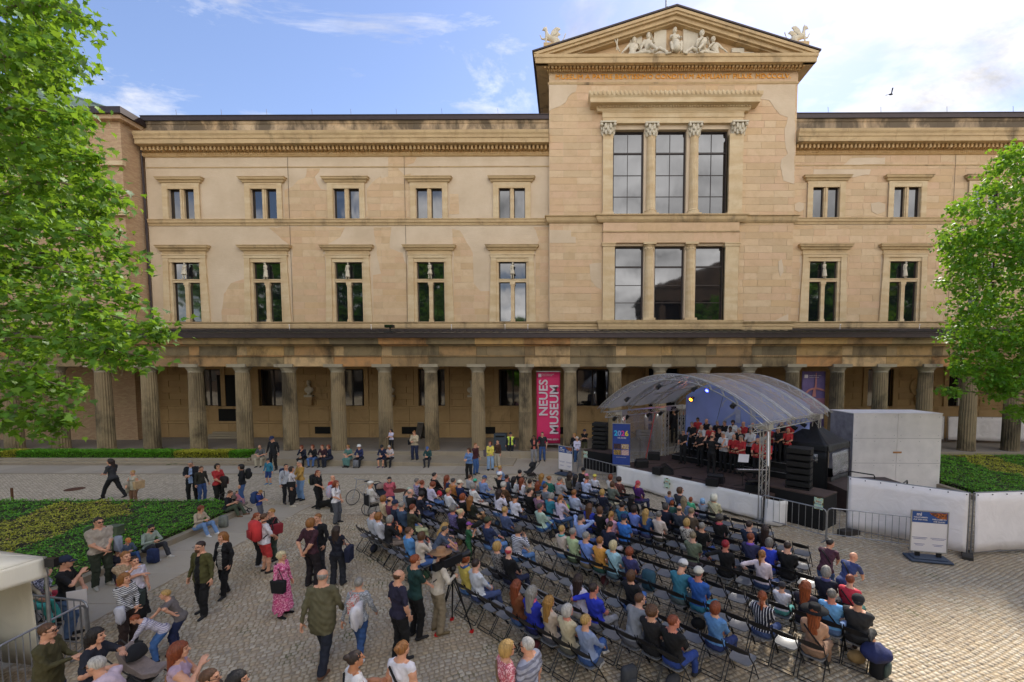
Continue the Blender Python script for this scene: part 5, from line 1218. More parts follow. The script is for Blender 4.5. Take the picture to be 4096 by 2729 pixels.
def clothstrip(name,pts,z0,z1,mat,parent,seg=.12,amp=.02,bot=None,fr=1.0,**k):
    V=[];F=[]; rows=6; cols=0
    P=[Vector(p) for p in pts]
    path=[]
    for a,b in zip(P[:-1],P[1:]):
        n=max(1,int((b-a).length/seg))
        for i in range(n): path.append((a+(b-a)*i/n,(b-a).normalized()))
    path.append((P[-1],(P[-1]-P[-2]).normalized())); s=0
    for i,(p,d) in enumerate(path):
        nrm=Vector((d.y,-d.x,0)); s+=seg
        zt=z1+.0; zb=z0+.03*math.sin(s*1.3)
        for j in range(rows+1):
            t=j/rows; o=amp*(1-t*.75)*(math.sin(s*5.1*fr)+.6*math.sin(s*2.3*fr+1+t*2)+.35*math.sin(s*11*fr)); V.append((p.x+nrm.x*(o+.03*(1-t)),p.y+nrm.y*(o+.03*(1-t)),zb+(zt-zb)*t))
    c=rows+1
    for i in range(len(path)-1):
        for j in range(rows): F.append((i*c+j,(i+1)*c+j,(i+1)*c+j+1,i*c+j+1))
    me=mesh_np(name,V,F,[mat],None,True); o=obj(name,me,parent,**k)
    md=o.modifiers.new('thick','SOLIDIFY'); md.thickness=.006; return o
clothstrip('skirt',[(-.02,-.04),(7.3,-.04)],.08,1.02,M_skirt,stage,amp=.028)
clothstrip('skirt',[(7.42,-.12),(7.9,-.1),(8.1,.25)],.04,.98,M_skirt,stage,amp=.05)
clothstrip('skirt',[(-.04,3.8),(-.04,.0)],.1,1.0,M_tent,stage,amp=.03)
for i in range(3):
    q=MB(); q.box((.9+.0,3.35+i*.75,1.0),(7.2,3.35+.745+i*.75,1.0+.28*(i+1))); q.build('riser',M_blackm,stage); q=MB(); q.box((.9,3.33+i*.75,1.0+.28*(i+1)-.02),(7.2,3.349+i*.75,1.0+.28*(i+1)+.004)); q.build('riser_edge',M_galv,stage)
q=MB()
for i in range(24): q.box((.1+i*.13,5.72,1.001),(.1+i*.13+.07,5.80,1.006))
q.build('hazard_tape',simple('yellow_tape','#c8a818'),stage)
for (a,b) in (((.1,5.0,1.1),(-1.2,6.6,.2)),((.1,5.0,1.9),(-1.2,6.6,1.1)),((.1,5.0,1.5),(-1.2,6.6,.65))): q=MB(); q.tube([a,b],.022,6); q.build('stair_rail',M_black,stage)
# roof
roof=empty('stage_roof',SO,SA,'arched aluminium truss roof over the stage, covered with clear foil','stage roof')
def truss(mb,pts,up,sd,h,w_,n,r=.024):
    """three-chord truss along pts; up(i), sd(i) unit vectors"""
    L_=[];R_=[];B_=[]
    for i,p in enumerate(pts):
        u,s=up(i),sd(i); L_.append(p+u*h/2+s*w_/2);R_.append(p+u*h/2-s*w_/2);B_.append(p-u*h/2)
    for c in (L_,R_,B_): mb.tube(c,r,6)
    for i in range(len(pts)-1):
        for (A,B) in ((L_,B_),(R_,B_),(L_,R_)):
            (a,b)=(A[i],B[i+1]) if i%2 else (B[i],A[i+1]); mb.tube([a,b],r*.5,4,False); 
AX0,AX1,AZ,RISE=-.55,7.75,3.78,1.72; AM=(AX0+AX1)/2
def az(x): return AZ+RISE*(1-((x-AM)/(AX1-AM))**2)
ay=[-.75,1.35,3.45,5.6]
for y in ay:
    xs=np.linspace(AX0,AX1,31); pts=[Vector((x,y,az(x))) for x in xs]
    def up(i): d=(pts[min(i+1,30)]-pts[max(i-1,0)]).normalized(); return Vector((-d.z,0,d.x))
    q=MB(); truss(q,pts,up,lambda i:Vector((0,1,0)),.24,.2,30); q.build('arch_truss',M_alu,roof,smooth=True)
for x in (0.0,7.2):
    pts=[Vector((x,y,3.62)) for y in np.linspace(-.95,5.95,25)]
    q=MB(); truss(q,pts,lambda i:Vector((0,0,1)),lambda i:Vector((1,0,0)),.26,.26,24); q.build('eave_truss',M_alu,roof)
for x,y in ((0,0.25),(7.25,.1),(0,4.0),(0,5.6),(7.2,5.6)):
    z0=1.0 if x<7 or y>1 else 0.0
    q=MB(); ch=[(-.13,-.13),(.13,-.13),(.13,.13),(-.13,.13)]
    for cx_,cy_ in ch: q.tube([(x+cx_,y+cy_,z0),(x+cx_,y+cy_,3.6)],.025,6)
    n=int((3.6-z0)/.28)
    for i in range(n):
        for k in range(4): a=ch[k];b=ch[(k+1)%4]; a,b=(a,b) if i%2 else (b,a); q.tube([(x+a[0],y+a[1],z0+i*.28),(x+b[0],y+b[1],z0+(i+1)*.28)],.011,4,False)
    q.build('tower',M_alu,roof); q=MB(); q.cbox((x,y,3.66),(.42,.42,.2)); q.build('sleeve_block',M_alu,roof); 
    if z0==0: q=MB(); q.cbox((x,y,.02),(.6,.6,.03)); q.build('foot_plate',M_galv,roof)
q=MB(); q.tube([(7.45,-.1,3.5),(7.75,-.75,2.35)],.035,6); q.build('brace',M_alu,roof)
for j in range(3): # foil fields between the arches
    V=[];F=[]; nx,ny=36,8
    for i in range(nx+1):
        x=AX0+(AX1-AX0)*i/nx
        for k in range(ny+1):
            y=ay[j]+(ay[j+1]-ay[j])*k/ny; sag=-.06*math.sin(PI*k/ny)+.012*math.sin(x*9+k)*math.sin(PI*k/ny); V.append((x,y,az(x)+.15+sag))
    for i in range(nx):
        for k in range(ny): a=i*(ny+1)+k; F.append((a,a+ny+1,a+ny+2,a+1))
    obj('foil_cover',mesh_np('foil_cover',V,F,[M_clear],None,True),roof)
V=[];F=[]
for i in range(25):
    for k in range(9): y=.4+3.5*i/24; V.append((-.12+.03*math.sin(y*6+k)+.02*math.sin(y*15),y,1.02+2.5*k/8))
for i in range(24):
    for k in range(8): a=i*9+k; F.append((a,a+9,a+10,a+1))
obj('side_foil',mesh_np('side_foil',V,F,[M_clear],None,True),roof)
for (a,b) in (((-.1,3.2,3.5),(-.1,2.4,1.0)),((-.15,.6,3.5),(-.15,1.1,1.6))): q=MB(); q.tube([a,b],.02,4); q.build('red_strap',M_red,roof)
q=MB(); q.tube([(1.2,1.35,4.6),(4.4,-.2,5.1)],.025,6); q.build('lighting_bar',M_alu,roof); q=MB(); q.tube([S(6.4,.8,5.0)-S(0,0,0)*0 and (4.9,1.4,5.0),(2.35,5.3,2.9)],.012,4); q.build('stay_cable',M_black,roof)
# backdrop with its white figure
bk=empty('backdrop',S(0,5.32),SA,'blue cloth backdrop with large white numerals behind the choir','backdrop')
xs=np.linspace(.45,7.0,40); V=[];F=[]
for i,x in enumerate(xs):
    for k in range(13): zt=az(x)-.18; V.append((x,.015*math.sin(x*7+k*.4),1.0+(zt-1.0)*k/12))
for i in range(39):
    for k in range(12): a=i*13+k; F.append((a,a+13,a+14,a+1))
o=obj('cloth',mesh_np('cloth',V,F,[M_blue],None,True),bk); md=o.modifiers.new('t','SOLIDIFY'); md.thickness=.01
def ribbon(pts,w0,w1,Y=-.035,th=.008):
    q=MB(); P=[Vector((p[0],0,p[1])) for p in pts]; n=len(P); A=[];B=[]
    for i in range(n):
        d=(P[min(i+1,n-1)]-P[max(i-1,0)]).normalized(); nn=Vector((-d.z,0,d.x)); ww=(w0+(w1-w0)*i/(n-1))/2; A.append(P[i]+nn*ww);B.append(P[i]-nn*ww)
    for i in range(n-1):
        q.add([(A[i].x,Y,A[i].z),(A[i+1].x,Y,A[i+1].z),(B[i+1].x,Y,B[i+1].z),(B[i].x,Y,B[i].z),(A[i].x,Y+th,A[i].z),(A[i+1].x,Y+th,A[i+1].z),(B[i+1].x,Y+th,B[i+1].z),(B[i].x,Y+th,B[i].z)],[(0,1,2,3),(7,6,5,4),(0,4,5,1),(3,2,6,7),(0,3,7,4),(1,5,6,2)])
    return q
def bz(pix): return [ (onstage(q1(*p),5.3)[0],onstage(q1(*p),5.3)[1]) for p in pix]
def smooth_(pts,n=8):
    out=[]
    for i in range(len(pts)-1):
        p0=pts[max(i-1,0)];p1=pts[i];p2=pts[i+1];p3=pts[min(i+2,len(pts)-1)]
        for k in range(n):
            t=k/n; out.append(tuple(.5*((2*p1[a])+(-p0[a]+p2[a])*t+(2*p0[a]-5*p1[a]+4*p2[a]-p3[a])*t*t+(-p0[a]+3*p1[a]-3*p2[a]+p3[a])*t**3) for a in(0,1)))
    return out+[pts[-1]]
M_num=simple('pale_print','#b9c0dc',.8)
ribbon(smooth_(bz([(935,110),(945,60),(975,20),(1010,-5)])),.09,.05).build('numeral',M_num,bk)
ribbon(smooth_(bz([(935,480),(940,400),(975,320),(1050,260),(1130,200),(1165,120),(1180,20)])),.10,.12).build('numeral',M_num,bk)
ribbon(bz([(1190,150),(1186,360)]),.27,.27,-.05).build('numeral',M_num,bk)
ribbon(smooth_(bz([(1150,360),(1165,420),(1200,470)])),.05,.12,-.06).build('numeral',M_num,bk)
ribbon(bz([(1425,120),(1420,420)]),.28,.28,-.05).build('numeral',M_num,bk)
# roll-up banner
bn=empty('roll_up_banner',Vector((2.76,21.83,1.0)),rad(-18),'blue roll up banner reading 2026 125 Jahre at the left stage corner','banner')
q=MB(); q.box((-.44,-.01,.06),(.44,.01,2.12)); q.build('banner_sheet',simple('banner_blue','#27408a',.6),bn)
q=MB(); q.box((-.46,-.05,0),(.46,.05,.06)); q.build('base',M_alu,bn); q=MB(); q.box((-.45,-.02,2.12),(.45,.02,2.15)); q.build('top_bar',M_alu,bn)
def ptext(s,size,mat,parent,x,z,y=-.016,w=None,bold=.0,align='CENTER',rot=0):
    me=text_mesh(s,1,mat,.004,bold,align); xs_=[v.co.x for v in me.vertices]; ww=max(xs_)-min(xs_); sx=size if w is None else w/ww
    return obj('lettering',me,parent,(x,y,z),(PI/2,rot,0),(sx,size,1))
for ch,c,x in (('2','#35b6e0',-.28),('0','#8a9ccf',-.1),('2','#dc3f96',.08),('6','#e3cf35',.27)): ptext(ch,.36,simple('print_'+c,c),bn,x,1.52,bold=.03)
ptext('125 JAHRE',.1,M_white,bn,.02,1.38,bold=.01); ptext('www.chorverband-berlin.de',.045,M_white,bn,0,.42)
for (x,z_,c) in ((-.2,.98,'#5a3a3c'),(.2,.98,'#a07830'),(-.2,.68,'#b08a30'),(.2,.68,'#c08890')):
    q=MB(); q.box((x-.185,-.018,z_-.13),(x+.185,-.012,z_+.13)); q.build('printed_photo',cloth(c,'floral','#20242e' if x<0 else '#d8c8b0'),bn)
# line arrays on black platforms
def array(loc,rz,n,label,tall=.28):
    r=empty('speaker_stack',loc,rz,label,'loudspeaker'); q=MB(); q.box((-.42,-.3,0),(.42,.34,.06)); q.build('base_frame',M_black,r)
    for i in range(n):
        z0=.07+i*tall; q=MB(); a=.006*i
        q.add([(-.42,-.26,z0+.02),(.42,-.26,z0+.02),(.42,.3,z0),(-.42,.3,z0),(-.42,-.26,z0+tall-.05),(.42,-.26,z0+tall-.05),(.42,.3,z0+tall-.015),(-.42,.3,z0+tall-.015)],[(0,3,2,1),(4,5,6,7),(0,1,5,4),(1,2,6,5),(2,3,7,6),(3,0,4,7)])
        c=q.build('cabinet',M_blackm,r,bevel=.008); q=MB()
        for s in(-1,1): q.box((s*.423-.002,-.12,z0+.06),(s*.423+.002,-.06,z0+.12)); q.box((s*.423-.002,.1,z0+.06),(s*.423+.002,.16,z0+.12))
        q.build('grip_recess',M_frame,c); q=MB(); q.box((-.4,-.268,z0+.04),(.4,-.262,z0+tall-.07)); q.build('grille',M_black,c)
    return r
pl=empty('speaker_platform',(0,0,0),0,'black draped speaker platform left of the roll up banner','platform')
A=G(*s1(120,1215),1.12);B=G(*s1(500,1275),1.12); D_=Vector((math.cos(SA+PI/2),math.sin(SA+PI/2),0))*1.15
q=MB(); a=[A,B,B+D_,A+D_]; q.prism([(p.x,p.y) for p in a],lambda p,h:(p[0],p[1],h),0,1.09); q.build('drape',M_blackm,pl); q=MB(); q.prism([(p.x,p.y) for p in a],lambda p,h:(p[0],p[1],h),1.092,1.13); q.build('top',M_deck,pl)
p_=G(*s1(350,1215),1.13); array((p_.x,p_.y+.15,1.13),SA+.45,6,'tall black stack of loudspeakers left of the roll up banner',.255)
pr=empty('speaker_platform',(0,0,0),0,'black draped speaker platform right of the stage, a poster taped to it','platform')
a=[(8.0,17.1),(9.25,15.6),(10.15,16.3),(8.9,17.8)]; q=MB(); q.prism(a,lambda p,h:(p[0],p[1],h),0,1.2); q.build('drape',M_blackm,pr); q=MB(); q.prism(a,lambda p,h:(p[0],p[1],h),1.202,1.25); q.build('top',M_deck,pr)
array((9.0,16.85,1.25),SA+.15,6,'tall black stack of loudspeakers before the black tent',.255)
def poster(c,rz,label):
    r=empty('taped_poster',c,rz,label,'poster'); q=MB(); q.box((-.15,-.006,-.21),(.15,0,.21)); q.build('sheet',cloth('#a8d8d0','floral','#e8e2a0'),r)
    ptext('Singen',.07,simple('poster_red','#c03030'),r,0,.05,-.01); ptext('das Chorfest',.045,simple('poster_blue','#2a4aa0'),r,0,-.03,-.01)
    for x,z_ in ((-.15,0),(.15,0),(0,.21),(0,-.21)): q=MB(); q.cbox((x,-.008,z_),(.05,.006,.09) if z_==0 else (.12,.006,.04)); q.build('tape',simple('brown_tape','#5a4a20'),r)
b=Vector((8.0,17.1));e=Vector((9.25,15.6)); dd=(e-b).normalized(); pp=b+dd*1.78; poster((pp.x-dd.y*-.0-.01*1,pp.y-.02,.98),math.atan2(dd.y,dd.x),'pale blue poster taped to the black platform right of the stage')
pp=S(3.05,-.14,.78); poster((pp.x,pp.y,.72),SA,'pale blue poster taped to the middle of the white stage skirt')
a_=(B-A).normalized(); pp=A+a_*.15; poster((pp.x,pp.y-.03,.85),math.atan2(a_.y,a_.x),'pale poster taped to the black platform left of the stage')
# monitors
def wedge(loc,rz,label,w_=.62,h=.42):
    r=empty('stage_monitor',loc,rz,label,'monitor speaker'); q=MB(); q.prism([(-.28,0),(.26,0),(.26,.1),(-.1,h),(-.28,h*.82)],lambda p,hh:(hh,p[0],p[1]),-w_/2,w_/2); q.build('cabinet',M_black,r,bevel=.012)
    q=MB(); n=Vector((0,h-.1,.36)).normalized(); q.add([(-w_/2+.04,.262-.01,.12),(w_/2-.04,.262-.01,.12),(w_/2-.04,-.085,h-.0),(-w_/2+.04,-.085,h-.0)],[(0,1,2,3)]); 
    o=q.build('grille',M_blackm,r); o.location=(0,.012,.012); md=o.modifiers.new('t','SOLIDIFY'); md.thickness=.008
def GS(p,z=1.0): v=G(*p,z); return (v.x,v.y,z)
wedge(GS(s1(920,1455)),SA+.9,'black monitor speaker just right of the banner foot')
wedge(GS(s1(1100,1350)),SA+.6,'black monitor speaker by the left foil wall'); wedge(GS(s1(1290,1545)),SA-.9,'tilted black monitor speaker on the stage front, leaning left')
q=MB(); q.cbox((0,0,.17),(.42,.34,.34)); q.build('subwoofer',M_black,label='small black cabinet beside the tilted monitor on the stage front',cat='speaker cabinet',loc=GS(s1(1155,1560)),rz=SA,bevel=.01)
wedge(GS(q1(840,1290)),SA+.35,'black monitor speaker behind the cabinet at the middle of the stage front',.66,.4); q=MB(); q.cbox((0,0,.16),(.5,.3,.32)); q.build('subwoofer',M_black,label='low black cabinet at the middle of the stage front',cat='speaker cabinet',loc=GS(q1(780,1345)),rz=SA+.3,bevel=.01)
wedge(GS(q1(1450,1430)),SA+.3,'grey black monitor speaker under the keyboard bench',.68,.36)
def micstand(p,h,label,boom=.35,z=1.0,az_=0):
    l=GS(p,z); r=empty('microphone_stand',l,az_,label,'microphone stand'); q=MB(); q.tube([(0,0,.05),(0,0,h)],.012,6); q.build('pole',M_black,r); q=MB(); q.tube([(0,0,h),(-boom,0,h+.3)],.009,5); q.build('boom',M_black,r)
    q=MB(); q.tube([(-boom,0,h+.3),(-boom-.05,0,h+.33)],.02,8); q.ball((-boom-.08,0,h+.35),.03,8,6); q.build('microphone',M_black,r)
    for k in range(3): a=k*2.09; q=MB(); q.tube([(0,0,.1),(.3*math.cos(a),.3*math.sin(a),.01)],.01,5); q.build('leg',M_black,r)
micstand(s1(905,1365),1.15,'black microphone stand beside the left foil wall')
micstand(s1(1465,1400),1.3,'black microphone stand before the leftmost choir singer',.25)
micstand(q1(640,1045),1.25,'black microphone stand left of the conductor',-.2); micstand(q1(1130,1125),1.45,'black microphone stand right of the conductor',-.05,az_=1.2); micstand(q1(1515,1050),1.5,'black microphone stand at the keyboard',.0,az_=1)
# keyboard
kb=empty('keyboard',(7.42,17.45,1.74),rad(-3),'black stage keyboard with white keys on a folding stand','keyboard'); q=MB(); q.cbox((0,0,.05),(1.3,.32,.09)); q.build('case',M_black,kb,bevel=.008)
q=MB(); q.box((-.56,-.16,.096),(.6,-.02,.106)); q.build('white_keys',M_white,kb); q=MB()
for i in range(36): 
    if i%7 not in (2,6): q.box((-.555+i*.032+.022,-.10,.107),(-.555+i*.032+.034,-.02,.115))
q.build('black_keys',M_black,kb,kind='stuff')
for s in(-1,1): q=MB(); q.tube([(s*.35,-.25,-.73),(-s*.35,.2,-.01)],.018,5); q.build('stand_leg',M_black,kb)
kn=empty('keyboard_bench',(7.35,16.95,1.0),rad(-3),'black padded bench before the keyboard','bench'); q=MB(); q.cbox((0,0,.5),(.7,.32,.07)); q.build('seat',M_black,kn,bevel=.015)
for s in(-1,1): q=MB(); q.tube([(s*.25,-.12,0),(-s*.2,.12,.46)],.014,5); q.build('leg',M_black,kn)
ms=empty('music_stand',(7.3,18.0,1.0),rad(-20),'music stand with white sheets behind the keyboard','music stand'); q=MB(); q.tube([(0,0,0),(0,0,1.0)],.012,5); q.build('pole',M_black,ms); q=MB(); q.add([(-.2,0,1.0),(.2,0,1.0),(.24,.2,1.3),(-.16,.2,1.3)],[(0,1,2,3)]); o=q.build('sheets',M_white,ms); md=o.modifiers.new('t','SOLIDIFY'); md.thickness=.01
for i,(pts) in enumerate(([(1.2,.3),(2.2,.9),(2.6,2.2),(3.1,2.3)],[(3.3,.4),(4.6,.5),(5.6,.25),(6.9,.5)],[(.6,1.2),(1.6,2.8),(2.1,2.9)],[(5.8,.6),(6.2,1.6),(6.9,1.5)])):
    q=MB(); q.tube([S(x,y,1.015) for x,y in smooth_(pts,8)],.012,5); q.build('cable',M_black,label=['black cable from the monitors towards the conductor','black cable running along the stage front','black cable along the left foil wall','black cable looping below the keyboard'][i],cat='cable')
q=MB(); q.cbox((0,0,.05),(.45,.12,.1)); q.build('stage_box',M_black,label='small black junction box on the front edge of the stage deck',cat='stage box',loc=GS(q1(380,1235)),rz=SA)
# lamps on the truss
def par(loc,aim,label,col=None):
    r=empty('stage_light',loc,0,label,'stage light'); r.rotation_euler=(aim[0],0,aim[1])
    q=MB(); q.lathe([(.06,-.2),(.085,-.16),(.095,.02),(.10,.04)],12,(0,0,0)); c=q.build('lamp_can',M_black,r); q=MB(); q.lathe([(.092,.041),(.05,.046),(.002,.047)],12,(0,0,0)); q.build('lens',emis('lit_lens',col[0],col[1]) if col else M_glass,r)
    q=MB(); q.tube([(-.12,0,0),(-.12,-.0,-.22),(.12,0,-.22),(.12,0,0)],.012,5); q.build('yoke',M_black,r)
names=['leftmost black lamp under the left eave truss','second black lamp along the left eave truss','third black lamp along the left eave truss, above the foil wall','fourth black lamp along the left eave truss','black lamp at the rear end of the left eave truss']
for (p,x),nm in zip(((s1(545,755),0.0),(s1(715,745),0.0),(s1(1020,710),0),(s1(1185,690),0),(s1(1410,670),0)),names):
    r=Vector(ray(*p)); ln=ST.inverted().to_3x3()@r; e=ST.inverted()@Vector((0,0,EYE)); t=(x-e.x)/ln.x; l=Vector((0,0,EYE))+r*t; l.z=min(l.z,3.36); par(l,(rad(125),SA-PI/2+rad(-20)),nm,('#ffffff',1.2) if 'leftmost' not in nm else None)
for p,nm,y,c in ((s1(1155,350),'black lamp hanging from the front arch left of its crown',-.6,None),(s1(715,525),'black lamp hanging low on the left of the front arch',-.5,None),(q1(1100,100),'black lamp hanging on the right half of the front arch',-.55,None),(s1(1648,380),'black lamp hanging below the crown of the arches',1.2,None),(k4(1315,338),'lamp glowing blue under the roof',5.0,('#3038ff',6)),(k4(1180,413),'lamp glowing orange before the blue backdrop',5.0,('#ff8010',5)),(q1(1545,540),'round black lamp before the front right tower',.3,None)):
    x,z_=onstage(p,y); l=S(x,y,z_); par(l,(rad(120),SA+PI*.0),nm,c)
for p,nm in ((s2(460,920),'black lamp above the black tent, the left one'),(s2(590,880),'black lamp above the black tent, the middle one'),(s2(790,840),'black lamp above the black tent, the right one')):
    l=G(*p,3.25); par(l,(rad(120),SA+1.5),nm)
# tent, container, fences
tn=empty('black_tent',(11.3,18.9,0),rad(37.7),'black pop up tent with clear windows between stage and white box','tent')
a_,b_=2.3,2.15; q=MB(); 
for x in(0,a_):
    for y in(0,b_): q.tube([(x,y,0),(x,y,2.5)],.03,5)
q.build('frame',M_black,tn)
V=[(0,0,2.5),(a_,0,2.5),(a_,b_,2.5),(0,b_,2.5),(a_/2,b_/2,3.45)]
q=MB(); n_=10; VV=[];FF=[]
for k in range(4):
    A0=Vector(V[k]);B0=Vector(V[(k+1)%4]);C0=Vector(V[4]); o=len(VV)
    for i in range(n_+1):
        for j in range(n_+1):
            t=j/n_; p=A0.lerp(B0,i/n_).lerp(C0,t); p.z-=.16*math.sin(PI*t)*(1-.5*abs(i/n_-.5)*2)*1.0; VV.append(p)
    for i in range(n_):
        for j in range(n_): a=o+i*(n_+1)+j; FF.append((a,a+n_+1,a+n_+2,a+1))
q.add(VV,FF); o=q.build('canopy',M_tent,tn,smooth=True); md=o.modifiers.new('t','SOLIDIFY'); md.thickness=.01
for k in range(4):
    A0=V[k];B0=V[(k+1)%4]; clothstrip('valance',[A0[:2],B0[:2]],2.22,2.5,M_tent,tn,amp=.015)
clothstrip('side_wall',[(0,0),(0,b_)],.02,2.3,M_tent,tn,amp=.03); clothstrip('side_wall',[(a_,0),(a_,b_)],.02,1.1,M_tent,tn,amp=.03); clothstrip('window_foil',[(.5,.01),(a_,.01)],1.1,2.15,M_clear,tn,amp=.02); clothstrip('side_wall',[(.4,.0),(a_,.0)],.02,1.1,M_tent,tn,amp=.03); clothstrip('window_foil',[(-.02,.4),(-.02,1.7)],1.2,2.1,M_clear,tn,amp=.02)
bx=empty('white_box',(14.1,21.55,0),rad(-1),'large white plywood box standing beside the stage','box')
M_box=simple('white_plywood','#f2ebe8',.75,0,.08,1.6,.004,5)
for i,(a,b) in enumerate(((0,2.12),(2.14,4.25))): q=MB(); q.box((a,0,0.02),(b,.04,3.65)); q.build('front_panel',M_box,bx)
q=MB(); q.box((.0,.045,0.02),(.04,1.95,3.65)); q.build('side_panel',simple('stained_plywood','#9c9a9c',.8,0,.3,2),bx); q=MB(); q.box((4.21,.045,0.02),(4.25,1.95,3.65)); q.build('side_panel',M_box,bx); q=MB(); q.box((-.02,-.02,3.652),(2.12,2,3.69)); q.box((2.13,-.02,3.652),(4.27,2,3.69)); q.build('top_panel',M_box,bx)
for k_,(a_,b_,c_) in enumerate(((0,2.12,2.45),(2.14,4.25,2.45),(0,2.12,1.22),(2.14,4.25,1.22))): q=MB(); q.box((a_+.02,-.004,c_-.006),(b_-.02,0,c_+.006)); q.build('panel_joint',simple('joint_grey','#8f8886'),bx)
for x_ in (.15,1.05,1.98,2.3,3.2,4.1):
    for z_ in (.3,1.1,1.35,2.3,2.6,3.5): q=MB(); q.cbox((x_,-.004,z_),(.025,.006,.025)); q.build('screw',M_galv,bx)
q=MB(); q.box((1.95,-.03,1.72),(2.35,-.005,1.8)); q.build('wooden_batten',simple('raw_wood','#b98350'),bx)
def barrier(a,b,label,h=1.1,n=9,grp=None,hook=True):
    a=Vector((a[0],a[1],0));b=Vector((b[0],b[1],0)); L_=(b-a).length; an=math.atan2((b-a).y,(b-a).x); r=empty('crowd_barrier',a,an,label,'barrier',grp)
    q=MB(); q.tube([(0,0,.05),(0,0,h-.12),(.04,0,h-.04),(.12,0,h),(L_-.12,0,h),(L_-.04,0,h-.04),(L_,0,h-.12),(L_,0,.05)],.021,7); q.tube([(0,0,.2),(L_,0,.2)],.016,6); q.build('frame',M_galv,r)
    for i in range(n): x=L_*(i+1)/(n+1); q=MB(); q.tube([(x,0,.2),(x,0,h)],.009,5); q.build('bar',M_galv,r)
    for x in(.02,L_-.02): q=MB(); q.cbox((x,0,.015),(.05,.6,.03)); q.build('foot',M_galv,r)
    return r
barrier((7.39,16.40),(8.80,14.66),'grey crowd barrier in front of the black platform right of the stage',n=9); barrier((8.93,14.83),(11.1,13.88),'grey crowd barrier in front of the left white tarpaulin fence',n=12)
a=G(*s1(120,1325),1.08);b=G(*s1(580,1440),1.08); barrier(a,b,'grey crowd barrier in front of the black platform left of the stage',n=9)
a=G(*s1(85,1195),1.08); barrier((a.x,a.y),(a.x-.25,a.y-1.9),'grey crowd barrier end on beside the woman with the red jacket',n=9)
a=G(*k4(180,810),1.08);b=G(*k4(255,820),1.08); barrier((a.x,a.y+.9),(a.x-.2,a.y-1.2),'grey crowd barrier end on, the left one near the sign board',n=8)
for i in range(3): a=S(-.9+i*.0,1.0+i*2.3);b=S(-.9,3.1+i*2.3); barrier(a,b,['grey barrier behind the left foil wall, nearest the banner','grey barrier behind the left foil wall, the middle one','grey barrier by the stage stairs'][i],n=9)
def tarpfence(a,b,z1,label,mat=None,z0=.12,feet=True,base=0):
    a=Vector((a[0],a[1],0));b=Vector((b[0],b[1],0)); L_=(b-a).length; an=math.atan2((b-a).y,(b-a).x); r=empty('tarpaulin_fence',(a.x,a.y,base),an,label,'fence')
    q=MB(); q.tube([(0,0,0.05),(0,0,z1),(L_,0,z1),(L_,0,.05)],.022,6); q.tube([(0,0,.14),(L_,0,.14)],.018,6); q.build('frame',M_galv,r)
    o=clothstrip('tarpaulin',[(.03,-.03),(L_-.03,-.03)],z0+.05,z1-.01,mat or M_tarp,r,amp=.018)
    q=MB(); [q.cbox((.08+i*(L_-.16)/7,-.06,z1-.06),(.03,.02,.03)) for i in range(8)]; q.build('eyelets',M_frame,r,kind='stuff')
    if feet: q=MB(); q.prism([(-.36,0),(.36,0),(.36,.1),(.3,.14),(-.3,.14),(-.36,.1)],lambda p,h:(h,p[0],p[1]),L_-.12,L_+.14); q.build('concrete_foot',M_kerb if False else simple('black_rubber_foot','#3a3632',.9),r)
    return r
f1=tarpfence((10.02,15.5),(12.46,13.45),2.02,'white tarpaulin fence right of the stage, the left panel'); f2=tarpfence((12.58,13.46),(16.2,13.85),2.02,'white tarpaulin fence right of the stage, the right panel, cut by the photo edge',feet=False)
q=MB(); q.cbox((0,0,.1),(.75,.3,.2)); q.build('ballast_block',simple('black_rubber_foot','#34302c',.9),label='dark ballast block under the left end of the tarpaulin fence',cat='ballast block',loc=(9.95,15.25,0),rz=.3,bevel=.02)
tarpfence((26.7,33.0),(28.0,32.6),1.9,'white tarpaulin fence under the colonnade, the dark left panel',feet=False,base=.46); tarpfence((28.15,32.5),(33.2,31.9),1.9,'white tarpaulin fence under the colonnade behind the right columns',feet=False,base=.46)
for (p,q_,r_,lab) in ((s3(1400,110),s3(1720,160),0,'black handrail left, before the white box'),(s3(1645,215),s3(2000,290),0,'black handrail middle, before the white box'),(s3(2030,300),s3(2130,225),0,'black handrail right, before the white box')):
    a=G(*p,1.75);b=G(*q_,1.75); q=MB(); q.tube([(a.x,a.y,.9),(a.x,a.y,1.69),(a.x*.97+b.x*.03,a.y*.97+b.y*.03,1.75),(b.x*.97+a.x*.03,b.y*.97+a.y*.03,1.75),(b.x,b.y,1.69),(b.x,b.y,.9)],.025,6); q.build('handrail',M_black,label=lab,cat='handrail')
q=MB(); q.box((11.4,17.6,.0),(14.6,20.0,.9)); q.build('loading_deck',M_deck,label='brown loading deck behind the tarpaulin fence',cat='deck')
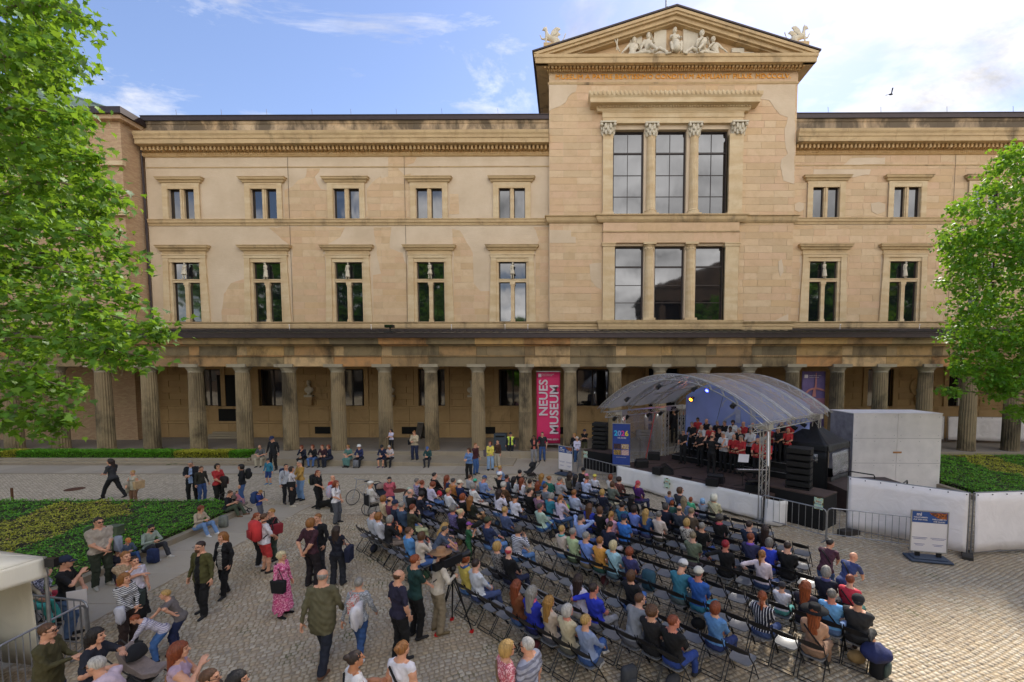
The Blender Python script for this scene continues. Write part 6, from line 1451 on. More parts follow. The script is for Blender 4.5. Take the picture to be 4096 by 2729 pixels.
def signboard(loc,rz,label,w_=.98,h=1.28,sc=1):
    r=empty('sign_board',loc,rz,label,'sign'); r.scale=(sc,)*3
    q=MB(); q.box((-w_/2-.06,-.28,.02),(w_/2+.06,.28,.09)); q.box((-w_/2+.04,-.2,.09),(w_/2-.04,.2,.13)); q.build('base',simple('blue_grey_plastic','#3c485a',.6),r,bevel=.02)
    for x in(-.28,.28): q=MB(); q.box((x-.06,-.03,.13),(x+.06,.03,.26)); q.build('spring_foot',M_black,r)
    q=MB(); z0=.26; q.box((-w_/2,-.02,z0),(w_/2,.02,z0+.03)); q.box((-w_/2,-.02,z0+h-.03),(w_/2,.02,z0+h)); q.box((-w_/2,-.02,z0+.03),(-w_/2+.03,.02,z0+h-.03)); q.box((w_/2-.03,-.02,z0+.03),(w_/2,.02,z0+h-.03)); q.build('frame',M_alu,r)
    q=MB(); q.box((-w_/2+.03,-.01,z0+.03),(w_/2-.03,.01,z0+h-.03)); q.build('poster',M_white,r); zt=z0+h-.03
    q=MB(); q.box((-w_/2+.03,-.014,zt-.34),(w_/2-.03,-.0105,zt)); q.build('blue_header',simple('header_blue','#2b4f8c',.6),r); q=MB(); q.prism([(-.02,zt-.02),(.44,zt-.02),(.44,zt-.2),(.25,zt-.2),(.05,zt-.1)],lambda p,h:(p[0],h,p[1]),-.0185,-.015); q.build('sunset_picture',cloth('#6a3a28','floral','#c87028'),r)
    ptext('mi',.14,M_white,r,-.28,zt-.13,-.02,bold=.02); ptext('WILLKOMMEN',.055,M_white,r,-.24,zt-.2,-.02,bold=.01); ptext('AUF DER INSEL',.055,M_white,r,-.24,zt-.27,-.02,bold=.01); ptext('WELCOME TO',.055,M_white,r,.24,zt-.24,-.022,bold=.01); ptext('THE ISLAND',.055,M_white,r,.24,zt-.31,-.022,bold=.01)
    bl=simple('print_violet','#5a5a90'); q=MB()
    for x in(-.24,.24):
        for k,(zz,ww) in enumerate(((.80,.2),(.84,.16),(1.0,.14),(1.04,.1))): q.box((x-ww,-.014,zt-zz-.012),(x+ww,-.0105,zt-zz))
    q.build('small_print',bl,r,kind='stuff'); return r
l=G(*k5(1310,1370),0); signboard((l.x,l.y,0),rad(-14),'free standing visitor sign board before the tarpaulin fence at the right')
l=G(*k4(130,1050),0); signboard((l.x,l.y,.02),rad(-40),'free standing visitor sign board seen edge on left of the stage',sc=1.05)
# hanging banners on the colonnade
M_pink=simple('pink_banner','#d42d66',.7,0,.05,1)
bn=empty('hanging_banner',(-1.2,29.72,0),0,'tall pink banner reading Neues Museum between the columns','banner')
clothstrip('banner_sheet',[(-.8,0),(.8,0)],.78,5.68,M_pink,bn,amp=.008)
M_bt=simple('pale_lettering','#cfc3cb',.8)
def vtext(s,x,z,size,length,parent,y=-.09,mat=None):
    me=text_mesh(s,1,mat or M_bt,.004,.022); xs_=[v.co.x for v in me.vertices]; ww=max(xs_)-min(xs_); hh=max(v.co.y for v in me.vertices)-min(0,min(v.co.y for v in me.vertices))
    return obj('lettering',me,parent,(x,y,z),(PI/2,-PI/2,0),(length/ww,size/hh,1))
zW=lambda y:W(2150,1300+y/2.091,29.72)[1]; xW=lambda x:W(1500+x/2.091,1500,29.72)[0]+1.2
vtext('NEUES',xW(1442),zW(762),xW(1442)-xW(1367),zW(462)-zW(762),bn); vtext('MUSEUM',xW(1532),zW(915),xW(1532)-xW(1457),zW(510)-zW(915),bn)
def htext(s,x,z,size,length,parent,y=-.09):
    me=text_mesh(s,1,M_bt,.004,.01); xs_=[v.co.x for v in me.vertices]; ww=max(xs_)-min(xs_); return obj('lettering',me,parent,(x,y,z),(PI/2,0,0),(length/ww,size,1))
htext('MUSEUMSINSEL BERLIN',xW(1378),zW(962),.16,xW(1533)-xW(1378),bn); htext('Staatliche Museen zu Berlin',xW(1398),zW(416),.09,xW(1497)-xW(1398),bn); htext('Preu\u00dfischer Kulturbesitz',xW(1398),zW(428),.08,xW(1482)-xW(1398),bn)
q=MB(); q.box((xW(1367),-.10,zW(437)),(xW(1392),-.085,zW(410))); q.build('logo',M_bt,bn); q=MB(); q.box((-.82,-.03,5.66),(.82,.03,5.72)); q.box((-.82,-.03,.72),(.82,.03,.78)); q.build('rod',M_galv,bn)
xa=W(3050+540/3.484,1600,29.72)[0]; xb=W(3050+866/3.484,1600,29.72)[0]
bn=empty('hanging_banner',((xa+xb)/2,29.72,0),0,'tall violet banner with a salmon picture behind the stage roof','banner'); hw=(xb-xa)/2
clothstrip('banner_sheet',[(-hw,0),(hw,0)],.78,5.7,simple('violet_banner','#6a5a88',.7,0,.15,1.5),bn,amp=.008)
M_sal=simple('salmon_print','#b87a74',.8,0,.15,3)
q=MB(); q.box((-hw+.05,-.05,3.2),(hw-.02,-.04,3.9)); q.build('picture_field',simple('rose_print','#a06a78',.8,0,.2,2),bn)
ribbon([( .12,5.6),(.13,4.9),(.1,4.5)],.05,.14,-.07).build('picture_stroke',M_sal,bn); ribbon(smooth_([(-hw+.1,4.05),(-.3,4.45),(.1,4.55),(.45,4.5),(hw-.05,4.4)]),.12,.12,-.075).build('picture_stroke',M_sal,bn); ribbon([(.05,4.5),(.02,4.0)],.14,.26,-.08).build('picture_stroke',M_sal,bn)
q=MB(); q.box((-hw+.13,-.07,5.25),(-hw+.37,-.06,5.48)); q.build('logo',M_bt,bn); htext('Staatliche Museen zu Berlin',-hw+.45,5.4,.08,.8,bn,-.07); htext('Preu\u00dfischer Kulturbesitz',-hw+.45,5.28,.07,.65,bn,-.07)
# ------------------------------------------------------------------ choir
CH=[ # pixel(q1), depth, shirt, hair style, hair colour, extra, label
((330,500),2.85,'#17171a','short','grey',dict(glasses='sun'),'grey haired singer in black with sunglasses at the left end of the front choir row'),
((605,530),2.85,'#17171a','short','lgrey',dict(glasses='sun',beard='lgrey'),'bearded grey singer in black with sunglasses left of the conductor'),
((795,540),2.9,'#17171a','none','grey',dict(glasses='sun'),'bald singer in black half hidden behind the conductor'),
((965,545),2.75,'#dcdcdc','short','white',dict(glasses='spec'),'white haired singer in a white polo in the front row'),
((1120,580),2.75,'#c41a20','bald','white',dict(beard='white'),'white bearded singer in red right of the white polo in the front row'),
((1245,600),2.7,'#c41a20','short','lgrey',dict(glasses='spec'),'grey haired singer in red with glasses looking down at his music, front row'),
((1495,640),2.65,'#c41a20','bald','lgrey',dict(beard='lgrey'),'balding bearded singer in red with an open black folder, front row'),
((1645,655),2.65,'#c41a20','short','lgrey',dict(beard='lgrey'),'singer in red at the right end of the front row, behind the tower'),
((465,380),3.6,'#17171a','short','grey',{},'tall grey haired singer in black in the second row, holding white sheets'),
((625,430),3.6,'#dcdcdc','none','grey',dict(glasses='sun'),'bald singer in a white polo with sunglasses in the second row'),
((760,435),3.6,'#c41a20','short','white',dict(beard='white'),'white haired singer in red in the second row'),
((905,470),3.6,'#17171a','crop','dark',dict(glasses='spec'),'dark haired singer in black in the second row'),
((1065,455),3.6,'#dcdcdc','crop','black',dict(skin='d',beard='black'),'dark skinned singer in a white polo in the second row'),
((1215,480),3.6,'#202022','short','white',dict(glasses='spec'),'white haired singer in black in the second row, centre right'),
((1385,480),3.6,'#dcdcdc','short','lgrey',dict(beard='lgrey'),'grey bearded singer in a white polo in the second row, right half'),
((1600,530),3.6,'#b8b8ba','short','dark',dict(beard='dark'),'dark bearded singer in a pale grey shirt behind the tower'),
((555,310),4.35,'#c41a20','short','black',dict(glasses='spec',skin='t'),'black haired singer in red at the left of the back row'),
((700,335),4.35,'#17171a','none','grey',{},'stout bald singer in black in the back row'),
((860,360),4.35,'#17171a','short','lgrey',dict(beard='lgrey'),'bearded singer in a black pullover in the back row'),
((985,365),4.35,'#17171a','short','grey',dict(glasses='spec'),'slim grey haired singer in black with glasses in the back row'),
((1105,355),4.35,'#dcdcdc','curly','dark',dict(beard='dark'),'young dark bearded singer in a white polo in the back row'),
((1280,380),4.35,'#c41a20','none','grey',{},'bald singer in red in the back row'),
((1415,395),4.35,'#17171a','bald','grey',{},'balding singer in black in the back row, right half'),
((1690,500),4.35,'#c41a20','short','grey',{},'singer in red just left of the front right tower top'),
((1815,545),4.2,'#17171a','short','white',{},'white haired singer between the tower and the tent'),
((1870,500),4.9,'#17171a','short','dark',{},'singer in black beside the tower, back row'),
((1970,545),4.3,'#c41a20','none','grey',{},'bald singer looking out over the black tent'),
((2000,480),4.95,'#c41a20','short','grey',{},'grey haired singer in red at the far right end of the choir')]
cho=[body(('choir',i),lean=-.02+.04*i,hl=(-.1,.33,1.12),hr=(.1,.33,1.12),el=(-.6,-.3,-1),er=(.6,-.3,-1),hpitch=[-.35,-.1][i],hyaw=[.2,-.25][i],handl='grip',handr='grip',build=[1.0,1.18][i],res=.024,side=0) for i in (0,1)]
q=MB(); q.add([(-.15,0,0),(0,.02,-.03),(.15,0,0),(-.15,.2,.06),(0,.22,.03),(.15,.2,.06),(-.15,0,.01),(0,.02,-.02),(.15,0,.01),(-.15,.2,.07),(0,.22,.04),(.15,.2,.07)],[(0,1,4,3),(1,2,5,4),(9,10,7,6),(10,11,8,7)]); FOL=q.mesh('music_folder',M_black)
q=MB(); q.add([(-.13,.01,.015),(0,.03,-.015),(.13,.01,.015),(-.13,.19,.075),(0,.21,.045),(.13,.19,.075)],[(0,1,4,3),(1,2,5,4)]); SHT=q.mesh('sheets',M_white)
for i,(p,dy,c,hs,hc,kw,lab) in enumerate(CH):
    x,zh=onstage(q1(*p),dy); zf=1.0 if dy<3.1 else (1.28 if dy<3.9 else 1.56 if dy<4.6 else 1.84); sc=max(.9,min(1.08,(zh-zf)/1.65)); l=S(x,dy,zf)
    rz=SA+PI+rad([8,-12,5,-6][i%4]); pr=person(l,rz,cho[i%2],c,'#15161a',hs,hc,sc,sleeve='short' if i%3 else 'short',label=lab,group='choir singers on the stage',shoe='#101010',**kw)
    f=obj('music_folder',FOL,None,l+Matrix.Rotation(rz,3,'Z')@Vector((0,.30*sc,1.14*sc)),(0,0,rz),label='music folder of the '+' '.join(lab.split()[:12]),cat='music folder',group='music folders held by the choir'); obj('sheets',SHT,f)
x,zh=onstage(q1(770,590),1.75)
cb=body('conductor',lean=.02,hl=(-.42,.32,1.55),hr=(.42,.3,1.5),el=(-1,0,-.6),er=(1,0,-.6),hyaw=-.3,fl=(-.14,0,.08),fr=(.16,-.05,.08),build=1.12,handl='flat',handr='flat'); l=S(x,1.75,1.0)
person(l,SA+.05,cb,'#141416','#121214','bald','dgrey',(zh-1.0)/1.65,sleeve='short',label='conductor in black with raised arms, back to the audience',shoe='#0c0c0c')
b=body('stand0'); 
for p,lab in ((s1(1385,690),'man in a dark suit and white shirt in the museum doorway, the left one'),(s1(1520,700),'man in a dark suit with name badge in the museum doorway, the right one')):
    x,z_=W(*s1(p[0]*0+0,0),1) if False else W(p[0],p[1],32.0); person((x,32.0,.46),PI,b,'#101014','#101014','crop','dark',(z_-.46)/1.62,front='#d8d8d8',label=lab)
# ------------------------------------------------------------------ folding chairs
def chairmeshes():
    q=MB(); n=7; V=[];F=[]
    for i in range(n):
        for j in range(n):
            u=i/(n-1)*2-1;v=j/(n-1)*2-1; r=.19; x=u*.205*(1-.10*max(0,v)*0-.06*(v<-.5)); y=v*.195; cx=max(0,abs(u)*abs(v)-.72)*.06; x-=math.copysign(cx,u); y-=math.copysign(cx,v); V.append((x,y,.455-.018*(1-u*u)*(1-v*v*.6)+.006*(v>.8)))
    for i in range(n-1):
        for j in range(n-1): a=i*n+j; F.append((a,a+n,a+n+1,a+1))
    m=len(V); V+=[(x,y,z-.022) for x,y,z in V]; F+=[tuple(reversed([k+m for k in f])) for f in F]
    bd=[i*n for i in range(n)]+[(n-1)*n+j for j in range(1,n)]+[i*n+n-1 for i in range(n-2,-1,-1)]+[j for j in range(n-2,0,-1)]
    for a,b in zip(bd,bd[1:]+bd[:1]): F.append((a,b,b+m,a+m))
    seat=q.add(V,F).mesh('seat',M_chairp,True); seat.set_sharp_from_angle(angle=rad(50))
    q=MB(); V=[];F=[]; n=9
    for i in range(n):
        u=i/(n-1)*2-1
        for j in range(4):
            v=j/3; zc=.685+.125*v-.03*u*u*v-(.0 if v else -.012*u*u); yc=-.245-.055*v-.03*(1-u*u); V.append((u*.212,yc,zc))
    for i in range(n-1):
        for j in range(3): a=i*4+j; F.append((a,a+1,a+5,a+4))
    m=len(V); V+=[(x,y-.02,z) for x,y,z in V]; F+=[tuple(reversed([k+m for k in f])) for f in F]
    bd=[i*4 for i in range(n)]+[(n-1)*4+j for j in range(1,4)]+[i*4+3 for i in range(n-2,-1,-1)]+[2,1]
    for a,b in zip(bd,bd[1:]+bd[:1]): F.append((a,b,b+m,a+m))
    back=q.add(V,F).mesh('backrest',M_chairb,True); back.set_sharp_from_angle(angle=rad(50))
    legs=[]
    for s in(-1,1):
        q=MB(); q.tube([(s*.222,.23,.012),(s*.222,-.02,.40),(s*.217,-.22,.63),(s*.2,-.29,.81)],.0115,5); legs.append(q.mesh('leg',M_chairf))
        q=MB(); q.tube([(s*.205,-.30,.012),(s*.205,.0,.40),(s*.2,.05,.44)],.0115,5); legs.append(q.mesh('leg',M_chairf))
    q=MB(); q.tube([(-.2,-.27,.05),(.2,-.27,.05)],.009,5); b1=q.mesh('crossbar',M_chairf); q=MB(); q.tube([(-.215,.16,.12),(.215,.16,.12)],.009,5); b2=q.mesh('crossbar',M_chairf)
    q=MB(); q.tube([(-.2,-.3,.012),(-.19,-.32,.014),(.19,-.32,.014),(.2,-.3,.012)],.009,5); b3=q.mesh('floor_bar',M_chairf)
    return [('seat',seat),('backrest',back)]+[('leg',l) for l in legs]+[('crossbar',b1),('crossbar',b2),('floor_bar',b3)]
CHM=chairmeshes()
def chair(x,y,rz,label,z=.02):
    r=empty('folding_chair',(x,y,z),rz,label,'chair','black folding chairs of the audience')
    for n,m in CHM: obj(n,m,r)
    return r
# rows: distance along the viewing direction, and stretches along the row
FA=rad(48); nv=Vector((math.cos(FA),math.sin(FA))); tv=Vector((nv.y,-nv.x))
ROWS=[(6.08,[(-14.1,-10.8),(-8.6,-4.9)]),(7.10,[(-14.95,-10.9),(-9.1,-3.7)]),(8.08,[(-15.3,-10.3),(-9.1,-2.85)]),(9.12,[(-16.3,-10.3),(-9.2,-1.9)]),(10.15,[(-16.6,-10.2),(-8.9,-1.35)]),
      (11.12,[(-15.6,-10.3),(-8.9,-1.65)]),(12.05,[(-14.6,-9.9),(-8.7,-2.7)]),(13.02,[(-15.7,-15.2),(-14.4,-9.8),(-8.5,-3.1)]),(14.0,[(-14.2,-9.7),(-8.4,-3.3)]),(14.95,[(-12.6,-9.5),(-8.1,-4.6)])]
SEATS=[]
for k,(s,segs) in enumerate(ROWS):
    for g,(a,b) in enumerate(segs):
        n=max(1,round((b-a)/.465))
        for i in range(n+1): SEATS.append(dict(row=k,s=s+random.uniform(-.02,.02),t=a+(b-a)*i/n+random.uniform(-.015,.015),i=i,n=n,seg=g,who=None))
CRP={'A':(1400,1850,3.92),'B':(1900,1850,3.92),'C':(2400,1850,3.92),'D':(1800,1950,2.0125),'E':(2300,1950,2.0125),'F':(2800,1950,2.0125)}
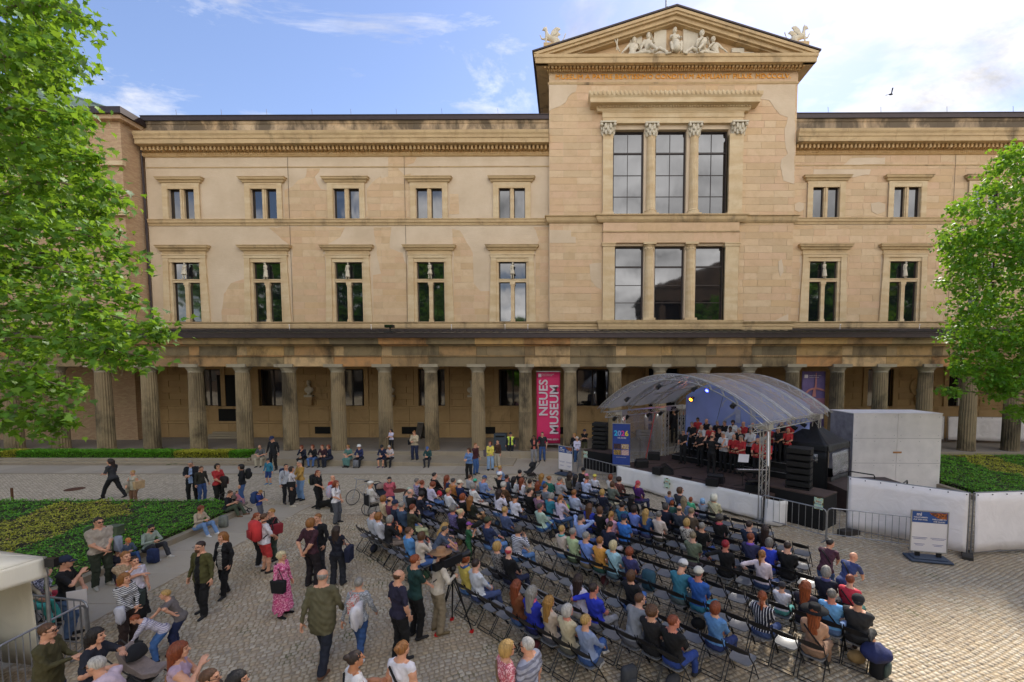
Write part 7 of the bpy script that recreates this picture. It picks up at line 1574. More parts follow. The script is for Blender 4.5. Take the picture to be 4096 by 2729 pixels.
# crop x y | hair,colour | top | bottom | pose,female | options | short name | detail
AUD='''A 490 615|bob,strawb|#c9b08a|#8d7a60|lap,1||woman in beige jacket|strawberry blond bob, beside the wheelchair man
A 600 690|short,grey|#1c2740|#20242e|lap,0|hat=cap:#1c2745|man in navy cap|navy top, left edge of the second row
A 685 670|bald,dark|#2a2238,stripe,#a04050|#2c3244|lap,0||bald man in striped navy polo|second row from the back, left block
A 765 715|short,lgrey|#38506e|#4a6a9c|lap,0||grey man in denim blue shirt|beside the bald man in the striped polo
A 820 790|short,auburn|#3a3a22|#b4b886|chin,1||woman in olive top|hand on chin, pale green trousers
A 225 820|short,grey|#b9bcc6|#5a5450|lap,0|yaw=-.9|grey man looking back|pale jacket, last row, far left
A 315 935|bob,strawb|#cfd0da|#4a4a50|lap,1||woman in white shirt|strawberry hair, last row beside the man looking back
A 420 980|bob,lgrey|#141316|#7a6a5c|chin,1|bag=#e07828|woman with orange bag|grey bob and black top, last row
A 920 1165|crop,brown|#4a8fd0|#3a3f4a|lap,0||man in sky blue shirt|brown crop, last row, left block
A 1020 1235|bob,brown|#c8b8a6|#3c62a0|chin,1||brown bobbed woman in cream knit|hand at chin, last row
A 1430 1050|long,light|#5c5660|#b070b8|phone,1|sc=.85|girl with lilac trousers|beside the bending man in grey polo
A 900 480|lowpony,dark|#8c9098|#6070a0|phone,1|hat=cap:#9aa896|woman in sage cap|grey sweater, head bowed
A 965 520|bald,lgrey|#202022|#2a2e3a|lap,0||old man in black|behind the curly navy neighbour
A 980 570|curly,black|#141c30|#2c3a60|phone,1||curly black haired woman|navy top, looking at her phone
A 1030 340|short,grey|#6a5a90,floral,#c8c0d8|#4a4060|lap,1|gl=spec|woman in purple print blouse|short grey hair, fourth row, left
A 1120 360|short,auburn|#151316|#2a2e3a|lap,1||short haired woman in black vest|beside the purple print blouse
A 1235 395|curly,auburn|#c6c0da|#4a6fa8|phone,1|bag=#c01830|woman with red bag|brown curls and white shirt
A 1395 220|crop,black|#0f0f12|#20242e|lap,0||dark cropped man in black shirt|left end of the fifth row
A 1440 320|long,auburn|#24365c|#d86880,dots,#f0c0c8|lap,1||long haired woman in pink skirt|denim jacket, behind the man in black
A 1640 330|crop,dgrey|#b87424|#3a3a40|lap,0||man in ochre hoodie|grey crop, fifth row
A 1770 355|short,dark|#182a54|#22304c|lap,0|hat=cap:#d8ceb4|man in cream baseball cap|navy jacket, fifth row
A 1900 440|bob,lgrey|#dcd8d4|#c8bcb0|lap,1||grey bobbed woman in white blouse|fifth row, left block
A 1510 515|short,light|#dadadf|#4a4a58|lap,1|gl=spec|blond woman in white shirt|glasses, fourth row, left block
A 1580 595|bob,ginger|#111013|#8a8490|lap,1|scarf=#c8a0a8|ginger woman in black leather|fourth row, left block
A 1795 645|long,strawb|#23281a|#b88a5c|cross,1||strawberry woman in dark olive|hands clasped over her knee
A 1500 775|curly,grey|#5a4e80,floral,#7a70a0|#33303c|lap,1||grey curly woman in violet|third row, left block
A 1625 815|bun,platinum|#0e0e10|#d8d8dc|cross,1|bag=#1e2a5c|white blond woman in black|navy bag on her knees
A 2010 990|short,dark|#26365e|#5a86c0|fold,0|hat=cap:#3a4028|man behind the fuzzy microphone|navy shirt and light jeans
A 1725 135|short,dark|#101012|#20242e|lap,0|hat=helmet:#d8dce4;row=6|cyclist in white helmet|black hoodie
A 1780 215|short,brown|#a8a8aa|#3a3a40|chin,0|sc=.85;row=5|boy in grey T shirt|next to the cyclist in the white helmet
A 1925 265|short,brown|#a0a4a8|#c89070|lap,0|hat=helmet:#18b890;sc=.72;row=5|child in teal helmet|grey T shirt
B 235 150|bun,light|#7f9cc8|#101012|cross,1|gl=spec|blond bun woman in denim shirt|black trousers, furthest row left
B 165 285|short,grey|#8fa6d0,check,#4a68a8|#3f659c|phone,0|hat=cap:#2c4a7c|man in blue cap|checked shirt, jeans stretched out
B 150 540|long,dark|#d4d0e0|#5c88c4|chin,1||long dark haired woman in lace|hand against her head
B 535 225|crop,dark|#3a4456|#22262e|lap,0||dark haired person in slate shirt|eighth row, left block
B 555 300|long,black|#c8c8cc|#2a2a30|lap,1||long black haired woman, pale top|behind the slate shirt
B 700 195|short,black|#0f0f10|#2a3a60|lap,1||short haired woman in black T shirt|before the stroller
B 645 340|longcurly,auburn|#d8d6e4|#32323c|lap,1||auburn curls, white T shirt|woman in the seventh row
B 745 335|crop,dark|#8a7858|#3a4030|lap,0|yaw=.3|man in khaki shirt|between two curly haired women
B 830 385|longcurly,auburn|#121214|#2c2c34|lap,1||dark auburn curls, black T shirt|woman in the seventh row
B 515 390|curly,white|#5c3e20|#6a5a44|lap,0||white curly man in brown jacket|sixth row, left block
B 705 500|crop,black|#0e0e10|#22242c|lap,0|yaw=-.6|black haired man in black|sixth row, head turned right
B 900 535|short,lgrey|#a86a58,check,#3a5a9c|#3a3f50|lap,0|hat=beret:#15171c|old man in black beret|plaid shirt
B 1000 555|bob,lgrey|#107a90|#dcdce0|phone,1||grey woman in teal shawl|white trousers
B 470 610|crop,black|#cfcfdc|#1e2c50|phone,0|skin=t|dark haired man in white shirt|looking at his phone, navy trousers
B 345 825|short,light|#4a5a84|#2c3a60|lap,1||blond woman in blue tie dye|fourth row, left block
B 880 760|short,dgrey|#a9c4b2|#33649c|cross,1|coat=1|woman in mint jacket|jeans, right end of the left block
B 1330 600|ponytail,strawb|#b8a8c0,floral,#c8bcd0|#365a8c|chin,1|bag=#5aa020|woman with lime green bag|lilac lace top, aisle seat
B 1150 290|bun,strawb|#107868|#2a4a60|lap,1||woman in teal jacket|strawberry bun, eighth row
B 1265 320|short,grey|#9c9ca2|#5a86c0|chin,1|scarf=#e8603a|grey jacket with coral scarf|woman in the eighth row
B 960 255|longwavy,blond|#2f66b0|#38588c|lap,1||blond woman in bright denim|behind the bending man with the stroller
B 1070 440|crop,brown|#7f8694|#38608e|stretch,0||man in grey sweatshirt|legs stretched, jeans
B 1000 105|short,brown|#0e0e0f|#33363a|knees,0|hat=cap:#15161c;row=9|man bending by the stroller|black cap and T shirt
B 1335 240|long,dark|#5c5444|#22262c|chin,1||dark haired woman, hand on mouth|olive top, ninth row
B 1570 290|long,black|#4a4c58,dots,#8a8c98|#24262e|lap,1||very long black haired woman|grey dotted top
B 1700 270|crop,brown|#c4cce4,check,#7f94c8|#2f4470|phone,0|gl=spec|man in pale checked shirt|ninth row, jeans
B 1780 235|short,light|#dccfd4|#c8b8c0|lap,1|hat=cap:#e07898;sc=.8|child in pink cap|front row of the left block
B 1870 260|short,light|#dcdce8|#7f94c0|lap,0|hat=cap:#e0d030;sc=.8|child in yellow cap|white top
B 2095 260|bob,auburn|#dcd6d0|#4a4a54|lap,1||woman in white blouse, embroidered back|front row
B 2235 270|curly,dark|#7a4038,floral,#1a1a20|#1e2a44|lap,1||woman in dark floral blouse|front row, right of the white blouse
B 2080 405|bob,brown|#5f675c|#cfc4a6|chin,1||woman in grey green top|beige trousers, right end of the left block
B 1630 540|short,strawb|#a4b0cc|#1e2c4c|lap,1|b=1.15|heavy blond woman in pale blue|navy trousers
B 1860 510|bob,light|#121a34|#33353c|cross,1||blond woman in navy blazer|writing in a notebook
B 1805 760|long,brown|#2038b0|#22306a|lap,1|gl=top|brown haired woman in royal blue|sunglasses on her head
B 1975 845|bob,brown|#111112|#22242a|lap,1||messy brown haired person in black|beside the royal blue woman
B 2080 905|ponytail,blond|#d49ab4|#5a5a64|lap,1||blond ponytail girl in pink|back to the camera
B 2275 890|short,dgrey|#1f74d0|#2c3038|lap,0|hat=cap:#182c5c;b=1.12|man in bright blue T shirt|navy cap, right block
B 2250 735|crop,black|#1c6484|#1c2430|lap,0|skin=t|black haired man in teal|seventh row
B 1535 950|crop,dgrey|#8ba2d8|#39518a|behind,0||man with hands behind head|pale blue shirt
B 1925 1045|ponytail,dark|#161d38|#a8a4b0|phone,1||ponytail woman in navy hoodie|pale grey trousers
B 1320 1150|short,light|#cfbcae|#5a86b8|lap,1|scarf=#4aa0a0|blond woman with turquoise scarf|left end of the fourth row, right block
B 1485 1220|short,lgrey|#b4c890|#4a5a40|lap,1||grey woman in pale green|beside the turquoise scarf
B 1695 1275|short,lgrey|#6f90dc|#8a7a60|lap,0|gl=spec;strap=#101014|grey man in cornflower shirt|black strap across his back
B 1895 1350|short,strawb|#dc9410|#2a5a50|lap,1||woman in mustard top|short strawberry blond hair
B 2115 1420|bob,platinum|#9ccbd8|#5a7a88|lap,1|strap=#20242c|platinum woman in light turquoise|beside the mustard top
B 625 1180|curly,dgrey|#cfd0dc,stripe,#22263c|#4a78b0|chin,1||grey curly woman in striped top|yellow jacket in her lap
B 300 1390|bob,light|#8a8684,floral,#22242a|#2a2a30|lap,1||blond woman in grey patterned jacket|left end of the second row, right block
B 480 1475|bald,pinkred|#0f0f12|#1c2444|lap,1||woman with shaved pinkish hair|black leather jacket
B 2310 1470|curly,auburn|#38386c|#2a2c44|lap,1|strap=#15151c|dark auburn woman in indigo top|black strap across her back
C 515 350|lowpony,pinkred|#4a1868|#28305a|lap,1|coat=1|woman in purple puffer jacket|pink hair, alone near the skirt
C 480 640|long,black|#0c0c0f|#16161c|lap,1||long black haired woman in black|behind the purple puffer jacket
C 455 790|bob,dark|#6a86d8|#3a4a80|lap,1||dark haired woman in periwinkle shirt|seventh row
C 630 850|longwavy,light|#2c558c|#4a4a70|lap,1|gl=top|curly blond woman in denim jacket|seventh row
C 830 865|short,grey|#cdbcb0|#4a4438|lap,1|coat=1|grey haired woman in cream jacket|seventh row, right block
C 1015 545|crop,brown|#3a508c,check,#a0b8e0|#2a3450|lap,0|sc=.78|boy in blue plaid|front row by the skirt
C 1230 510|bob,brown|#32343c|#22242a|lap,1|gl=spec;yaw=-.8|brown haired woman in charcoal|profile to the right, front row
C 1075 680|bob,ginger|#3a6a60|#3a3a40|lap,1|sc=.72|small ginger girl|behind the boy in plaid
C 1205 630|longwavy,greyblond|#5a7090|#4a5060|lap,1|strap=#c89a84;yaw=.4|woman in grey blue with pink strap|turning left
C 1285 645|bob,ginger|#48c890|#c88aa0|lap,1|sc=.7|little girl in mint|orange brown hair
C 1335 620|none,brown|#9aa4b4|#3a4a60|lap,0|hat=hood:#8ab8e0;sc=.72|toddler in light blue hood|front row
C 1545 610|none,white|#c9c39a|#3a3a38|lap,1|hat=hood:#d8d4c0;coat=1;strap=#7a6a58|person in pale yellow coat|cream hood, front row
C 920 750|bob,dgrey|#131c34|#22262e|lap,1|gl=spec;yaw=-.7|woman in navy rain jacket|glasses, profile right
C 1105 760|bald,dgrey|#363c4a|#2a2c34|lap,0||balding man in charcoal hoodie|eighth row
C 1315 825|short,greyblond|#5c4c3c|#b0582c|lap,1|strap=#201c18|short haired woman in brown jacket|orange bag, eighth row
C 1205 1020|bob,light|#c8beb0,zebra,#1c1a1c|#c8c8cc|lap,1||blond bob in zebra print|sixth row
C 1690 950|curly,dgrey|#131214|#22242a|lap,1|scarf=#c04050|grey curly woman, red scarf|black top
C 1595 1090|short,lgrey|#0f0f10|#2a4a8c|lap,1||short grey haired woman in black|bare neck, sixth row
C 2180 1030|crop,dark|#1a2a44|#22262e|lap,0||brown cropped man in navy|right part, seventh row
C 1310 1230|short,greyblond|#667058|#5c5058|lap,0||sage T shirt, shaggy grey hair|man in the sixth row
C 2025 1450|short,red|#0e0d0f|#16161a|back,1||woman with bright red hair|black top, arm over the next chair
F 400 370|long,dark|#2e2220|#3a2c28|lap,1|coat=1|long dark haired woman, brown leather|right part, seventh row
F 390 470|short,auburn|#32365c|#2c3048|lap,1|scarf=#7a50c0|auburn woman with violet scarf|indigo top
F 655 455|bob,grey|#1c3cc8|#4a5a88|lap,1||grey bobbed woman in royal blue|front right part
F 670 520|crop,dark|#0c0d10|#15161c|lap,0||dark man in black, profile|behind the grey bob
F 520 600|lowpony,strawb|#dcc8cf|#3a4f7c|back,1||blond ponytail woman in pale pink|arm over the next chair
F 720 830|longwavy,ginger|#221e30|#1c1c26|lap,1||golden haired woman in dark plum|wavy hair down her back
F 1015 760|bob,lgrey|#12162a|#1c1e28|lap,1|scarf=#4a4a80|white haired woman in navy jacket|patterned scarf
F 1180 810|short,auburn|#c81838|#1c5a50|lap,1|strap=#101014|short haired woman in red|black strap, right edge
F 1275 900|short,grey|#28282a|#1a1a1c|lap,0|hat=capback:#1c1c20;legs=1;b=1.15|man in charcoal T shirt|black cap, shorts, far right
F 1035 920|short,grey|#5aa0d8|#4a6a98|lap,0|strap=#15151a|grey man in sky blue polo|black strap, right edge
F 893 935|crop,brown|#d8d4dc|#50a8a0|lap,0|hat=cap:#2c2c34;sc=.75|small boy in dark cap|white T shirt
F 890 1060|longwavy,ginger|#b88a6a|#8a6a50|lap,1|hat=hat:#101012;strap=#15151a;coat=1|woman in black hat|tan trench coat, last row
F 525 960|lowpony,ginger|#12162c,vstripe,#c8c8d0|#3a4f80|lap,1||ginger blond woman in pinstripes|navy top
F 185 1020|bob,auburn|#4f86c0|#22356c|lap,1||brown bobbed woman, denim jacket|last row, right part
E 485 1010|crop,brown|#85878c|#5a5c64|knees,0|gl=spec;yaw=-.5|man in mid grey T shirt|second row from the back
E 605 1060|curly,brown|#1c1a1c|#15161a|lap,0|yaw=-.5|young man in black hoodie|between two short haired men
E 780 1130|crop,auburn|#0d0c0e|#20408c|lap,0|yaw=-.6|young man in black, blue jeans|white trainers, nearest the camera
E 410 765|bob,brown|#14151c|#3a6ab0|cross,1||brown haired person in black hoodie|jeans, alone in the third row
E 740 680|short,grey|#2a7a90|#5a6a6c|phone,0|hat=cap:#d4d0cc|man in white cap|teal hoodie
E 880 715|short,grey|#1f5cb0|#2a8aa8|lap,0|hat=cap:#cfc8b8|man in cream cap|royal blue jacket, beside the teal hoodie
E 130 870|crop,dark|#1c34c0|#8a8a90|back,0||dark man in ultramarine T shirt|arm over the next chair
D 900 830|long,dark|#d0c8d8|#cfc6b4|lap,1||dark long haired woman, cream trousers|navy jacket on her chair
D 400 850|long,auburn|#7c4218|#3a5a90|lap,1||long haired woman in rust suede|last row, right block
D 550 860|longwavy,lgrey|#1a2cb0|#141a50|lap,1|scarf=#d05070|long grey haired woman in ultramarine|last row
D 715 1000|long,blond|#c2ad96|#4a4a54|lap,1|coat=1|long blond woman in beige coat|last row
D 865 1060|bob,white|#c8b890|#5a5a50|lap,1||white bobbed woman in cream vest|last row
D 1020 1110|short,light|#8292b4|#2f5490|cross,1|coat=1|blond woman in grey blue blazer|sandals, right end of the last row
D 155 635|curly,ginger|#d8c040|#4a78b8|lap,1|scarf=#2a5a9c|ginger curly woman, yellow top|blue sweater over her shoulders
D 50 650|crop,dark|#c8ccd4|#3a4a78|lap,0||man in white shirt|half hidden behind the television camera'''
def bagmesh(kind='bag'):
    q=MB()
    if kind=='bag': q.ball((0,0,0),.16,10,7,(1,.6,.8))
    return q.mesh('bag',M_black,True)
BAG=bagmesh()
q=MB(); q.lathe([(.085,-.02),(.10,.0),(.088,.03),(.072,.045)],14,(0,0,0),cap=False); SCARF=q.mesh('scarf',M_black,True)
def strapmesh():
    q=MB(); pts=[(-.15,.0,.13),(-.13,-.085,.12),(0,-.125,-.02),(.13,-.10,-.2)]; q.tube(pts,.016,5); return q.mesh('strap',M_black,True)
STRAP=strapmesh()
def mk_(c): return cloth(c) if isinstance(c,str) else cloth(*c)
def extras(pr,spec,kw,rz,short,sc=1):
    info=spec[2]
    if kw.get('scarf'): o=obj('scarf',SCARF,pr,tuple(info['neck'])); setmats(o,[mk_(kw['scarf'])])
    if kw.get('strap'): o=obj('strap',STRAP,pr,tuple(info['chest']),Matrix(info['R'].tolist()).to_euler()); setmats(o,[mk_(kw['strap'])])
    if kw.get('bag'):
        p=pr.matrix_basis@Vector((info['hands'][1]*.5+info['hands'][-1]*.5+np.array([0,.05,.04])).tolist()); o=obj('bag',BAG,None,p,(0,0,rz),label='bag on the lap of the '+short,cat='bag'); setmats(o,[mk_(kw['bag'])]); o.name='shoulder_bag'
people=[]
for ln in AUD.split('\n'):
    f=ln.split('|'); c,x,y=f[0].split(); o=CRP[c]; kw=dict(z.split('=') for z in f[5].split(';') if z)
    sc=float(kw.get('sc',1)); g=G(o[0]+float(x)/o[2],o[1]+float(y)/o[2],1.22 if sc>.9 else 1.08); s=g.x*nv.x+g.y*nv.y+.26; t=g.x*tv.x+g.y*tv.y
    people.append((s,t,f,kw,sc))
for s,t,f,kw,sc in people:
    row=int(kw['row']) if 'row' in kw else None; best=None
    for st in SEATS:
        if st['who'] is not None: continue
        d=abs(st['t']-t)+2.2*abs(st['s']-s) if row is None else abs(st['t']-t)+(0 if st['row']==row else 9)
        if best is None or d<best[0]: best=(d,st)
    best[1]['who']=(f,kw,sc)
shorts={}
for k in range(len(SEATS)):
    st=SEATS[k]; p=nv*st['s']+tv*st['t']; rz=FA-PI/2+random.uniform(-.03,.03); st['p']=p; st['rz']=rz
    if st['who']:
        f,kw,sc=st['who']; ht=f[1].split(','); top=tuple(f[2].split(',')); bot=tuple(f[3].split(',')); pose,fem=f[4].split(','); yaw=float(kw.get('yaw',random.choice([0,0,-.25,.25])))
        spec=seated(pose,fem=='1',float(kw.get('b',1.0)),yaw); pw=random.uniform(1.03,1.11); sv='short' if ('T shirt' in f[6] or 'polo' in f[6] or k%4==0) and 'coat' not in kw and 'jacket' not in f[6]+f[7] else 'long'
        hk=kw['hat'].split(':') if 'hat' in kw else (None,None); lab=f[6]+', '+f[7]
        pr=person((p.x,p.y,.02+.5*(1-sc)),rz+random.uniform(-.08,.08),spec,top if len(top)>1 else top[0],bot if len(bot)>1 else bot[0],ht[0],ht[1],sc*random.uniform(.98,1.03),sleeve=sv,hatk=hk[0],hatc=hk[1],
                  glasses={'spec':'spec','sun':'sun'}.get(kw.get('gl')),skin=kw.get('skin',['f','p','f','r'][k%4]),legs='short' if 'legs' in kw else 'long',wide=pw,label=lab,group='seated audience',shoe=['#26262a','#d8d4d0','#3a2e26'][k%3])
        extras(pr,spec,kw,rz,f[6]); st['short']=f[6]
ORD=['','next','second','third','fourth','fifth','sixth','seventh','eighth','ninth','tenth']
used=set()
for st in SEATS:
    p=st['p']
    if st['who']: lab='folding chair occupied by the '+st['short']
    else:
        mates=[(abs(o['i']-st['i']),o['i']-st['i'],o) for o in SEATS if o['row']==st['row'] and o['seg']==st['seg'] and o['who']]
        if mates:
            d,sg,o=min(mates,key=lambda m:m[0]); lab='empty folding chair, %s %s the %s'%('directly' if d==1 else ORD[min(d,10)]+' seat','right of' if sg<0 else 'left of',o['short'])
        else:
            lab='empty folding chair in the front row left, %s from the aisle'%(['nearest']+ORD[2:])[min(st['n']-st['i'],8)]
    w_=lab.split()
    if len(w_)>16: lab=' '.join(w_[:16])
    st['chair']=chair(p.x,p.y,st['rz'],lab)
# things stowed under chairs
UB=[('#1a2036','backpack'),('#2c4a30','backpack'),('#6a2a30','handbag'),('#101114','backpack'),('#8a7a60','tote bag'),('#24405e','backpack'),('#3a3a3e','handbag'),('#b08a4c','tote bag'),('#4a2438','backpack')]
occ=[s for s in SEATS if s['who']]
for i in range(0,len(occ),4):
    st=occ[i]; c,kn=UB[(i//4)%9]; d=st['rz']+PI/2; l=Vector((st['p'].x+.12*math.cos(d)*(1 if i%8 else -.6),st['p'].y+.12*math.sin(d)*(1 if i%8 else -.6),.16)); o=obj(kn.replace(' ','_'),BAG,None,l,(0,0,random.uniform(0,3)),(1.05,1.1,1.0),label='%s stowed under the chair of the %s'%(kn,st['short']),cat='bag',group='bags under the chairs'); setmats(o,[cloth(c)])
# ------------------------------------------------------------------ standing people
CR2={'a':(0,1300,2.091),'b':(900,1300,2.091),'c':(1500,1300,2.091),'l':(0,1950,2.0125),'r':(600,1950,2.0125),'m':(1200,1950,2.0125),'d':(1800,1950,2.0125),'f':(2800,1950,2.0125),'A':(1400,1850,3.92)}
SP={}
def stb(kind,fem=False,build=1.0,yaw=0,coat=0,skirt=0,open_=False,pitch=0,short=False,baggy=.3):
    base=dict(fl=(-.12,0,.08),fr=(.12,.02,.08),female=fem,build=build,hyaw=yaw,hpitch=pitch,coat=coat,skirt=skirt,open_=open_,short=short,baggy=baggy,res=.017)
    P=dict(rest={}, wide=dict(fl=(-.17,.0,.08),fr=(.17,.03,.08)),
      phone=dict(hl=(-.05,.32,1.18),hr=(.06,.32,1.2),el=(-.6,-.3,-1),er=(.6,-.3,-1),handl='grip',handr='grip'),
      fold=dict(hl=(.14,.2,1.16),hr=(-.13,.23,1.19),el=(-1,0,-.6),er=(1,0,-.6)),
      clasp=dict(hl=(-.03,.24,1.0),hr=(.05,.25,1.02),el=(-1,-.3,-.5),er=(1,-.3,-.5)),
      hip=dict(hr=(.26,-.02,1.02),er=(1,-.6,.1),hl=(-.2,.12,.95)),
      pocket=dict(hl=(-.24,.08,.93),hr=(.24,.08,.93),el=(-1,-.8,0),er=(1,-.8,0)),
      walk=dict(fl=(-.1,.30,.08),fr=(.1,-.28,.12),kl=(0,1,.2),kr=(0,1,.1),hl=(-.26,-.12,.92),hr=(.26,.2,.96),lean=.06),
      stride=dict(fl=(-.1,.36,.08),fr=(.1,-.34,.14),hl=(-.1,.28,1.14),hr=(.08,.3,1.16),el=(-.6,-.3,-1),er=(.6,-.3,-1),lean=.05),
      cup=dict(hr=(.1,.26,1.42),er=(1,.1,-1),hl=(-.02,.24,1.1),el=(-1,0,-.6)),
      lift=dict(hr=(.12,.24,1.56),er=(1,.3,-.6),hl=(-.2,.12,.95)),
      back=dict(hl=(-.06,-.2,1.0),hr=(.06,-.2,1.0),el=(-1,-.6,0),er=(1,-.6,0)),
      side=dict(hl=(-.3,.05,.9),hr=(.3,.05,.9)),
      one=dict(hr=(.1,.24,1.05),er=(1,-.3,-.5),hl=(-.27,.04,.92)),
      bend=dict(lean=.75,hl=(-.1,.62,.85),hr=(.12,.6,.8),el=(-1,0,0),er=(1,0,0),pel=(0,-.12,.93),hpitch=.1),
      bend2=dict(lean=.85,hl=(-.05,.55,.6),hr=(.12,.52,.55),el=(-1,0,0),er=(1,0,0),pel=(0,-.18,.9),hpitch=-.2),
      reach=dict(lean=.12,hl=(.0,.42,1.35),hr=(.15,.3,1.2),el=(-1,-.2,-.6),er=(1,-.2,-.8)),
      sit=dict(pel=(0,0,.56),lean=.22,hl=(-.06,.36,.72),hr=(.07,.36,.74),el=(-1,-.3,-.5),er=(1,-.3,-.5),fl=(-.13,.45,.08),fr=(.13,.42,.08),kl=(-.2,.5,1),kr=(.2,.5,1)),
      sitlow=dict(pel=(0,0,.34),lean=.15,hl=(-.02,.34,.62),hr=(.1,.36,.64),el=(-1,-.3,-.5),er=(1,-.3,-.5),fl=(-.15,.62,.08),fr=(.12,.5,.08),kl=(-.3,.4,1),kr=(.2,.4,1)),
      sitchin=dict(pel=(0,0,.56),lean=.35,hl=(-.02,.36,.66),hr=(.04,.33,.98),el=(-1,0,-.5),er=(.6,.3,-1),fl=(-.13,.45,.08),fr=(.13,.42,.08),kl=(-.2,.5,1),kr=(.2,.5,1)),
      )[kind]
    base.update(P); return base
def stand(cr_,head,foot,rz,pose,top,bot,hs,hc,label,z=0,fem=False,build=1.06,yaw=0,pitch=0,coat=0,skirt=0,open_=False,short=False,height=None,sit=False,wide=1.09,kw2=None,baggy=.3,**k):
    o=CR2[cr_]; HP=(o[0]+head[0]/o[2],o[1]+head[1]/o[2])
    kb=stb(pose,fem,build,yaw,coat,skirt,open_,pitch,short,baggy)
    if kw2: kb.update(kw2)
    key=('st',pose,fem,build,yaw,coat,skirt,open_,pitch,short,str(kw2)); spec=body(key,**kb); top_=spec[2]['headc'][2]+.12
    if foot is not None:
        g=G(o[0]+foot[0]/o[2],o[1]+foot[1]/o[2],z); zt=W(HP[0],HP[1],g.y)[1]; sc=(zt-z)/top_; sc=sc if height is None else height; loc=(g.x,g.y,z)
    else:
        sc=height or 1.0; g=G(HP[0],HP[1],z+top_*sc); loc=(g.x,g.y,z)
    if sit: sc=height or 1.0
    sc=max(.5,min(1.13,sc)); k.setdefault('sleeve','long')
    ex={a:k.pop(a) for a in ('scarf','strap') if a in k}
    p=person(loc,rad(rz),spec,top,bot,hs,hc,sc,label=label,legs='short' if short else 'long',wide=wide,**k); extras(p,spec,ex,0,''); return p,spec
q=MB(); q.box((-.15,-.1,-.24),(.15,.09,.2)); BPK=q.mesh('backpack',M_black,True,bevel=.05)
q=MB(); q.box((-.10,-.14,-.16),(.10,-.095,.02)); BPP=q.mesh('pocket',M_black,True,bevel=.015)
q=MB(); q.tube([(-.1,.1,.16),(-.12,.28,.18),(-.11,.30,-.05),(-.11,.1,-.2)],.014,5); q.tube([(.1,.1,.16),(.12,.28,.18),(.11,.30,-.05),(.11,.1,-.2)],.014,5); BPS=q.mesh('straps',M_black,True)
def backpack(ps,col,label,loc=None,rz=0,pocket=None,off=(0,-.2,.05),sc=1.0):
    if ps: p,spec=ps; v=p.matrix_basis@Vector((spec[2]['chest']+np.array(off)).tolist()); rz=p.rotation_euler.z
    else: v=loc
    o=obj('backpack',BPK,None,v,(0,0,rz),(sc,)*3,label=label,cat='backpack'); setmats(o,[mk_(col)]); a=obj('pocket',BPP,o); setmats(a,[mk_(pocket or col)]); 
    if ps: b=obj('straps',BPS,o); setmats(b,[mk_('#18181c')])
    return o
def clump(ps,col,label,off,sz):
    p,spec=ps; v=p.matrix_basis@Vector((spec[2]['pel']+np.array(off)).tolist()); n=22; V=[];F=[]; ph=random.uniform(0,6); pr=[(.25,.5),(.75,.47),(1,.35),(.92,.1),(.8,-.15),(.7,-.35),(.35,-.5)]
    for r_,z_ in pr:
        for j in range(n): a=2*PI*j/n; k=1+.22*math.sin(a*4+ph+z_*5)*(1.1-z_)+.1*math.sin(a*7+z_*9); V.append((r_*sz[0]*.5*k*math.cos(a),r_*sz[1]*.6*k*math.sin(a),sz[2]*(z_+.06*math.sin(a*3+ph)*(z_<-.3))))
    for i in range(len(pr)-1):
        for j in range(n): F.append((i*n+j,i*n+(j+1)%n,(i+1)*n+(j+1)%n,(i+1)*n+j))
    F+=[tuple(range(n)),tuple(range((len(pr)-1)*n,len(pr)*n))[::-1]]
    q=MB(); q.add(V,F); return q.build('garment',mk_(col),None,smooth=True,label=label,cat='garment',loc=v,rz=p.rotation_euler.z+PI/2)
def handbag(ps,col,label,off,sz=(.3,.12,.26),strap=True,flap=None):
    if not strap: return clump(ps,col,label,off,sz)
    p,spec=ps; sc=p.scale.x; v=p.matrix_basis@Vector((spec[2]['pel']+np.array(off)).tolist()); q=MB(); w_,d,h=sz; q.prism([(-w_*.42,-h/2),(w_*.42,-h/2),(w_/2,h/2),(-w_/2,h/2)],lambda a,hh:(a[0],hh,a[1]),-d/2,d/2)
    o=q.build('handbag',mk_(col),None,label=label,cat='bag',loc=v,rz=p.rotation_euler.z+PI/2,bevel=.02,auto=40)
    if strap:
        q=MB(); sh=spec[2]['sh'][1 if off[0]>0 else -1]; d_=Vector((sh-(spec[2]['pel']+np.array(off))).tolist())*sc; 
        dl=Matrix.Rotation(-PI/2,3,'Z')@d_; q.tube([(-w_*.35,0,h/2),(dl.x-.02,dl.y,dl.z+.05),(w_*.35,0,h/2)],.01,5); q.build('strap',mk_(flap or col),o)
    return o
B_='#101012'; JE='#2f5288'; JL='#6f95c4'
stand('a',(965,1120),(955,1455),95,'stride','#33343a','#0f1014','longwavy','dark','walking man in grey T shirt and black trousers, left of the tan tote bag',sleeve='short',yaw=.3,shoe=B_)
p=stand('a',(1125,1216),(1130,1505),170,'one','#b7ae9c','#8a6248','short','light','blond woman in sleeveless beige blouse with tan tote bag behind the hedge bed',fem=True,sleeve='none',yaw=.2,baggy=0,coat=.06)
handbag(p,'#c4a070','tan tote bag with brown monogram on the blond woman in beige',(-.36,.05,.12),(.42,.14,.34)); handbag(p,'#a89f90','pale knitted cardigan over the arm of the blond woman in beige',(.16,.14,.0),(.24,.1,.5),strap=False)
stand('a',(1595,1133),(1615,1475),-160,'phone','#12151f',B_,'short','lgrey','grey haired man in dark blazer and light blue shirt checking his phone',open_=True,front='#8fa8d8',coat=.04,pitch=-.4,glasses='spec')
stand('a',(1710,1182),(1690,1478),-105,'rest','#2f2f26','#33538c','crop','brown','brown haired man in olive bomber jacket and jeans',pitch=-.2)
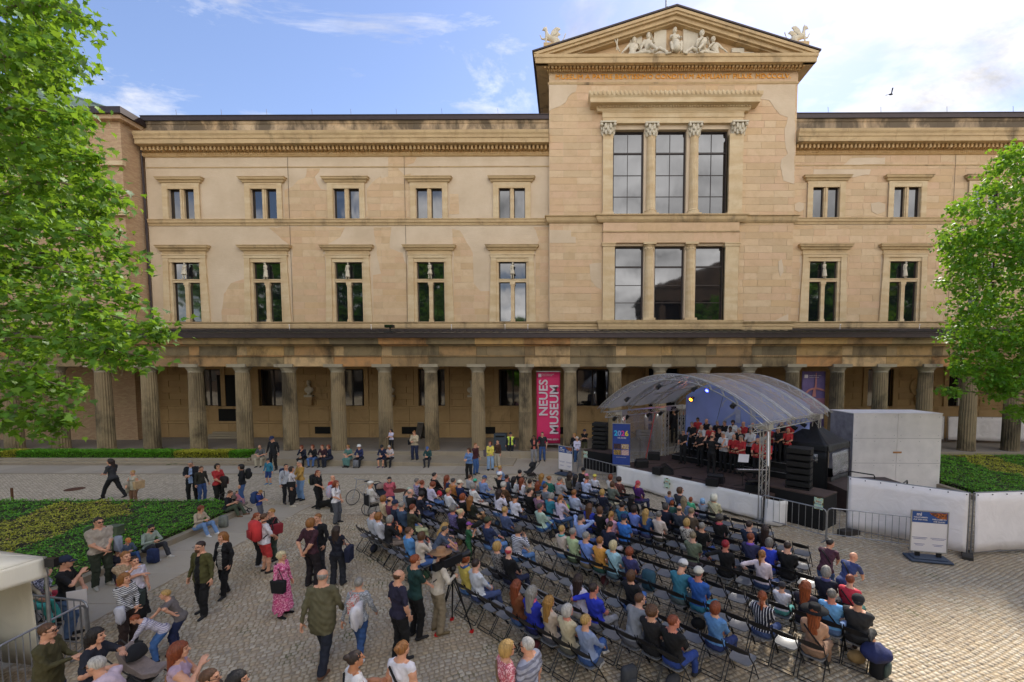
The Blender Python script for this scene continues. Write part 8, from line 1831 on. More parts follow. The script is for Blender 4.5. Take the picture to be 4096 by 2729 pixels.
p=stand('a',(1845,1160),(1830,1512),-100,'clasp','#b8141c',B_,'bob','dark','dark haired woman in red top holding a dark coat',fem=True,yaw=-.3,sleeve='short',baggy=.8)
handbag(p,'#2a1e1e','dark coat over the arm of the woman in red top',(.02,.32,.08),(.34,.14,.5),strap=False); handbag(p,'#7a2c1c','red brown handbag of the woman in red top',(-.3,.02,.0),(.26,.14,.24))
p=stand('a',(1985,1165),(2035,1500),120,'rest','#16181c','#3b5f96','bob','black','woman in black leather jacket and flared jeans with backpack',fem=True,baggy=.8,yaw=.3); backpack(p,'#15161a','small black backpack of the woman in black leather jacket')
p=stand('l',(620,0),None,0,'rest',B_,B_,'none','dark','x') if False else None
# people sitting on the terrace edge
def kerb(cr_,head,rz,pose,top,bot,hs,hc,label,ht=.96,y=26.22,z=0,**k):
    o=CR2[cr_]; u=o[0]+head[0]/o[2]; v=o[1]+head[1]/o[2]; x=W(u,v,y)[0]; kk=dict(height=ht); 
    fem=k.pop('fem',False); kw2=k.pop('kw2',None); spec=body(('kb',pose,fem,k.get('skirt',0),k.get('short',False),k.get('yaw',0),k.get('pitch',0)),**stb(pose,fem,1.08,k.pop('yaw',0),0,k.pop('skirt',0),False,k.pop('pitch',0),k.get('short',False)))
    short=k.pop('short',False); ex={a:k.pop(a) for a in ('scarf','strap') if a in k}; k.setdefault('sleeve','long'); p=person((x,y-.02,z),rad(rz),spec,top,bot,hs,hc,ht,label=label,legs='short' if short else 'long',**k); extras(p,spec,ex,0,''); return p,spec
kerb('b',(305,1003),190,'sit','#55585c','#b0a68c','none','grey','bald man in grey shirt and beige trousers sitting beside the vest man',pitch=-.4,sleeve='short',glasses='sun')
stand('b',(397,933),(410,1215),178,'side','#14161c',B_,'short','dgrey','tall man in navy cap and dark vest holding a small bag',hatk='cap',hatc='#1f2f5c',pitch=-.3)
stand('b',(362,1118),(370,1332),176,'side','#1a7fa0','#1f3f80','short','light','boy in blue T shirt, checked shirt and yellow socks walking forward',hatk='cap',hatc='#3a3c40',short=True,skin='f',shoe='#3a8ac0')
kerb('b',(660,1030),185,'sitchin','#1c2136',B_,'bob','auburn','auburn haired girl in dark top left of the bottle',fem=True,yaw=-.5)
kerb('b',(745,1000),182,'sit','#17161c','#4a6ea8','bob','auburn','woman in black cardigan and blue jeans sitting on the kerb',fem=True,yaw=-.2)
kerb('b',(825,1005),186,'sit','#3a1c28','#1d2030','short','auburn','teenager in maroon hoodie sitting on the kerb',yaw=-.4)
kerb('b',(882,1012),150,'sit','#1a1f38','#1d2438','longwavy','auburn','red haired girl in navy top turned to the teenager',fem=True,yaw=.4)
kerb('b',(1040,988),180,'sit','#4f7f78','#4f7f78','bob','blond','blond woman in long green dress with pink scarf on the kerb',fem=True,skirt=2,scarf='#d8b0b4',glasses='sun',sleeve='short')
p=kerb('b',(1133,987),178,'sit','#232c58','#23262e','short','white','woman in white sun hat and navy top on the kerb',fem=True,hatk='bucket',hatc='#dcdcda',glasses='spec'); backpack(None,'#6f7278','grey backpack between the feet of the woman in the white sun hat',loc=p[0].matrix_basis@Vector((0,.62,.3)))
kerb('b',(1325,1030),180,'sit','#1a2444','#1a2444','short','grey','man in dark cap, navy jacket and shorts on the kerb',hatk='cap',hatc='#20242c',short=True,pitch=-.3,shoe='#5a4a6a')
kerb('b',(1388,1027),176,'sit','#b8aeb0','#1c1d22','short','white','white haired woman in grey tank top looking at her phone on the kerb',fem=True,pitch=-.4,sleeve='short',glasses='sun')
kerb('b',(1702,1034),180,'sit','#1a4a4c','#20242e','short','grey','man in blue cap and teal jacket with a pink bottle',ht=.9,hatk='cap',hatc='#3f62a0',pitch=-.5)
stand('b',(1385,872),(1395,1050),170,'fold','#c8c4e0','#14151a','long','black','black haired woman in white T shirt leaning on a column',z=.46,fem=True,sleeve='short',yaw=-.5)
p=stand('b',(1593,885),(1590,1132),178,'phone','#b8a888','#1b2748','bun','strawb','blond woman in beige jacket and dark flared jeans on the ramp',z=.2,fem=True,baggy=1.2,pitch=-.4); handbag(p,'#16181e','black shoulder bag of the woman in beige jacket on the ramp',(.3,.0,.12),(.28,.1,.3))
stand('c',(785,1030),(790,1288),160,'phone','#5c82b8',B_,'long','brown','woman in denim shirt and black trousers holding a cup',fem=True,baggy=.8,yaw=-.2)
stand('c',(815,988),(840,1250),-120,'lift','#4a1c24','#34609c','short','strawb','man in maroon shirt and jeans behind the denim shirt woman')
p=stand('c',(962,975),(965,1216),-160,'clasp','#d8c830','#86a8cc','bob','auburn','woman in yellow top and light flared jeans',fem=True,baggy=1.4,yaw=-.5,scarf='#26408c'); handbag(p,'#5a5058','dark tote bag of the woman in yellow top',(.3,-.02,.12),(.34,.12,.36))
stand('c',(1002,960),(1028,1192),150,'rest','#4a2c1c','#b8ae98','lowpony','dark','woman in brown shirt and wide beige trousers',fem=True,baggy=1.2,yaw=.5,shoe='#d8a020')
stand('c',(1132,900),(1135,1110),178,'side','#cfe820','#141824','short','grey','steward in yellow safety vest beside the dark bin',front='#1a2030',open_=True,hatk='cap',hatc='#20262e',arm='#1b2130')
p=stand('c',(1313,925),(1330,1155),-170,'fold','#111114','#85858a','crop','black','dark skinned man in black jacket over coral shirt',open_=True,front='#c86858',skin='d',yaw=-.5); backpack(p,'#15161a','black backpack of the man in coral shirt')
stand('c',(1393,896),(1400,1140),178,'pocket','#26272c','#2f5088','crop','dark','man in dark grey T shirt and jeans before the pink banner',sleeve='short')
stand('c',(1672,905),(1668,1130),-175,'rest','#101216','#22262e','long','blond','blond woman with sunglasses behind the white haired woman',fem=True,glasses='sun',yaw=-.6)
stand('c',(1686,935),(1690,1160),-175,'clasp','#c8c4dc','#2f5a8c','curly','white','white haired woman with red jacket round her waist',fem=True,coat=0,yaw=-.5,shoe='#b0a898')
stand('c',(1747,875),(1752,1085),178,'fold','#101114','#4a4a2c','short','dgrey','man in cap and black T shirt with folded arms by the platform',hatk='cap',hatc='#343a54',sleeve='short')
p=stand('b',(520,1163),(520,1490),-120,'rest','#b4b8c4','#15161c','crop','dark','man in pale shirt with navy backpack, left of the mustard shirt man',yaw=-.2); backpack(p,'#1b2b4c','navy backpack on the man in the pale shirt')
p=stand('b',(543,1185),(562,1515),-75,'rest','#d0ccd0','#14151a','bob','dark','woman in white blouse and black trousers with white shoes',fem=True,baggy=.9,shoe='#d8d0c0'); handbag(p,'#14151a','black shoulder bag of the woman in white blouse',(.28,.08,.1),(.34,.1,.22))
stand('b',(628,1133),(640,1465),150,'clasp','#b58a2c','#6a90bc','short','lgrey','grey haired man in mustard shirt with a coat over his arm',glasses='spec')
p=stand('b',(768,1215),(782,1535),-95,'one',B_,'#101014','lowpony','auburn','heavy woman in black with camera and backpack, holding a dog leash',fem=True,build=1.25,sleeve='short',glasses='spec'); backpack(p,'#14151a','black backpack with yellow tag on the heavy woman in black',pocket='#c8c820')
stand('b',(905,1258),(905,1560),-100,'rest','#c0281c','#14161c','none','dark','man in bright red jacket behind the long haired girl')
p=stand('m',(290,-55),(295,290),-95,'one','#dcd8dc','#50535c','longwavy','auburn','long brown haired girl in white T shirt and grey wide jeans',fem=True,baggy=1.1,sleeve='short'); backpack(p,('#c8a0b8','floral','#88b8d0'),'pastel tie dyed backpack of the long haired girl')
p=stand('r',(870,22),(885,262),-80,'phone','#1c3a8c','#5a5c66','short','blond','boyish person in royal blue shirt looking at a camera',pitch=-.5,sleeve='short'); backpack(p,'#1e3a6c','blue backpack of the person in the royal blue shirt')
stand('b',(1378,1268),(1382,1600),-160,'back','#b8485c','#22386c','lowpony','black','woman in long sleeved pink top with navy scarf at the manhole',fem=True,scarf='#1a2454',pitch=-.4)
# left side path
p=stand('l',(812,240),(822,805),-110,'clasp','#a89a8a','#2c3424','short','dark','stout man in beige polo with sunglasses before the hedge',build=1.32,sleeve='short',glasses='sun',baggy=.5,shoe='#a8a498'); backpack(p,'#3a5028','green hiking backpack of the stout man',off=(0,-.22,.02),sc=1.1); handbag(p,'#8a94a8','grey blue jackets over the arm of the stout man',(-.24,.2,.1),(.24,.14,.42),strap=False)
def at(cr_,x,y,z=0): o=CR2[cr_]; return G(o[0]+x/o[2],o[1]+y/o[2],z)
def sitk(cr_,head,rz,pose,top,bot,hs,hc,label,x=-13.05,hgt=.92,**k):
    o=CR2[cr_]; spec=body(('kb',pose,k.get('fem',False),0,False,0,-.3),**stb(pose,k.get('fem',False),1.08,0,0,0,False,-.3,False)); fem=k.pop('fem',False)
    g=G(o[0]+head[0]/o[2],o[1]+head[1]/o[2],spec[2]['headc'][2]*hgt+.1); k.setdefault('sleeve','long'); p=person((g.x,g.y,0),rad(rz),spec,top,bot,hs,hc,hgt,label=label,**k); return p,spec
sitk('l',(1185,300),-100,'sitlow','#9aa898','#33343a','short','black','man in pale green shirt sitting on the bed kerb with phone',glasses='sun',beard='black',shoe='#c8c4bc'); backpack(None,'#1c2c58','navy backpack standing before the man on the bed kerb',loc=at('l',1235,545,.25)+Vector((0,0,0)))
sitk('l',(1012,402),-110,'sitlow','#5a6a84','#3a62a0','short','light','boy in colourful cap sitting on the bed kerb',hgt=.66,hatk='cap',hatc=('#e0a030','floral','#d04038'))
sitk('l',(930,470),-120,'sitlow','#2a2c3a','#1c1e28','bob','dark','woman with pink shoes hidden behind the stout man',fem=True,hgt=.85,shoe='#d02878')
stand('l',(560,560),(555,1215),-60,'cup','#101114','#55749c','short','dark','man in dark cap and black T shirt holding papers by the cream tent',hatk='cap',hatc='#1c2840',sleeve='short')
q=MB(); q.box((-.15,-.01,-.2),(.15,.01,.2)); q.build('papers',M_white,label='white papers in the hand of the man by the cream tent',cat='papers',loc=at('l',620,905,1.0),rz=.5)
stand('l',(1012,515),(1035,1110),-100,'fold',('#b09878','check','#8a7050'),'#8a7c64','crop','strawb','tall young man in beige checked shirt with folded arms',sleeve='short')
stand('l',(1085,555),(1105,1090),-110,'lift','#cfc8d4',B_,'lowpony','dark','woman in white T shirt raising her sunglasses',fem=True,sleeve='short',skirt=2)
p=stand('l',(985,690),(1030,1285),-95,'clasp',('#c8c6c4','stripe','#1c1c24'),'#33221e','long','strawb','long haired woman in striped top and brown corduroys',fem=True,baggy=1.1); handbag(p,'#2f3a34','dark green crossbody bag of the woman in the striped top',(-.25,-.05,.1),(.38,.14,.36)); handbag(p,'#b8b8c4','pale grey sweater of the woman in the striped top',(.24,.16,-.02),(.2,.12,.36),strap=False)
stand('l',(1325,815),(1420,1320),120,'bend',('#6a625f'),'#1c2850','short','light','blond woman in taupe shirt bending to the left',fem=True,sleeve='short',baggy=.9,kw2=dict(lean=.4,hl=(-.35,-.05,1.2),hr=(.1,.45,1.0)))
stand('l',(1205,990),(1260,1400),130,'bend2',('#cfc8d0','stripe','#8a84a0'),'#3a6aa8','short','ginger','ginger haired woman in striped white top bending over a pram',fem=True)
p=stand('r',(385,432),(440,1022),172,'rest','#4a4818','#0f0f12','crop','dark','walking man in olive jacket and black shirt with beard',open_=True,front='#111114',glasses='spec',beard='brown',coat=.02,baggy=.7,kw2=dict(fl=(-.12,.12,.08),fr=(.13,-.1,.08)))
p=stand('r',(562,358),(612,868),170,'pocket','#101014','#0f1014','longwavy','strawb','woman in black blazer over a striped jumper walking',fem=True,open_=True,front=('#d0c8bc','stripe','#20202a'),coat=.06,kw2=dict(fl=(-.1,.16,.08),fr=(.1,-.12,.08)))
p=stand('r',(838,205),(870,632),-60,'rest','#141216','#121216','lowpony','ginger','red haired woman in black with cream tote bag',fem=True,shoe='#c8c4c8'); handbag(p,'#cfc4b0','cream tote bag of the red haired woman in black',(-.25,-.05,.05),(.32,.12,.36))
p=stand('r',(925,212),(930,685),-35,'one','#d0ccd2','#c82020','crop','brown','man in white polo and red shorts holding a camera',short=True,sleeve='short',build=1.15,shoe='#2a221e'); backpack(p,'#d0181c','bright red backpack on the man in red shorts',sc=1.3,pocket='#a81014')
p=stand('r',(955,170),(1000,582),150,'one','#14161a','#3a4a3c','short','blond','blond woman with sunglasses in dark jacket behind the red shorts man',fem=True,glasses='sun'); handbag(p,'#8c1020','dark red shoulder bag of the blond woman with sunglasses',(-.36,.08,.22),(.36,.16,.3))
p=stand('r',(1048,517),(1072,1035),-95,'rest',('#c83878','floral','#e8a0b8'),('#c83878','floral','#e8a0b8'),'curly','platinum','white haired woman in long pink dress and black boots',fem=True,skirt=2,glasses='spec',shoe=B_); handbag(p,'#121216','black crossbody bag of the woman in the pink dress',(.24,.1,.0),(.36,.12,.3))
stand('r',(1318,250),(1305,800),-20,'back','#3c1624','#1e161c','bob','strawb','man in maroon T shirt seen from behind, arm on hip',sleeve='short',baggy=.6)
stand('r',(1338,210),(1372,700),165,'pocket','#131318','#2a2c32','crop','strawb','fair man in black jacket and navy shirt facing the camera',open_=True,front='#141c40')
p=stand('r',(1525,312),(1512,790),5,'fold','#0f1222','#20222c','long','dark','long haired woman in cropped navy top seen from behind',fem=True,sleeve='none',baggy=1.2); handbag(p,'#121a38','navy shoulder bag of the woman in the cropped top',(.32,.0,.0),(.36,.14,.4))
p=stand('r',(1383,677),(1400,1468),4,'walk','#5c5638','#161c2c','bald','lgrey','old man in long olive coat walking away from the camera',coat=.13,build=1.2,shoe='#6a4428',baggy=.6)
p=stand('m',(428,740),(480,1385),2,'walk',('#85898f','dots','#b8bcc2'),'#244a80','short','lgrey','grey haired woman in speckled jumper walking away',fem=True,shoe='#dcdce0'); handbag(p,'#d4d0d4','white jacket and bag slung over the back of the woman in the speckled jumper',(.08,-.24,.16),(.42,.16,.5),strap=False); handbag(p,('#c8c0b8','floral','#c05048'),'floral rucksack on the woman in the speckled jumper',(.0,-.2,.38),(.3,.14,.3))
stand('m',(783,670),(800,1385),-40,'pocket','#231f38',B_,'bald','brown','man in dark violet T shirt standing alone, seen from behind',sleeve='short',build=1.18,baggy=.5)
stand('m',(892,545),(930,1212),-45,'fold','#123c38',B_,'short','ginger','ginger man with glasses in dark green T shirt',sleeve='short',glasses='spec',baggy=.5)
stand('m',(1120,505),(1105,1170),-55,'reach','#c4b8a4','#8c7c60','short','dgrey','camera operator in tan hat, cream shirt and cargo trousers',hatk='hat',hatc='#9a7048',baggy=.9,shoe='#7a6844')
stand('m',(1185,322),(1110,720),-65,'bend','#46546c','#202c54','short','dgrey','grey haired man in slate polo leaning forward between the rows',sleeve='short',kw2=dict(lean=.55))
stand('A',(1835,1135),(1860,1560),-80,'cup','#1c6038','#2a6a3c','short','dark','small boy in green T shirt with a comic cap near the camera crane',hatk='cap',hatc=('#2a5ac0','floral','#d02828'),height=.68,sleeve='short')
stand('f',(1032,428),(1010,905),-45,'bend','#4a2436','#3c62a0','crop','black','black haired man in maroon T shirt leaning over the chairs at the right',sleeve='short',strap=B_,kw2=dict(lean=.45),build=1.12,yaw=-.6)
stand('f',(1205,540),(1170,1010),-60,'bend','#2c3e72','#1f3056','none','grey','bald man in blue polo leaning over the chairs at the right',sleeve='short',strap=B_,kw2=dict(lean=.6),build=1.15,yaw=-.4)
# cut by the lower edge of the picture
stand('l',(362,1100),None,-70,'phone','#4a4420','#1c2c58','short','brown','man in olive overshirt with sunglasses typing on his phone, bottom left',glasses='sun',build=1.12,coat=.1,wide=1.03)
p=stand('l',(705,1140),None,-75,'reach','#1a1e2c','#8898c0','longwavy','black','long dark haired woman pushing the pram, bottom left',fem=True,sleeve='short',build=1.05,wide=1.0)
stand('l',(905,1362),None,95,'bend','#d0b8c4','#8a8a90','short','white','white haired man in sleeveless pink top with sunglasses at the bottom edge',sleeve='none',glasses='sun',kw2=dict(lean=.5))
stand('l',(1420,1250),None,-60,'cup','#b89ab0','#4a4a54','long','auburn','auburn haired woman in lilac strap top with orange bracelet at the bottom edge',fem=True,sleeve='none',strap='#9a6a3c')
stand('r',(455,1470),None,-80,'rest','#4a3a30','#2a2a30','crop','brown','brown haired man with glasses, only his head above the bottom edge',glasses='spec',yaw=.2)
stand('r',(682,1485),None,-70,'rest','#3a2c30','#2a2a30','long','black','black haired woman with glasses, only her head above the bottom edge',fem=True,glasses='spec')
p=stand('m',(425,1325),None,-50,'phone','#d8d4d4','#2c2c34','bun','dark','tanned woman in white strap top holding up a phone, bottom edge',fem=True,sleeve='none',skin='t',strap=B_)
stand('m',(812,1248),None,-20,'rest','#dcd8e0','#3a5a9c','bun','strawb','woman with hair bun in white tank top and studded strap, bottom edge',fem=True,sleeve='none',strap=B_)
stand('d',(445,1238),None,-60,'rest',('#c85868','floral','#e8b8bc'),'#4a4a54','bob','light','platinum bobbed woman in red floral blouse at the bottom edge',fem=True,glasses='sun',strap='#7a6040',build=1.1)
stand('d',(635,1215),None,60,'rest',('#9a9cac','wide','#6f7080'),'#4a5068','crop','white','bald white haired man in striped grey T shirt at the bottom edge',sleeve='short',build=1.3,glasses='sun')
# seated on kerb near the bed end
sitk('r',(380,150),-95,'sitlow','#b8a488','#6a90c4','curly','auburn','woman in beige top and light jeans sitting on the kerb of the bed',fem=True,shoe='#d8d8dc')
sitk('r',(612,28),-80,'sitlow','#14161c','#4a5844','short','brown','man in black polo and green trousers sitting beside the baby stroller',sleeve='short',shoe='#7a5a3c'); backpack(None,'#75786f','grey backpack beside the man in green trousers',loc=at('r',592,270,.25))
# ------------------------------------------------------------------ television camera, strollers, wheelchairs, bags
def tripod(c,feet,h,label):
    r=empty('camera_tripod',(c.x,c.y,0),0,label,'tripod')
    for f in feet: d=f-c; q=MB(); q.tube([(0,0,h),(d.x*.5,d.y*.5,h*.5),(d.x,d.y,.05)],[.022,.02,.016],6); q.tube([(d.x*.05,d.y*.05,h*.8),(d.x*.55,d.y*.55,h*.42)],.012,5); g_=q.build('leg',M_black,r); q=MB(); q.cbox((d.x,d.y,.03),(.08,.08,.05)); q.build('red_foot',M_red,g_)
    q=MB(); q.lathe([(.07,0),(.08,.06),(.06,.12)],12,(0,0,h)); q.tube([(0,0,h+.08),(-.35,-.3,h-.12)],.012,5); q.build('fluid_head',M_black,r); return r
f1_=at('m',1100,1195);f2_=at('m',1225,1070);f3_=at('m',1383,1168); cc=(f1_+f2_+f3_)/3; tripod(cc,[f1_,f2_,f3_],1.35,'black tripod with red feet under the television camera')
tv_=empty('television_camera',(cc.x,cc.y,1.5),FA-PI/2+.1,'large black television camera on the tripod beside the man in the tan hat','camera'); q=MB(); q.box((-.08,-.3,0),(.08,.22,.2)); q.build('body',M_black,tv_,bevel=.01); q=MB(); q.lathe([(.055,0),(.07,.2),(.09,.24)],14); o=q.build('lens',M_black,tv_); o.rotation_euler=(-PI/2,0,0); o.location=(0,.22,.1)
q=MB(); q.box((-.2,-.12,.1),(-.09,.02,.22)); q.box((-.06,-.5,.02),(.06,-.3,.16)); q.build('viewfinder',M_black,tv_); q=MB(); q.tube([(.0,-.1,.2),(0,0,.28),(0,.12,.2)],.014,5); q.build('handle',M_black,tv_)
g=at('d',195,600,0); r=empty('boom_microphone',(g.x,g.y,0),0,'black stand with furry microphone at the end of the left block','microphone stand'); zt=W(*(1800+195/2.0125,1950+330/2.0125),g.y)[1]; q=MB(); q.tube([(0,0,0),(0,0,zt)],.014,6); q.build('pole',M_black,r); q=MB(); q.ball((0,0,0),.1,12,8,(2.0,.75,.75)); o=q.build('furry_windshield',simple('fur','#1c1c1a',1,0,.4,60,.01),r,smooth=True,loc=(.1,0,zt+.12)); o.rotation_euler=(0,-.35,.3)
def wheel(parent,c,r_,th=.03,mat=None,spokes=10,ax='x'):
    w_=empty('wheel',c); w_.parent=parent
    if ax=='x': w_.rotation_euler=(0,PI/2,0)
    q=MB(); q.tube([(r_*math.cos(a),r_*math.sin(a),0) for a in np.linspace(0,2*PI,21)],th,6,False); q.build('tyre',M_black,w_)
    q=MB(); 
    for i in range(spokes): a=2*PI*i/spokes; q.tube([(0,0,0),(r_*math.cos(a),r_*math.sin(a),0)],.004,3,False)
    q.build('spokes',M_galv,w_); return w_
def stroller(loc,rz,label,col='#8f8378',hood='#8f8378'):
    r=empty('stroller',loc,rz,label,'stroller'); r.scale=(.86,)*3; C_=cloth(col)
    q=MB(); q.prism([(-.3,.42),(-.05,.38),(.3,.62),(.42,1.0),(.36,1.02),(.2,.72),(-.05,.5),(-.3,.5)],lambda p,h:(h,p[0],p[1]),-.2,.2); q.build('seat_shell',C_,r,bevel=.01)
    q=MB(); V=[];F=[]
    for i in range(8):
        a=-.3+1.9*i/7
        for j in range(9): b=PI*j/8; V.append((.22*math.cos(b),.2-.22*math.sin(a)*math.sin(b)**.5*.8,.74+.25*math.cos(a)*math.sin(b)**.6+.05))
    for i in range(7):
        for j in range(8): k=i*9+j; F.append((k,k+1,k+10,k+9))
    q.add(V,F); o=q.build('hood',cloth(hood),r,smooth=True); md=o.modifiers.new('t','SOLIDIFY'); md.thickness=.012
    q=MB(); 
    for s in(-1,1): q.tube([(s*.26,.62,1.02),(s*.26,.2,.6),(s*.25,-.35,.12)],.014,6); q.tube([(s*.26,.1,.55),(s*.27,.42,.14)],.014,6)
    q.tube([(-.26,.62,1.02),(0,.66,1.04),(.26,.62,1.02)],.02,6); q.build('frame',M_black,r)
    for s in(-1,1): wheel(r,(s*.28,.42,.14),.13,.02,spokes=6); wheel(r,(s*.2,-.35,.1),.09,.02,spokes=6)
    q=MB(); q.box((-.2,-.1,.2),(.2,.38,.34)); q.build('basket',M_black,r,bevel=.02); return r
g=at('l',1190,1640); stroller((g.x,g.y,0),rad(100),'beige baby carriage with black hood pushed from the bottom left','#8a7a72','#17181c')
g=at('r',720,215); stroller((g.x,g.y,0),rad(110),'taupe baby stroller with a baby beside the kerb','#7a6c60','#6c6258'); bb=seated('lap',False,1.0,0); person((g.x,g.y-.02,.38),rad(-70),bb,'#c87888','#a87888','short','brown',.42,label='baby in pink sitting in the taupe stroller')
g=at('c',1290,1290); stroller((g.x,g.y,0),rad(-60),'black folding stroller behind the front rows, next to the bending man','#1c1c20','#1c1c20')
g=at('A',520,650); stroller((g.x,g.y,0),rad(60),'pram with beige bag beside the woman in pink','#1c2030','#8a7468')
def wheelchair(loc,rz,label):
    r=empty('wheelchair',loc,rz,label,'wheelchair'); 
    for s in(-1,1): wheel(r,(s*.28,-.05,.3),.29,.014,spokes=16); wheel(r,(s*.22,.45,.1),.08,.018,spokes=4)
    q=MB(); q.box((-.22,-.22,.46),(.22,.25,.5)); q.box((-.22,-.27,.5),(.22,-.23,.95)); q.build('seat',M_blackm,r,bevel=.01); q=MB()
    for s in(-1,1): q.tube([(s*.24,-.4,1.0),(s*.24,-.26,.98),(s*.24,-.25,.1)],.014,6); q.tube([(s*.24,-.25,.7),(s*.24,.25,.7),(s*.24,.3,.45),(s*.22,.45,.15)],.014,6)
    q.build('frame',M_galv,r); return r
g=at('A',370,850); wheelchair((g.x,g.y,0),FA-PI/2,'wheelchair of the man in the white flat cap'); sp_=seated('lap',False,1.0,0)
person((g.x,g.y,.05),FA-PI/2,sp_,'#d4cec8','#8c8478','short','white',1.0,hatk='flatcap',hatc='#d8d4cc',glasses='sun',label='man in white flat cap and white jacket sitting in a wheelchair')
g=at('A',215,640); r=empty('bicycle',(g.x-.1,g.y+.2,0),rad(150),'bicycle with wide handlebar parked behind the wheelchair','bicycle'); 
for y_ in(-.5,.5): wheel(r,(0,y_,.33),.32,.016,spokes=18)
q=MB(); q.tube([(0,-.5,.33),(0,0,.3),(0,.35,.75),(0,-.15,.8),(0,0,.3)],.018,6); q.tube([(0,.5,.33),(0,.35,.75),(0,.3,1.05)],.018,6); q.tube([(0,-.5,.33),(0,-.15,.8)],.012,5); q.build('frame',M_galv,r); q=MB(); q.tube([(-.32,.12,1.05),(-.15,.3,1.08),(.15,.3,1.08),(.32,.12,1.05)],.013,6); q.build('handlebar',M_galv,r); q=MB(); q.ball((0,-.18,.88),.1,8,6,(.9,1.3,.35)); q.build('saddle',M_black,r,smooth=True)
for (h_,lab,top,bot,hc,hst,xx) in (((290,650),'grey haired woman in dotted navy blouse and red trousers by the cream tent',('#1a1f3c','dots','#c8c8d8'),'#a81c38','dgrey','bob',0),((205,705),'grey haired person in beige jacket and turquoise trousers in a wheelchair','#a89a80','#2fb0a4','lgrey','short',1)):
    sp_=seated('chin' if not xx else 'lap',True,1.0,0); g=at('l',h_[0],h_[1],1.25); wheelchair((g.x,g.y,0),rad(-70),'wheelchair of the '+lab[:28].strip()+' by the tent' if xx else 'wheelchair of the woman in the dotted blouse'); person((g.x,g.y,.04),rad(-70),sp_,top,bot,hst,hc,1.0,label=lab)
backpack(None,'#14151c','black backpack under a navy jacket at the end of the last row',loc=at('f',1440,1400,.28),rz=.6,sc=1.25,pocket='#3a4a44'); g=at('f',1420,1330,.5); q=MB(); q.ball((0,0,0),.26,12,8,(1.1,.9,.55)); o=q.build('jacket',cloth('#1a2456'),label='crumpled navy jacket lying on the black backpack',cat='jacket',loc=g,smooth=True)
md=o.modifiers.new('d','DISPLACE'); tx=bpy.data.textures.new('folds','CLOUDS'); tx.noise_scale=.14; md.texture=tx; md.strength=.12
backpack(None,'#3c3e42','grey rucksack under the chair of the young man in blue jeans',loc=at('d',1440,1520,.22)+Vector((0,0,0)),rz=.4)
backpack(None,('#1f4a5c'),'teal hiking rucksack on a chair beside the man in the white cap',loc=at('d',1600,735,.75),rz=FA-PI/2,sc=1.1)
# small furniture
g=at('c',1052,1045,.46); q=MB(); q.box((-.42,-.3,0),(.42,.3,1.12)); o=q.build('waste_bin',simple('slate_steel','#39434c',.5,.2),label='dark slate litter bin beside the steward in the yellow vest',cat='bin',loc=(g.x,g.y,.46),bevel=.02); q=MB(); q.box((-.3,-.32,.9),(.3,-.29,1.0)); q.build('slot',M_dark,o)
g=at('c',385,950,.46); r=empty('a_board',(g.x,g.y,.46),rad(-35),'leaning A board with posters between the columns','sign'); 
for s in(-1,1): q=MB(); q.add([(-.35,s*.35,0),(.35,s*.35,0),(.35,s*.02,1.25),(-.35,s*.02,1.25)],[(0,1,2,3)]); o=q.build('panel',simple('a_board_panel','#55504a',.6,0,.4,6),r); md=o.modifiers.new('t','SOLIDIFY'); md.thickness=.03
q=MB(); q.cbox((0,0,1.25),(.74,.06,.04)); q.build('top_rail',M_alu,r)
g=at('l',102,120,.0); q=MB(); q.lathe([(.045,0),(.045,.62),(.03,.64)],10); q.build('wooden_post',simple('rusty_post','#5a3a22',.8),label='short brown post behind the hedge bed at the left edge',cat='post',loc=(g.x,g.y,0))
g=at('l',925,375,.36); q=MB(); q.box((-.2,-.14,0),(.2,.14,.28)); q.box((-.22,-.16,.28),(.22,.16,.31)); o=q.build('electric_box',simple('rusty_green_box','#56604a',.7,0,.3,8),label='small rusty green utility box standing in the hedge bed',cat='box',loc=(g.x,g.y,.34),bevel=.008)
# dog
h=.016; X_,o_=grid((-.2,-.5,-.02),(.2,.5,.5),h); E=lambda c,r: ellip(X_,v3(*c),v3(*r)); Cp=lambda a,b,ra,rb: capsule(X_,v3(*a),v3(*b),ra,rb)
f=smin(E((0,-.12,.15),(.12,.24,.12)),E((0,.1,.18),(.11,.16,.13)),.05); f=smin(f,Cp((0,.18,.2),(0,.28,.3),.07,.06),.04); f=smin(f,E((0,.33,.32),(.065,.08,.065)),.03); f=smin(f,Cp((0,.38,.31),(0,.45,.28),.035,.025),.02)
for s in(-1,1): f=smin(f,Cp((s*.06,.3,.37),(s*.085,.27,.42),.02,.012),.015); f=smin(f,Cp((s*.08,.12,.08),(s*.09,.36,.03),.035,.025),.03); f=smin(f,E((s*.1,-.22,.1),(.06,.13,.08)),.03)
f=smin(f,Cp((0,-.34,.1),(.12,-.46,.04),.035,.03),.03); Vd,Qd=nets(f,o_,h); Cd=Vd[Qd].mean(1); mi=((np.abs(Cd[:,0])<.045)&(Cd[:,1]>.2)&(Cd[:,2]<.4)|(Cd[:,2]<.05)&(Cd[:,1]>.2)).astype(int)
g=at('b',850,1530); obj('dog',mesh_np('dog',Vd,Qd,[simple('black_fur','#141312',.9,0,.3,40),simple('white_fur','#cfc8bc',.9)],mi,True),None,(g.x,g.y,.01),(0,0,rad(-90)),(1.15,)*3,label='black and white dog lying at the feet of the heavy woman',cat='dog')
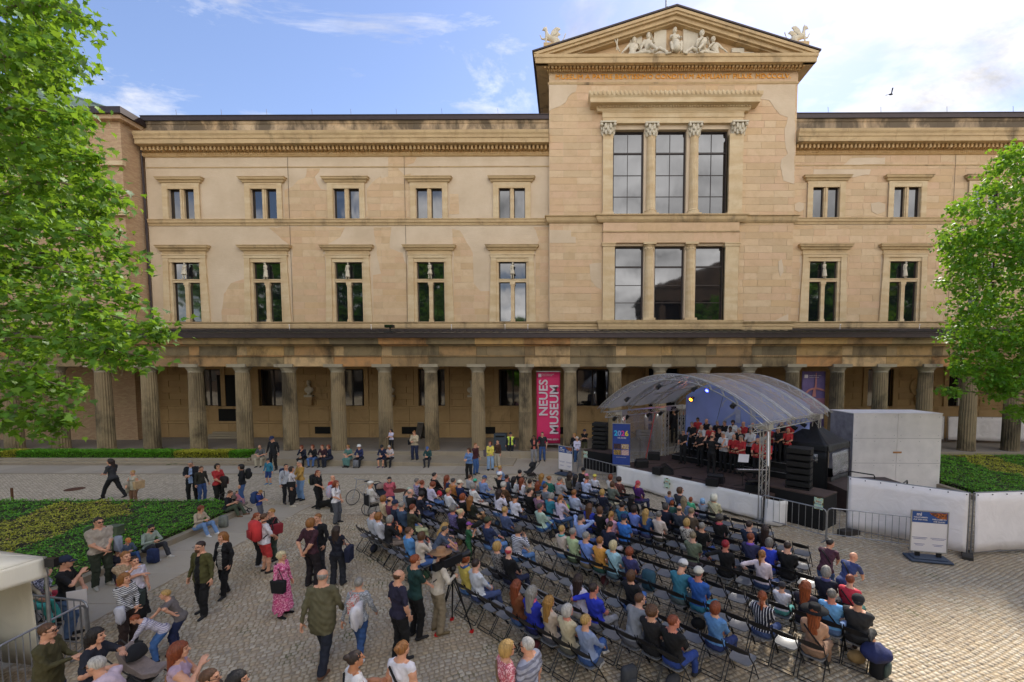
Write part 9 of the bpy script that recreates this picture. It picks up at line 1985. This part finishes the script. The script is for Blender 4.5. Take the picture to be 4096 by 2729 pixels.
# cream tent and barrier at the left edge
tc=empty('cream_tent',(0,0,0),0,'cream canvas tent at the left edge, cut by the photo','tent'); cz=2.35
c0=at('l',360,560,cz); c1=at('l',-40,505,cz); d_=(Vector((c1.x-c0.x,c1.y-c0.y))).normalized(); n_=Vector((d_.y,-d_.x)) if Vector((d_.y,-d_.x)).y<0 else Vector((-d_.y,d_.x))
Ls=3.0; P0=Vector((c0.x,c0.y)); P1=P0+d_*Ls; P2=P1+n_*Ls; P3=P0+n_*Ls; pk=(P0+P2)/2; cor=[P0,P1,P2,P3]; VV=[];FF=[]
for k in range(4):
    A0=Vector((*cor[k],cz));B0=Vector((*cor[(k+1)%4],cz));C0=Vector((*pk,cz+.85)); o=len(VV)
    for i in range(9):
        for j in range(9): p=A0.lerp(B0,i/8).lerp(C0,j/8); p.z-=.1*math.sin(PI*j/8); VV.append(p)
    for i in range(8):
        for j in range(8): a=o+i*9+j; FF.append((a,a+9,a+10,a+1))
q=MB(); q.add(VV,FF); o=q.build('canopy',M_cream,tc,smooth=True); md=o.modifiers.new('t','SOLIDIFY'); md.thickness=.01
for k in range(4): clothstrip('valance',[cor[k],cor[(k+1)%4]],cz-.34,cz,M_cream,tc,amp=.012)
for p in cor: q=MB(); q.tube([(p.x,p.y,0),(p.x,p.y,cz)],.028,6); q.build('pole',M_galv,tc)
clothstrip('side_wall',[P0+d_*.45,P1],.1,cz-.3,M_cream,tc,amp=.03); 
q=MB(); q.cbox((P0.x+.12,P0.y,cz-.1),(.18,.08,.16)); q.build('lamp',M_black,tc)
q=MB(); a=P0+n_*.7+d_*.9; q.box((a.x-1.6,a.y-1.2,0),(a.x+.3,a.y+.2,.78)); q.build('table',M_blackm,label='black draped table inside the cream tent',cat='table')
b0=at('l',185,880,1.05);b1=at('l',700,935,1.05);b2=at('l',-60,1330,1.05); barrier((b0.x,b0.y),(b1.x,b1.y),'grey crowd barrier before the wheelchairs at the left',n=9); barrier((b1.x+.03,b1.y-.06),(b2.x,b2.y),'grey crowd barrier running out of the picture at the lower left',n=13)
clothstrip('tarpaulin_drape',[(b1.x-1.1,b1.y-1.0),(b2.x-.05,b2.y+.1)],.05,.9,M_tarp,None,amp=.02,label='white tarpaulin behind the lower left barrier',cat='tarpaulin')
# bird
q=MB(); q.ball((0,0,0),.12,8,6,(1.6,.7,.6)); q.add([(0,0,0),(.1,.0,0),(-.1,.5,.2),(-.2,.4,.2),(0,0,0),(.1,0,0),(-.1,-.45,.3),(-.2,-.4,.3)],[(0,1,2,3),(4,7,6,5)]); x_,z_=W(3563,378,40); q.build('bird',simple('dark_feathers','#15151a'),label='small dark bird flying in the sky at the right',cat='bird',loc=(x_,40,z_))
# ------------------------------------------------------------------ plane trees
def leafshape():
    pts=[(0,0),(.10,.06),(.34,-.02),(.27,.14),(.5,.30),(.30,.36),(.27,.52),(.13,.5),(0,.98),(-.13,.5),(-.27,.52),(-.30,.36),(-.5,.30),(-.27,.14),(-.34,-.02),(-.10,.06)]
    V=[(x,y,.10*abs(x)-.12*y*y) for x,y in pts]+[(0,.34,0)]; n=len(pts); F=[(i,(i+1)%n,n) for i in range(n)]; return np.array(V),np.array(F)
LV,LF=leafshape(); LV2=np.array([(0,0,0),(.42,.2,.04),(.26,.5,.02),(0,.95,-.1),(-.26,.5,.02),(-.42,.2,.04)]); LF2=np.array([(0,1,2),(0,2,3),(0,3,4),(0,4,5)])
def leaves(P,size,V0,F0,mat,root,n_obj,name='leaf',cam_=Vector((0,0,EYE))):
    n=len(P); az_=RNG.uniform(0,2*PI,n); tl=RNG.normal(.5,.55,n); ro=RNG.normal(0,.5,n)
    cz_,sz_=np.cos(az_),np.sin(az_); ct,st_=np.cos(tl),np.sin(tl); u=np.stack([cz_,sz_,np.zeros(n)],1); v=np.stack([-sz_*ct,cz_*ct,-st_],1); w_=np.cross(u,v)
    cr_,sr=np.cos(ro)[:,None],np.sin(ro)[:,None]; u2=u*cr_+w_*sr; w2=-u*sr+w_*cr_; s=(size*RNG.uniform(.65,1.2,n))[:,None,None]
    A=P[:,None,:]+s*(V0[None,:,0:1]*u2[:,None]+V0[None,:,1:2]*v[:,None]+V0[None,:,2:3]*w2[:,None])
    d=np.linalg.norm(P-np.array(cam_),axis=1); 
    r_=np.array([W_in(p) for p in P]) if n<90000 else np.ones(n,bool)
    order=np.argsort(np.where(r_,d,1e9))[:n_obj]; keep=np.ones(n,bool); keep[order]=False
    B=A[keep]; k=len(B); FF=(F0[None]+(np.arange(k)*len(V0))[:,None,None]).reshape(-1,3)
    me=mesh_np('foliage',B.reshape(-1,3),FF,[mat],tone=np.repeat(RNG.uniform(0,1,k),len(F0))); obj('foliage',me,root,kind='stuff')
    for i in order: c=P[i]; obj(name,mesh_np('leaf',A[i]-c,F0,[mat]),root,tuple(c))
def W_in(p):
    if p[1]<.5: return False
    u=2252+1760*p[0]/p[1]; v=1480-1760*(p[2]-EYE)/p[1]; return 0<u<4096 and 0<v<2729
def limb(mb,a,b,r0,r1,n=7,wob_=.12):
    a=Vector(a);b=Vector(b); pts=[];L_=(b-a).length
    for i in range(n+1):
        t=i/n; p=a.lerp(b,t)+Vector((random.uniform(-1,1),random.uniform(-1,1),random.uniform(-1,1)))*wob_*L_*.12*(0 if i in(0,) else 1); p.z+=.08*L_*math.sin(PI*t); pts.append(p)
    mb.tube(pts,[r0+(r1-r0)*i/n for i in range(n+1)],7); return pts
def uvP(u,v,Y): x,z=W(u,v,Y); return (x,Y,z)
# left tree: the outline of its crown, given as boughs that reach into the picture at their real distance
lt=empty('plane_tree',(-11.5,9.3,0),0,'large plane tree at the left, its leafy boughs hanging into the picture','tree')
q=MB(); q.tube([(-13.6,8.6,0),(-13.5,8.6,2),(-13.45,8.7,5),(-13.3,8.8,9),(-13.2,8.9,14)],[.42,.36,.32,.26,.14],12); o=q.build('trunk',M_bark,lt,smooth=True); o.matrix_parent_inverse=Matrix.Translation((11.5,-9.3,0))
bo=[((-80,80),(330,60),11.0),((-100,300),(300,230),10.2),((-100,480),(340,490),10.8),((-60,620),(390,650),10.4),((-60,800),(500,790),10.4),((-100,960),(540,1010),10.2),((-100,1100),(500,1180),10.5),((-100,1260),(640,1330),9.8),((-80,1400),(580,1430),9.6),((-80,1560),(300,1560),9.6),((-100,1700),(230,1680),9.4),((-100,180),(200,120),12.6),((-100,900),(420,900),13.4),((-100,700),(300,560),13.6),((-100,1150),(480,1330),12.6),((-100,420),(240,330),13),((-100,-40),(230,-30),11.5),((-100,560),(330,470),11.6),((-100,1050),(450,1090),11.8),((-60,350),(250,290),11.8),((-100,860),(400,830),12.2),((-100,1420),(420,1400),11.6),((-100,250),(250,180),12.4),((-100,700),(350,690),12.6)]
PT=[]
zt=[6,8,9,9.5,10,11]
for (a,b,Y) in bo:
    A=Vector(uvP(*a,Y+.6));B=Vector(uvP(*b,Y-.2)); st=Vector((-13.4,8.75,max(4.2,A.z-1.2)))
    q=MB(); limb(q,st,A,.075,.045,6); pts=limb(q,A,B,.045,.010,9); main=q.build('branch',M_bark,lt,smooth=True); main.matrix_parent_inverse=Matrix.Translation((11.5,-9.3,0))
    L_=(B-A).length; nt_=int(17*L_)
    q=MB()
    for k in range(nt_):
        t=random.uniform(.0,1.02)**.85; i=min(int(t*9),8); p=pts[i].lerp(pts[i+1],t*9-i) if t<1 else pts[-1]
        dr=Vector((random.gauss(.15,.5),random.gauss(0,.55),random.gauss(-.05,.5)))*(.72-.42*t)*1.15; e=p+dr
        if k%3==0: q.tube([p,p+dr*.5+Vector((0,0,.03)),e],[.010,.007,.004],4)
        for j in range(random.randint(8,12)): s=random.uniform(.15,1.12); g=p+dr*s+Vector((random.gauss(0,.13),random.gauss(0,.13),random.gauss(-.03,.12))); PT.append(tuple(g))
    tw=q.build('twigs',M_bark,lt); tw.matrix_parent_inverse=Matrix.Translation((11.5,-9.3,0)); tw['kind']='stuff'
PT=np.array(PT)-np.array([-11.5,9.3,0])
leaves(PT,.19,LV,LF,M_leaf,lt,0) if False else None
_W=W_in
def W_in(p,_o=(-11.5,9.3,0)): return _W((p[0]+_o[0],p[1]+_o[1],p[2]))
leaves(PT,.19,LV,LF,M_leaf,lt,300,cam_=Vector((11.5,-9.3,EYE)))
W_in=_W
# seed balls
q=MB()
for k in RNG.choice(len(PT),260): q.ball(tuple(PT[k]+np.array([0,0,-.12])),.018,5,4)
q.build('seed_balls',simple('brown_seed_balls','#3c2418'),lt,kind='stuff')
# right tree
rt=empty('plane_tree',(18.6,16.8,0),0,'plane tree at the right edge with a broad bright green crown','tree'); OR=(18.6,16.8,0)
q=MB(); q.tube([(0.6,0,0),(.6,0,3),(.55,.1,6),(.4,0,9),(.3,0,11)],[.34,.28,.24,.16,.08],12); q.build('trunk',M_bark,rt,smooth=True)
blobs=[]
ol=[(4060,640,.8),(3960,790,.8),(3880,900,1.0),(3870,1010,1.0),(3850,1110,.9),(3960,1000,1.3),(3900,1220,.95),(3860,1330,.9),(3900,1430,.9),(3980,1300,1.2),(4060,700,1.2),(4090,900,1.4),(4060,1150,1.5),(4080,1400,1.4),(4060,1500,1.0),(3960,1500,.8),(4200,800,1.6),(4230,1050,1.8),(4230,1350,1.7),(4350,600,1.5),(4420,950,2),(4450,1300,2),(3850,1470,.5),(4000,1560,.6),(3790,970,.35),(3830,830,.4),(4100,1650,.6),(3800,1560,.3)]
PR=[]; q=MB()
for (u,v,r) in ol:
    for Y in (16.2,17.6):
        c=np.array(uvP(u,v,Y))-np.array(OR); rr=r*.78; n=int(430*rr*rr+60)
        d=RNG.normal(size=(n,3)); d/=np.linalg.norm(d,axis=1)[:,None]; rad_=rr*RNG.uniform(.55,1.0,n)**.6; lump=1+.25*np.sin(d[:,0]*5+u)*np.sin(d[:,2]*6+v); PR.append(c+d*(rad_*lump)[:,None]*np.array([1,1,.8]))
    s=(.5,0,min(9,max(3.2,c[2]-1))); q.tube([s,(Vector(s)+Vector(c))/2+Vector((0,0,.3)),tuple(c)],[.07,.045,.012],6)
q.build('branch',M_bark,rt,smooth=True)
PR=np.concatenate(PR)
# leaves gather into sprays
ctr=PR[RNG.choice(len(PR),1500)]; pick=RNG.integers(0,1500,len(PR)); sp=ctr[pick]+RNG.normal(size=PR.shape)*np.array([.17,.17,.10]); mixm=RNG.uniform(0,1,len(PR))<.72; PR=np.where(mixm[:,None],sp,PR)
_W=W_in
def W_in(p): return _W((p[0]+OR[0],p[1]+OR[1],p[2]))
leaves(PR,.17,LV2,LF2,M_leafR,rt,300,cam_=Vector((-OR[0],-OR[1],EYE)))
W_in=_W

# trees of the museum garden behind the viewer (seen in the window panes)
for (x,y,h_,r_,lab) in ((-60,-16,27,10,'outermost tall tree behind the viewer on the left'),(-43,-17,28,9.5,'tall tree behind the viewer on the left'),(-27,-16,25,8.5,'tree behind the viewer left of the stairs'),(-8,-22,13,6,'low round tree behind the viewer'),(52,-16,25,9,'tree behind the viewer on the right'),(68,-17,27,9,'outermost tree behind the viewer on the right')):
    t_=empty('garden_tree',(x,y,0),0,lab,'tree'); q=MB(); q.tube([(0,0,0),(0,.1,h_*.5),(0,0,h_*.8)],[.4,.3,.1],8); q.build('trunk',M_bark,t_)
    n=5600; d=RNG.normal(size=(n,3)); d/=np.linalg.norm(d,axis=1)[:,None]; P_=d*(r_*(RNG.uniform(.4,1,n)**.5)*(1+.25*np.sin(d[:,0]*6)*np.sin(d[:,2]*7+x)))[:,None]+np.array([0,0,h_-r_*.6])
    leafquads('crown',P_[:,0],P_[:,1],P_[:,2],.85,M_leafR,t_,.8)

gb=empty('temple_building',(28,-18,0),0,'dark sandstone temple building behind the viewer','building'); M_soot=simple('sooty_sandstone','#4a3c30',.9,0,.35,.6)
q=MB(); q.box((-10,-25,0),(14,-2,19)); q.build('cella',M_soot,gb)
for k in range(6): q=MB(); q.tube([(-9.5+k*4.5,0,7),(-9.5+k*4.5,0,19)],[.85,.7],14); q.build('column',M_soot,gb)
q=MB(); q.box((-11,-2,0),(15,1.2,7)); q.build('podium',M_soot,gb); q=MB(); q.box((-11,-25,19),(15,1.4,21.5)); q.prism([(-12,21.5),(16,21.5),(2,26.5)],lambda p,h:(p[0],h,p[1]),-25,1.6); q.build('gable',M_soot,gb)

lb=empty('horizon_block',(0,-45,0),0,'long plain block added unseen behind the viewer to darken the pane reflections','building'); q=MB(); q.box((-130,-8,0),(130,0,11)); q.build('facade',M_soot,lb)  # added unseen block, keeps the bright horizon out of the arcade panes
for k in range(26): q=MB(); q.box((-125+k*10,0.005,3),(-122+k*10,.1,8)); q.build('window',M_glass,lb)  # window panes on the added block
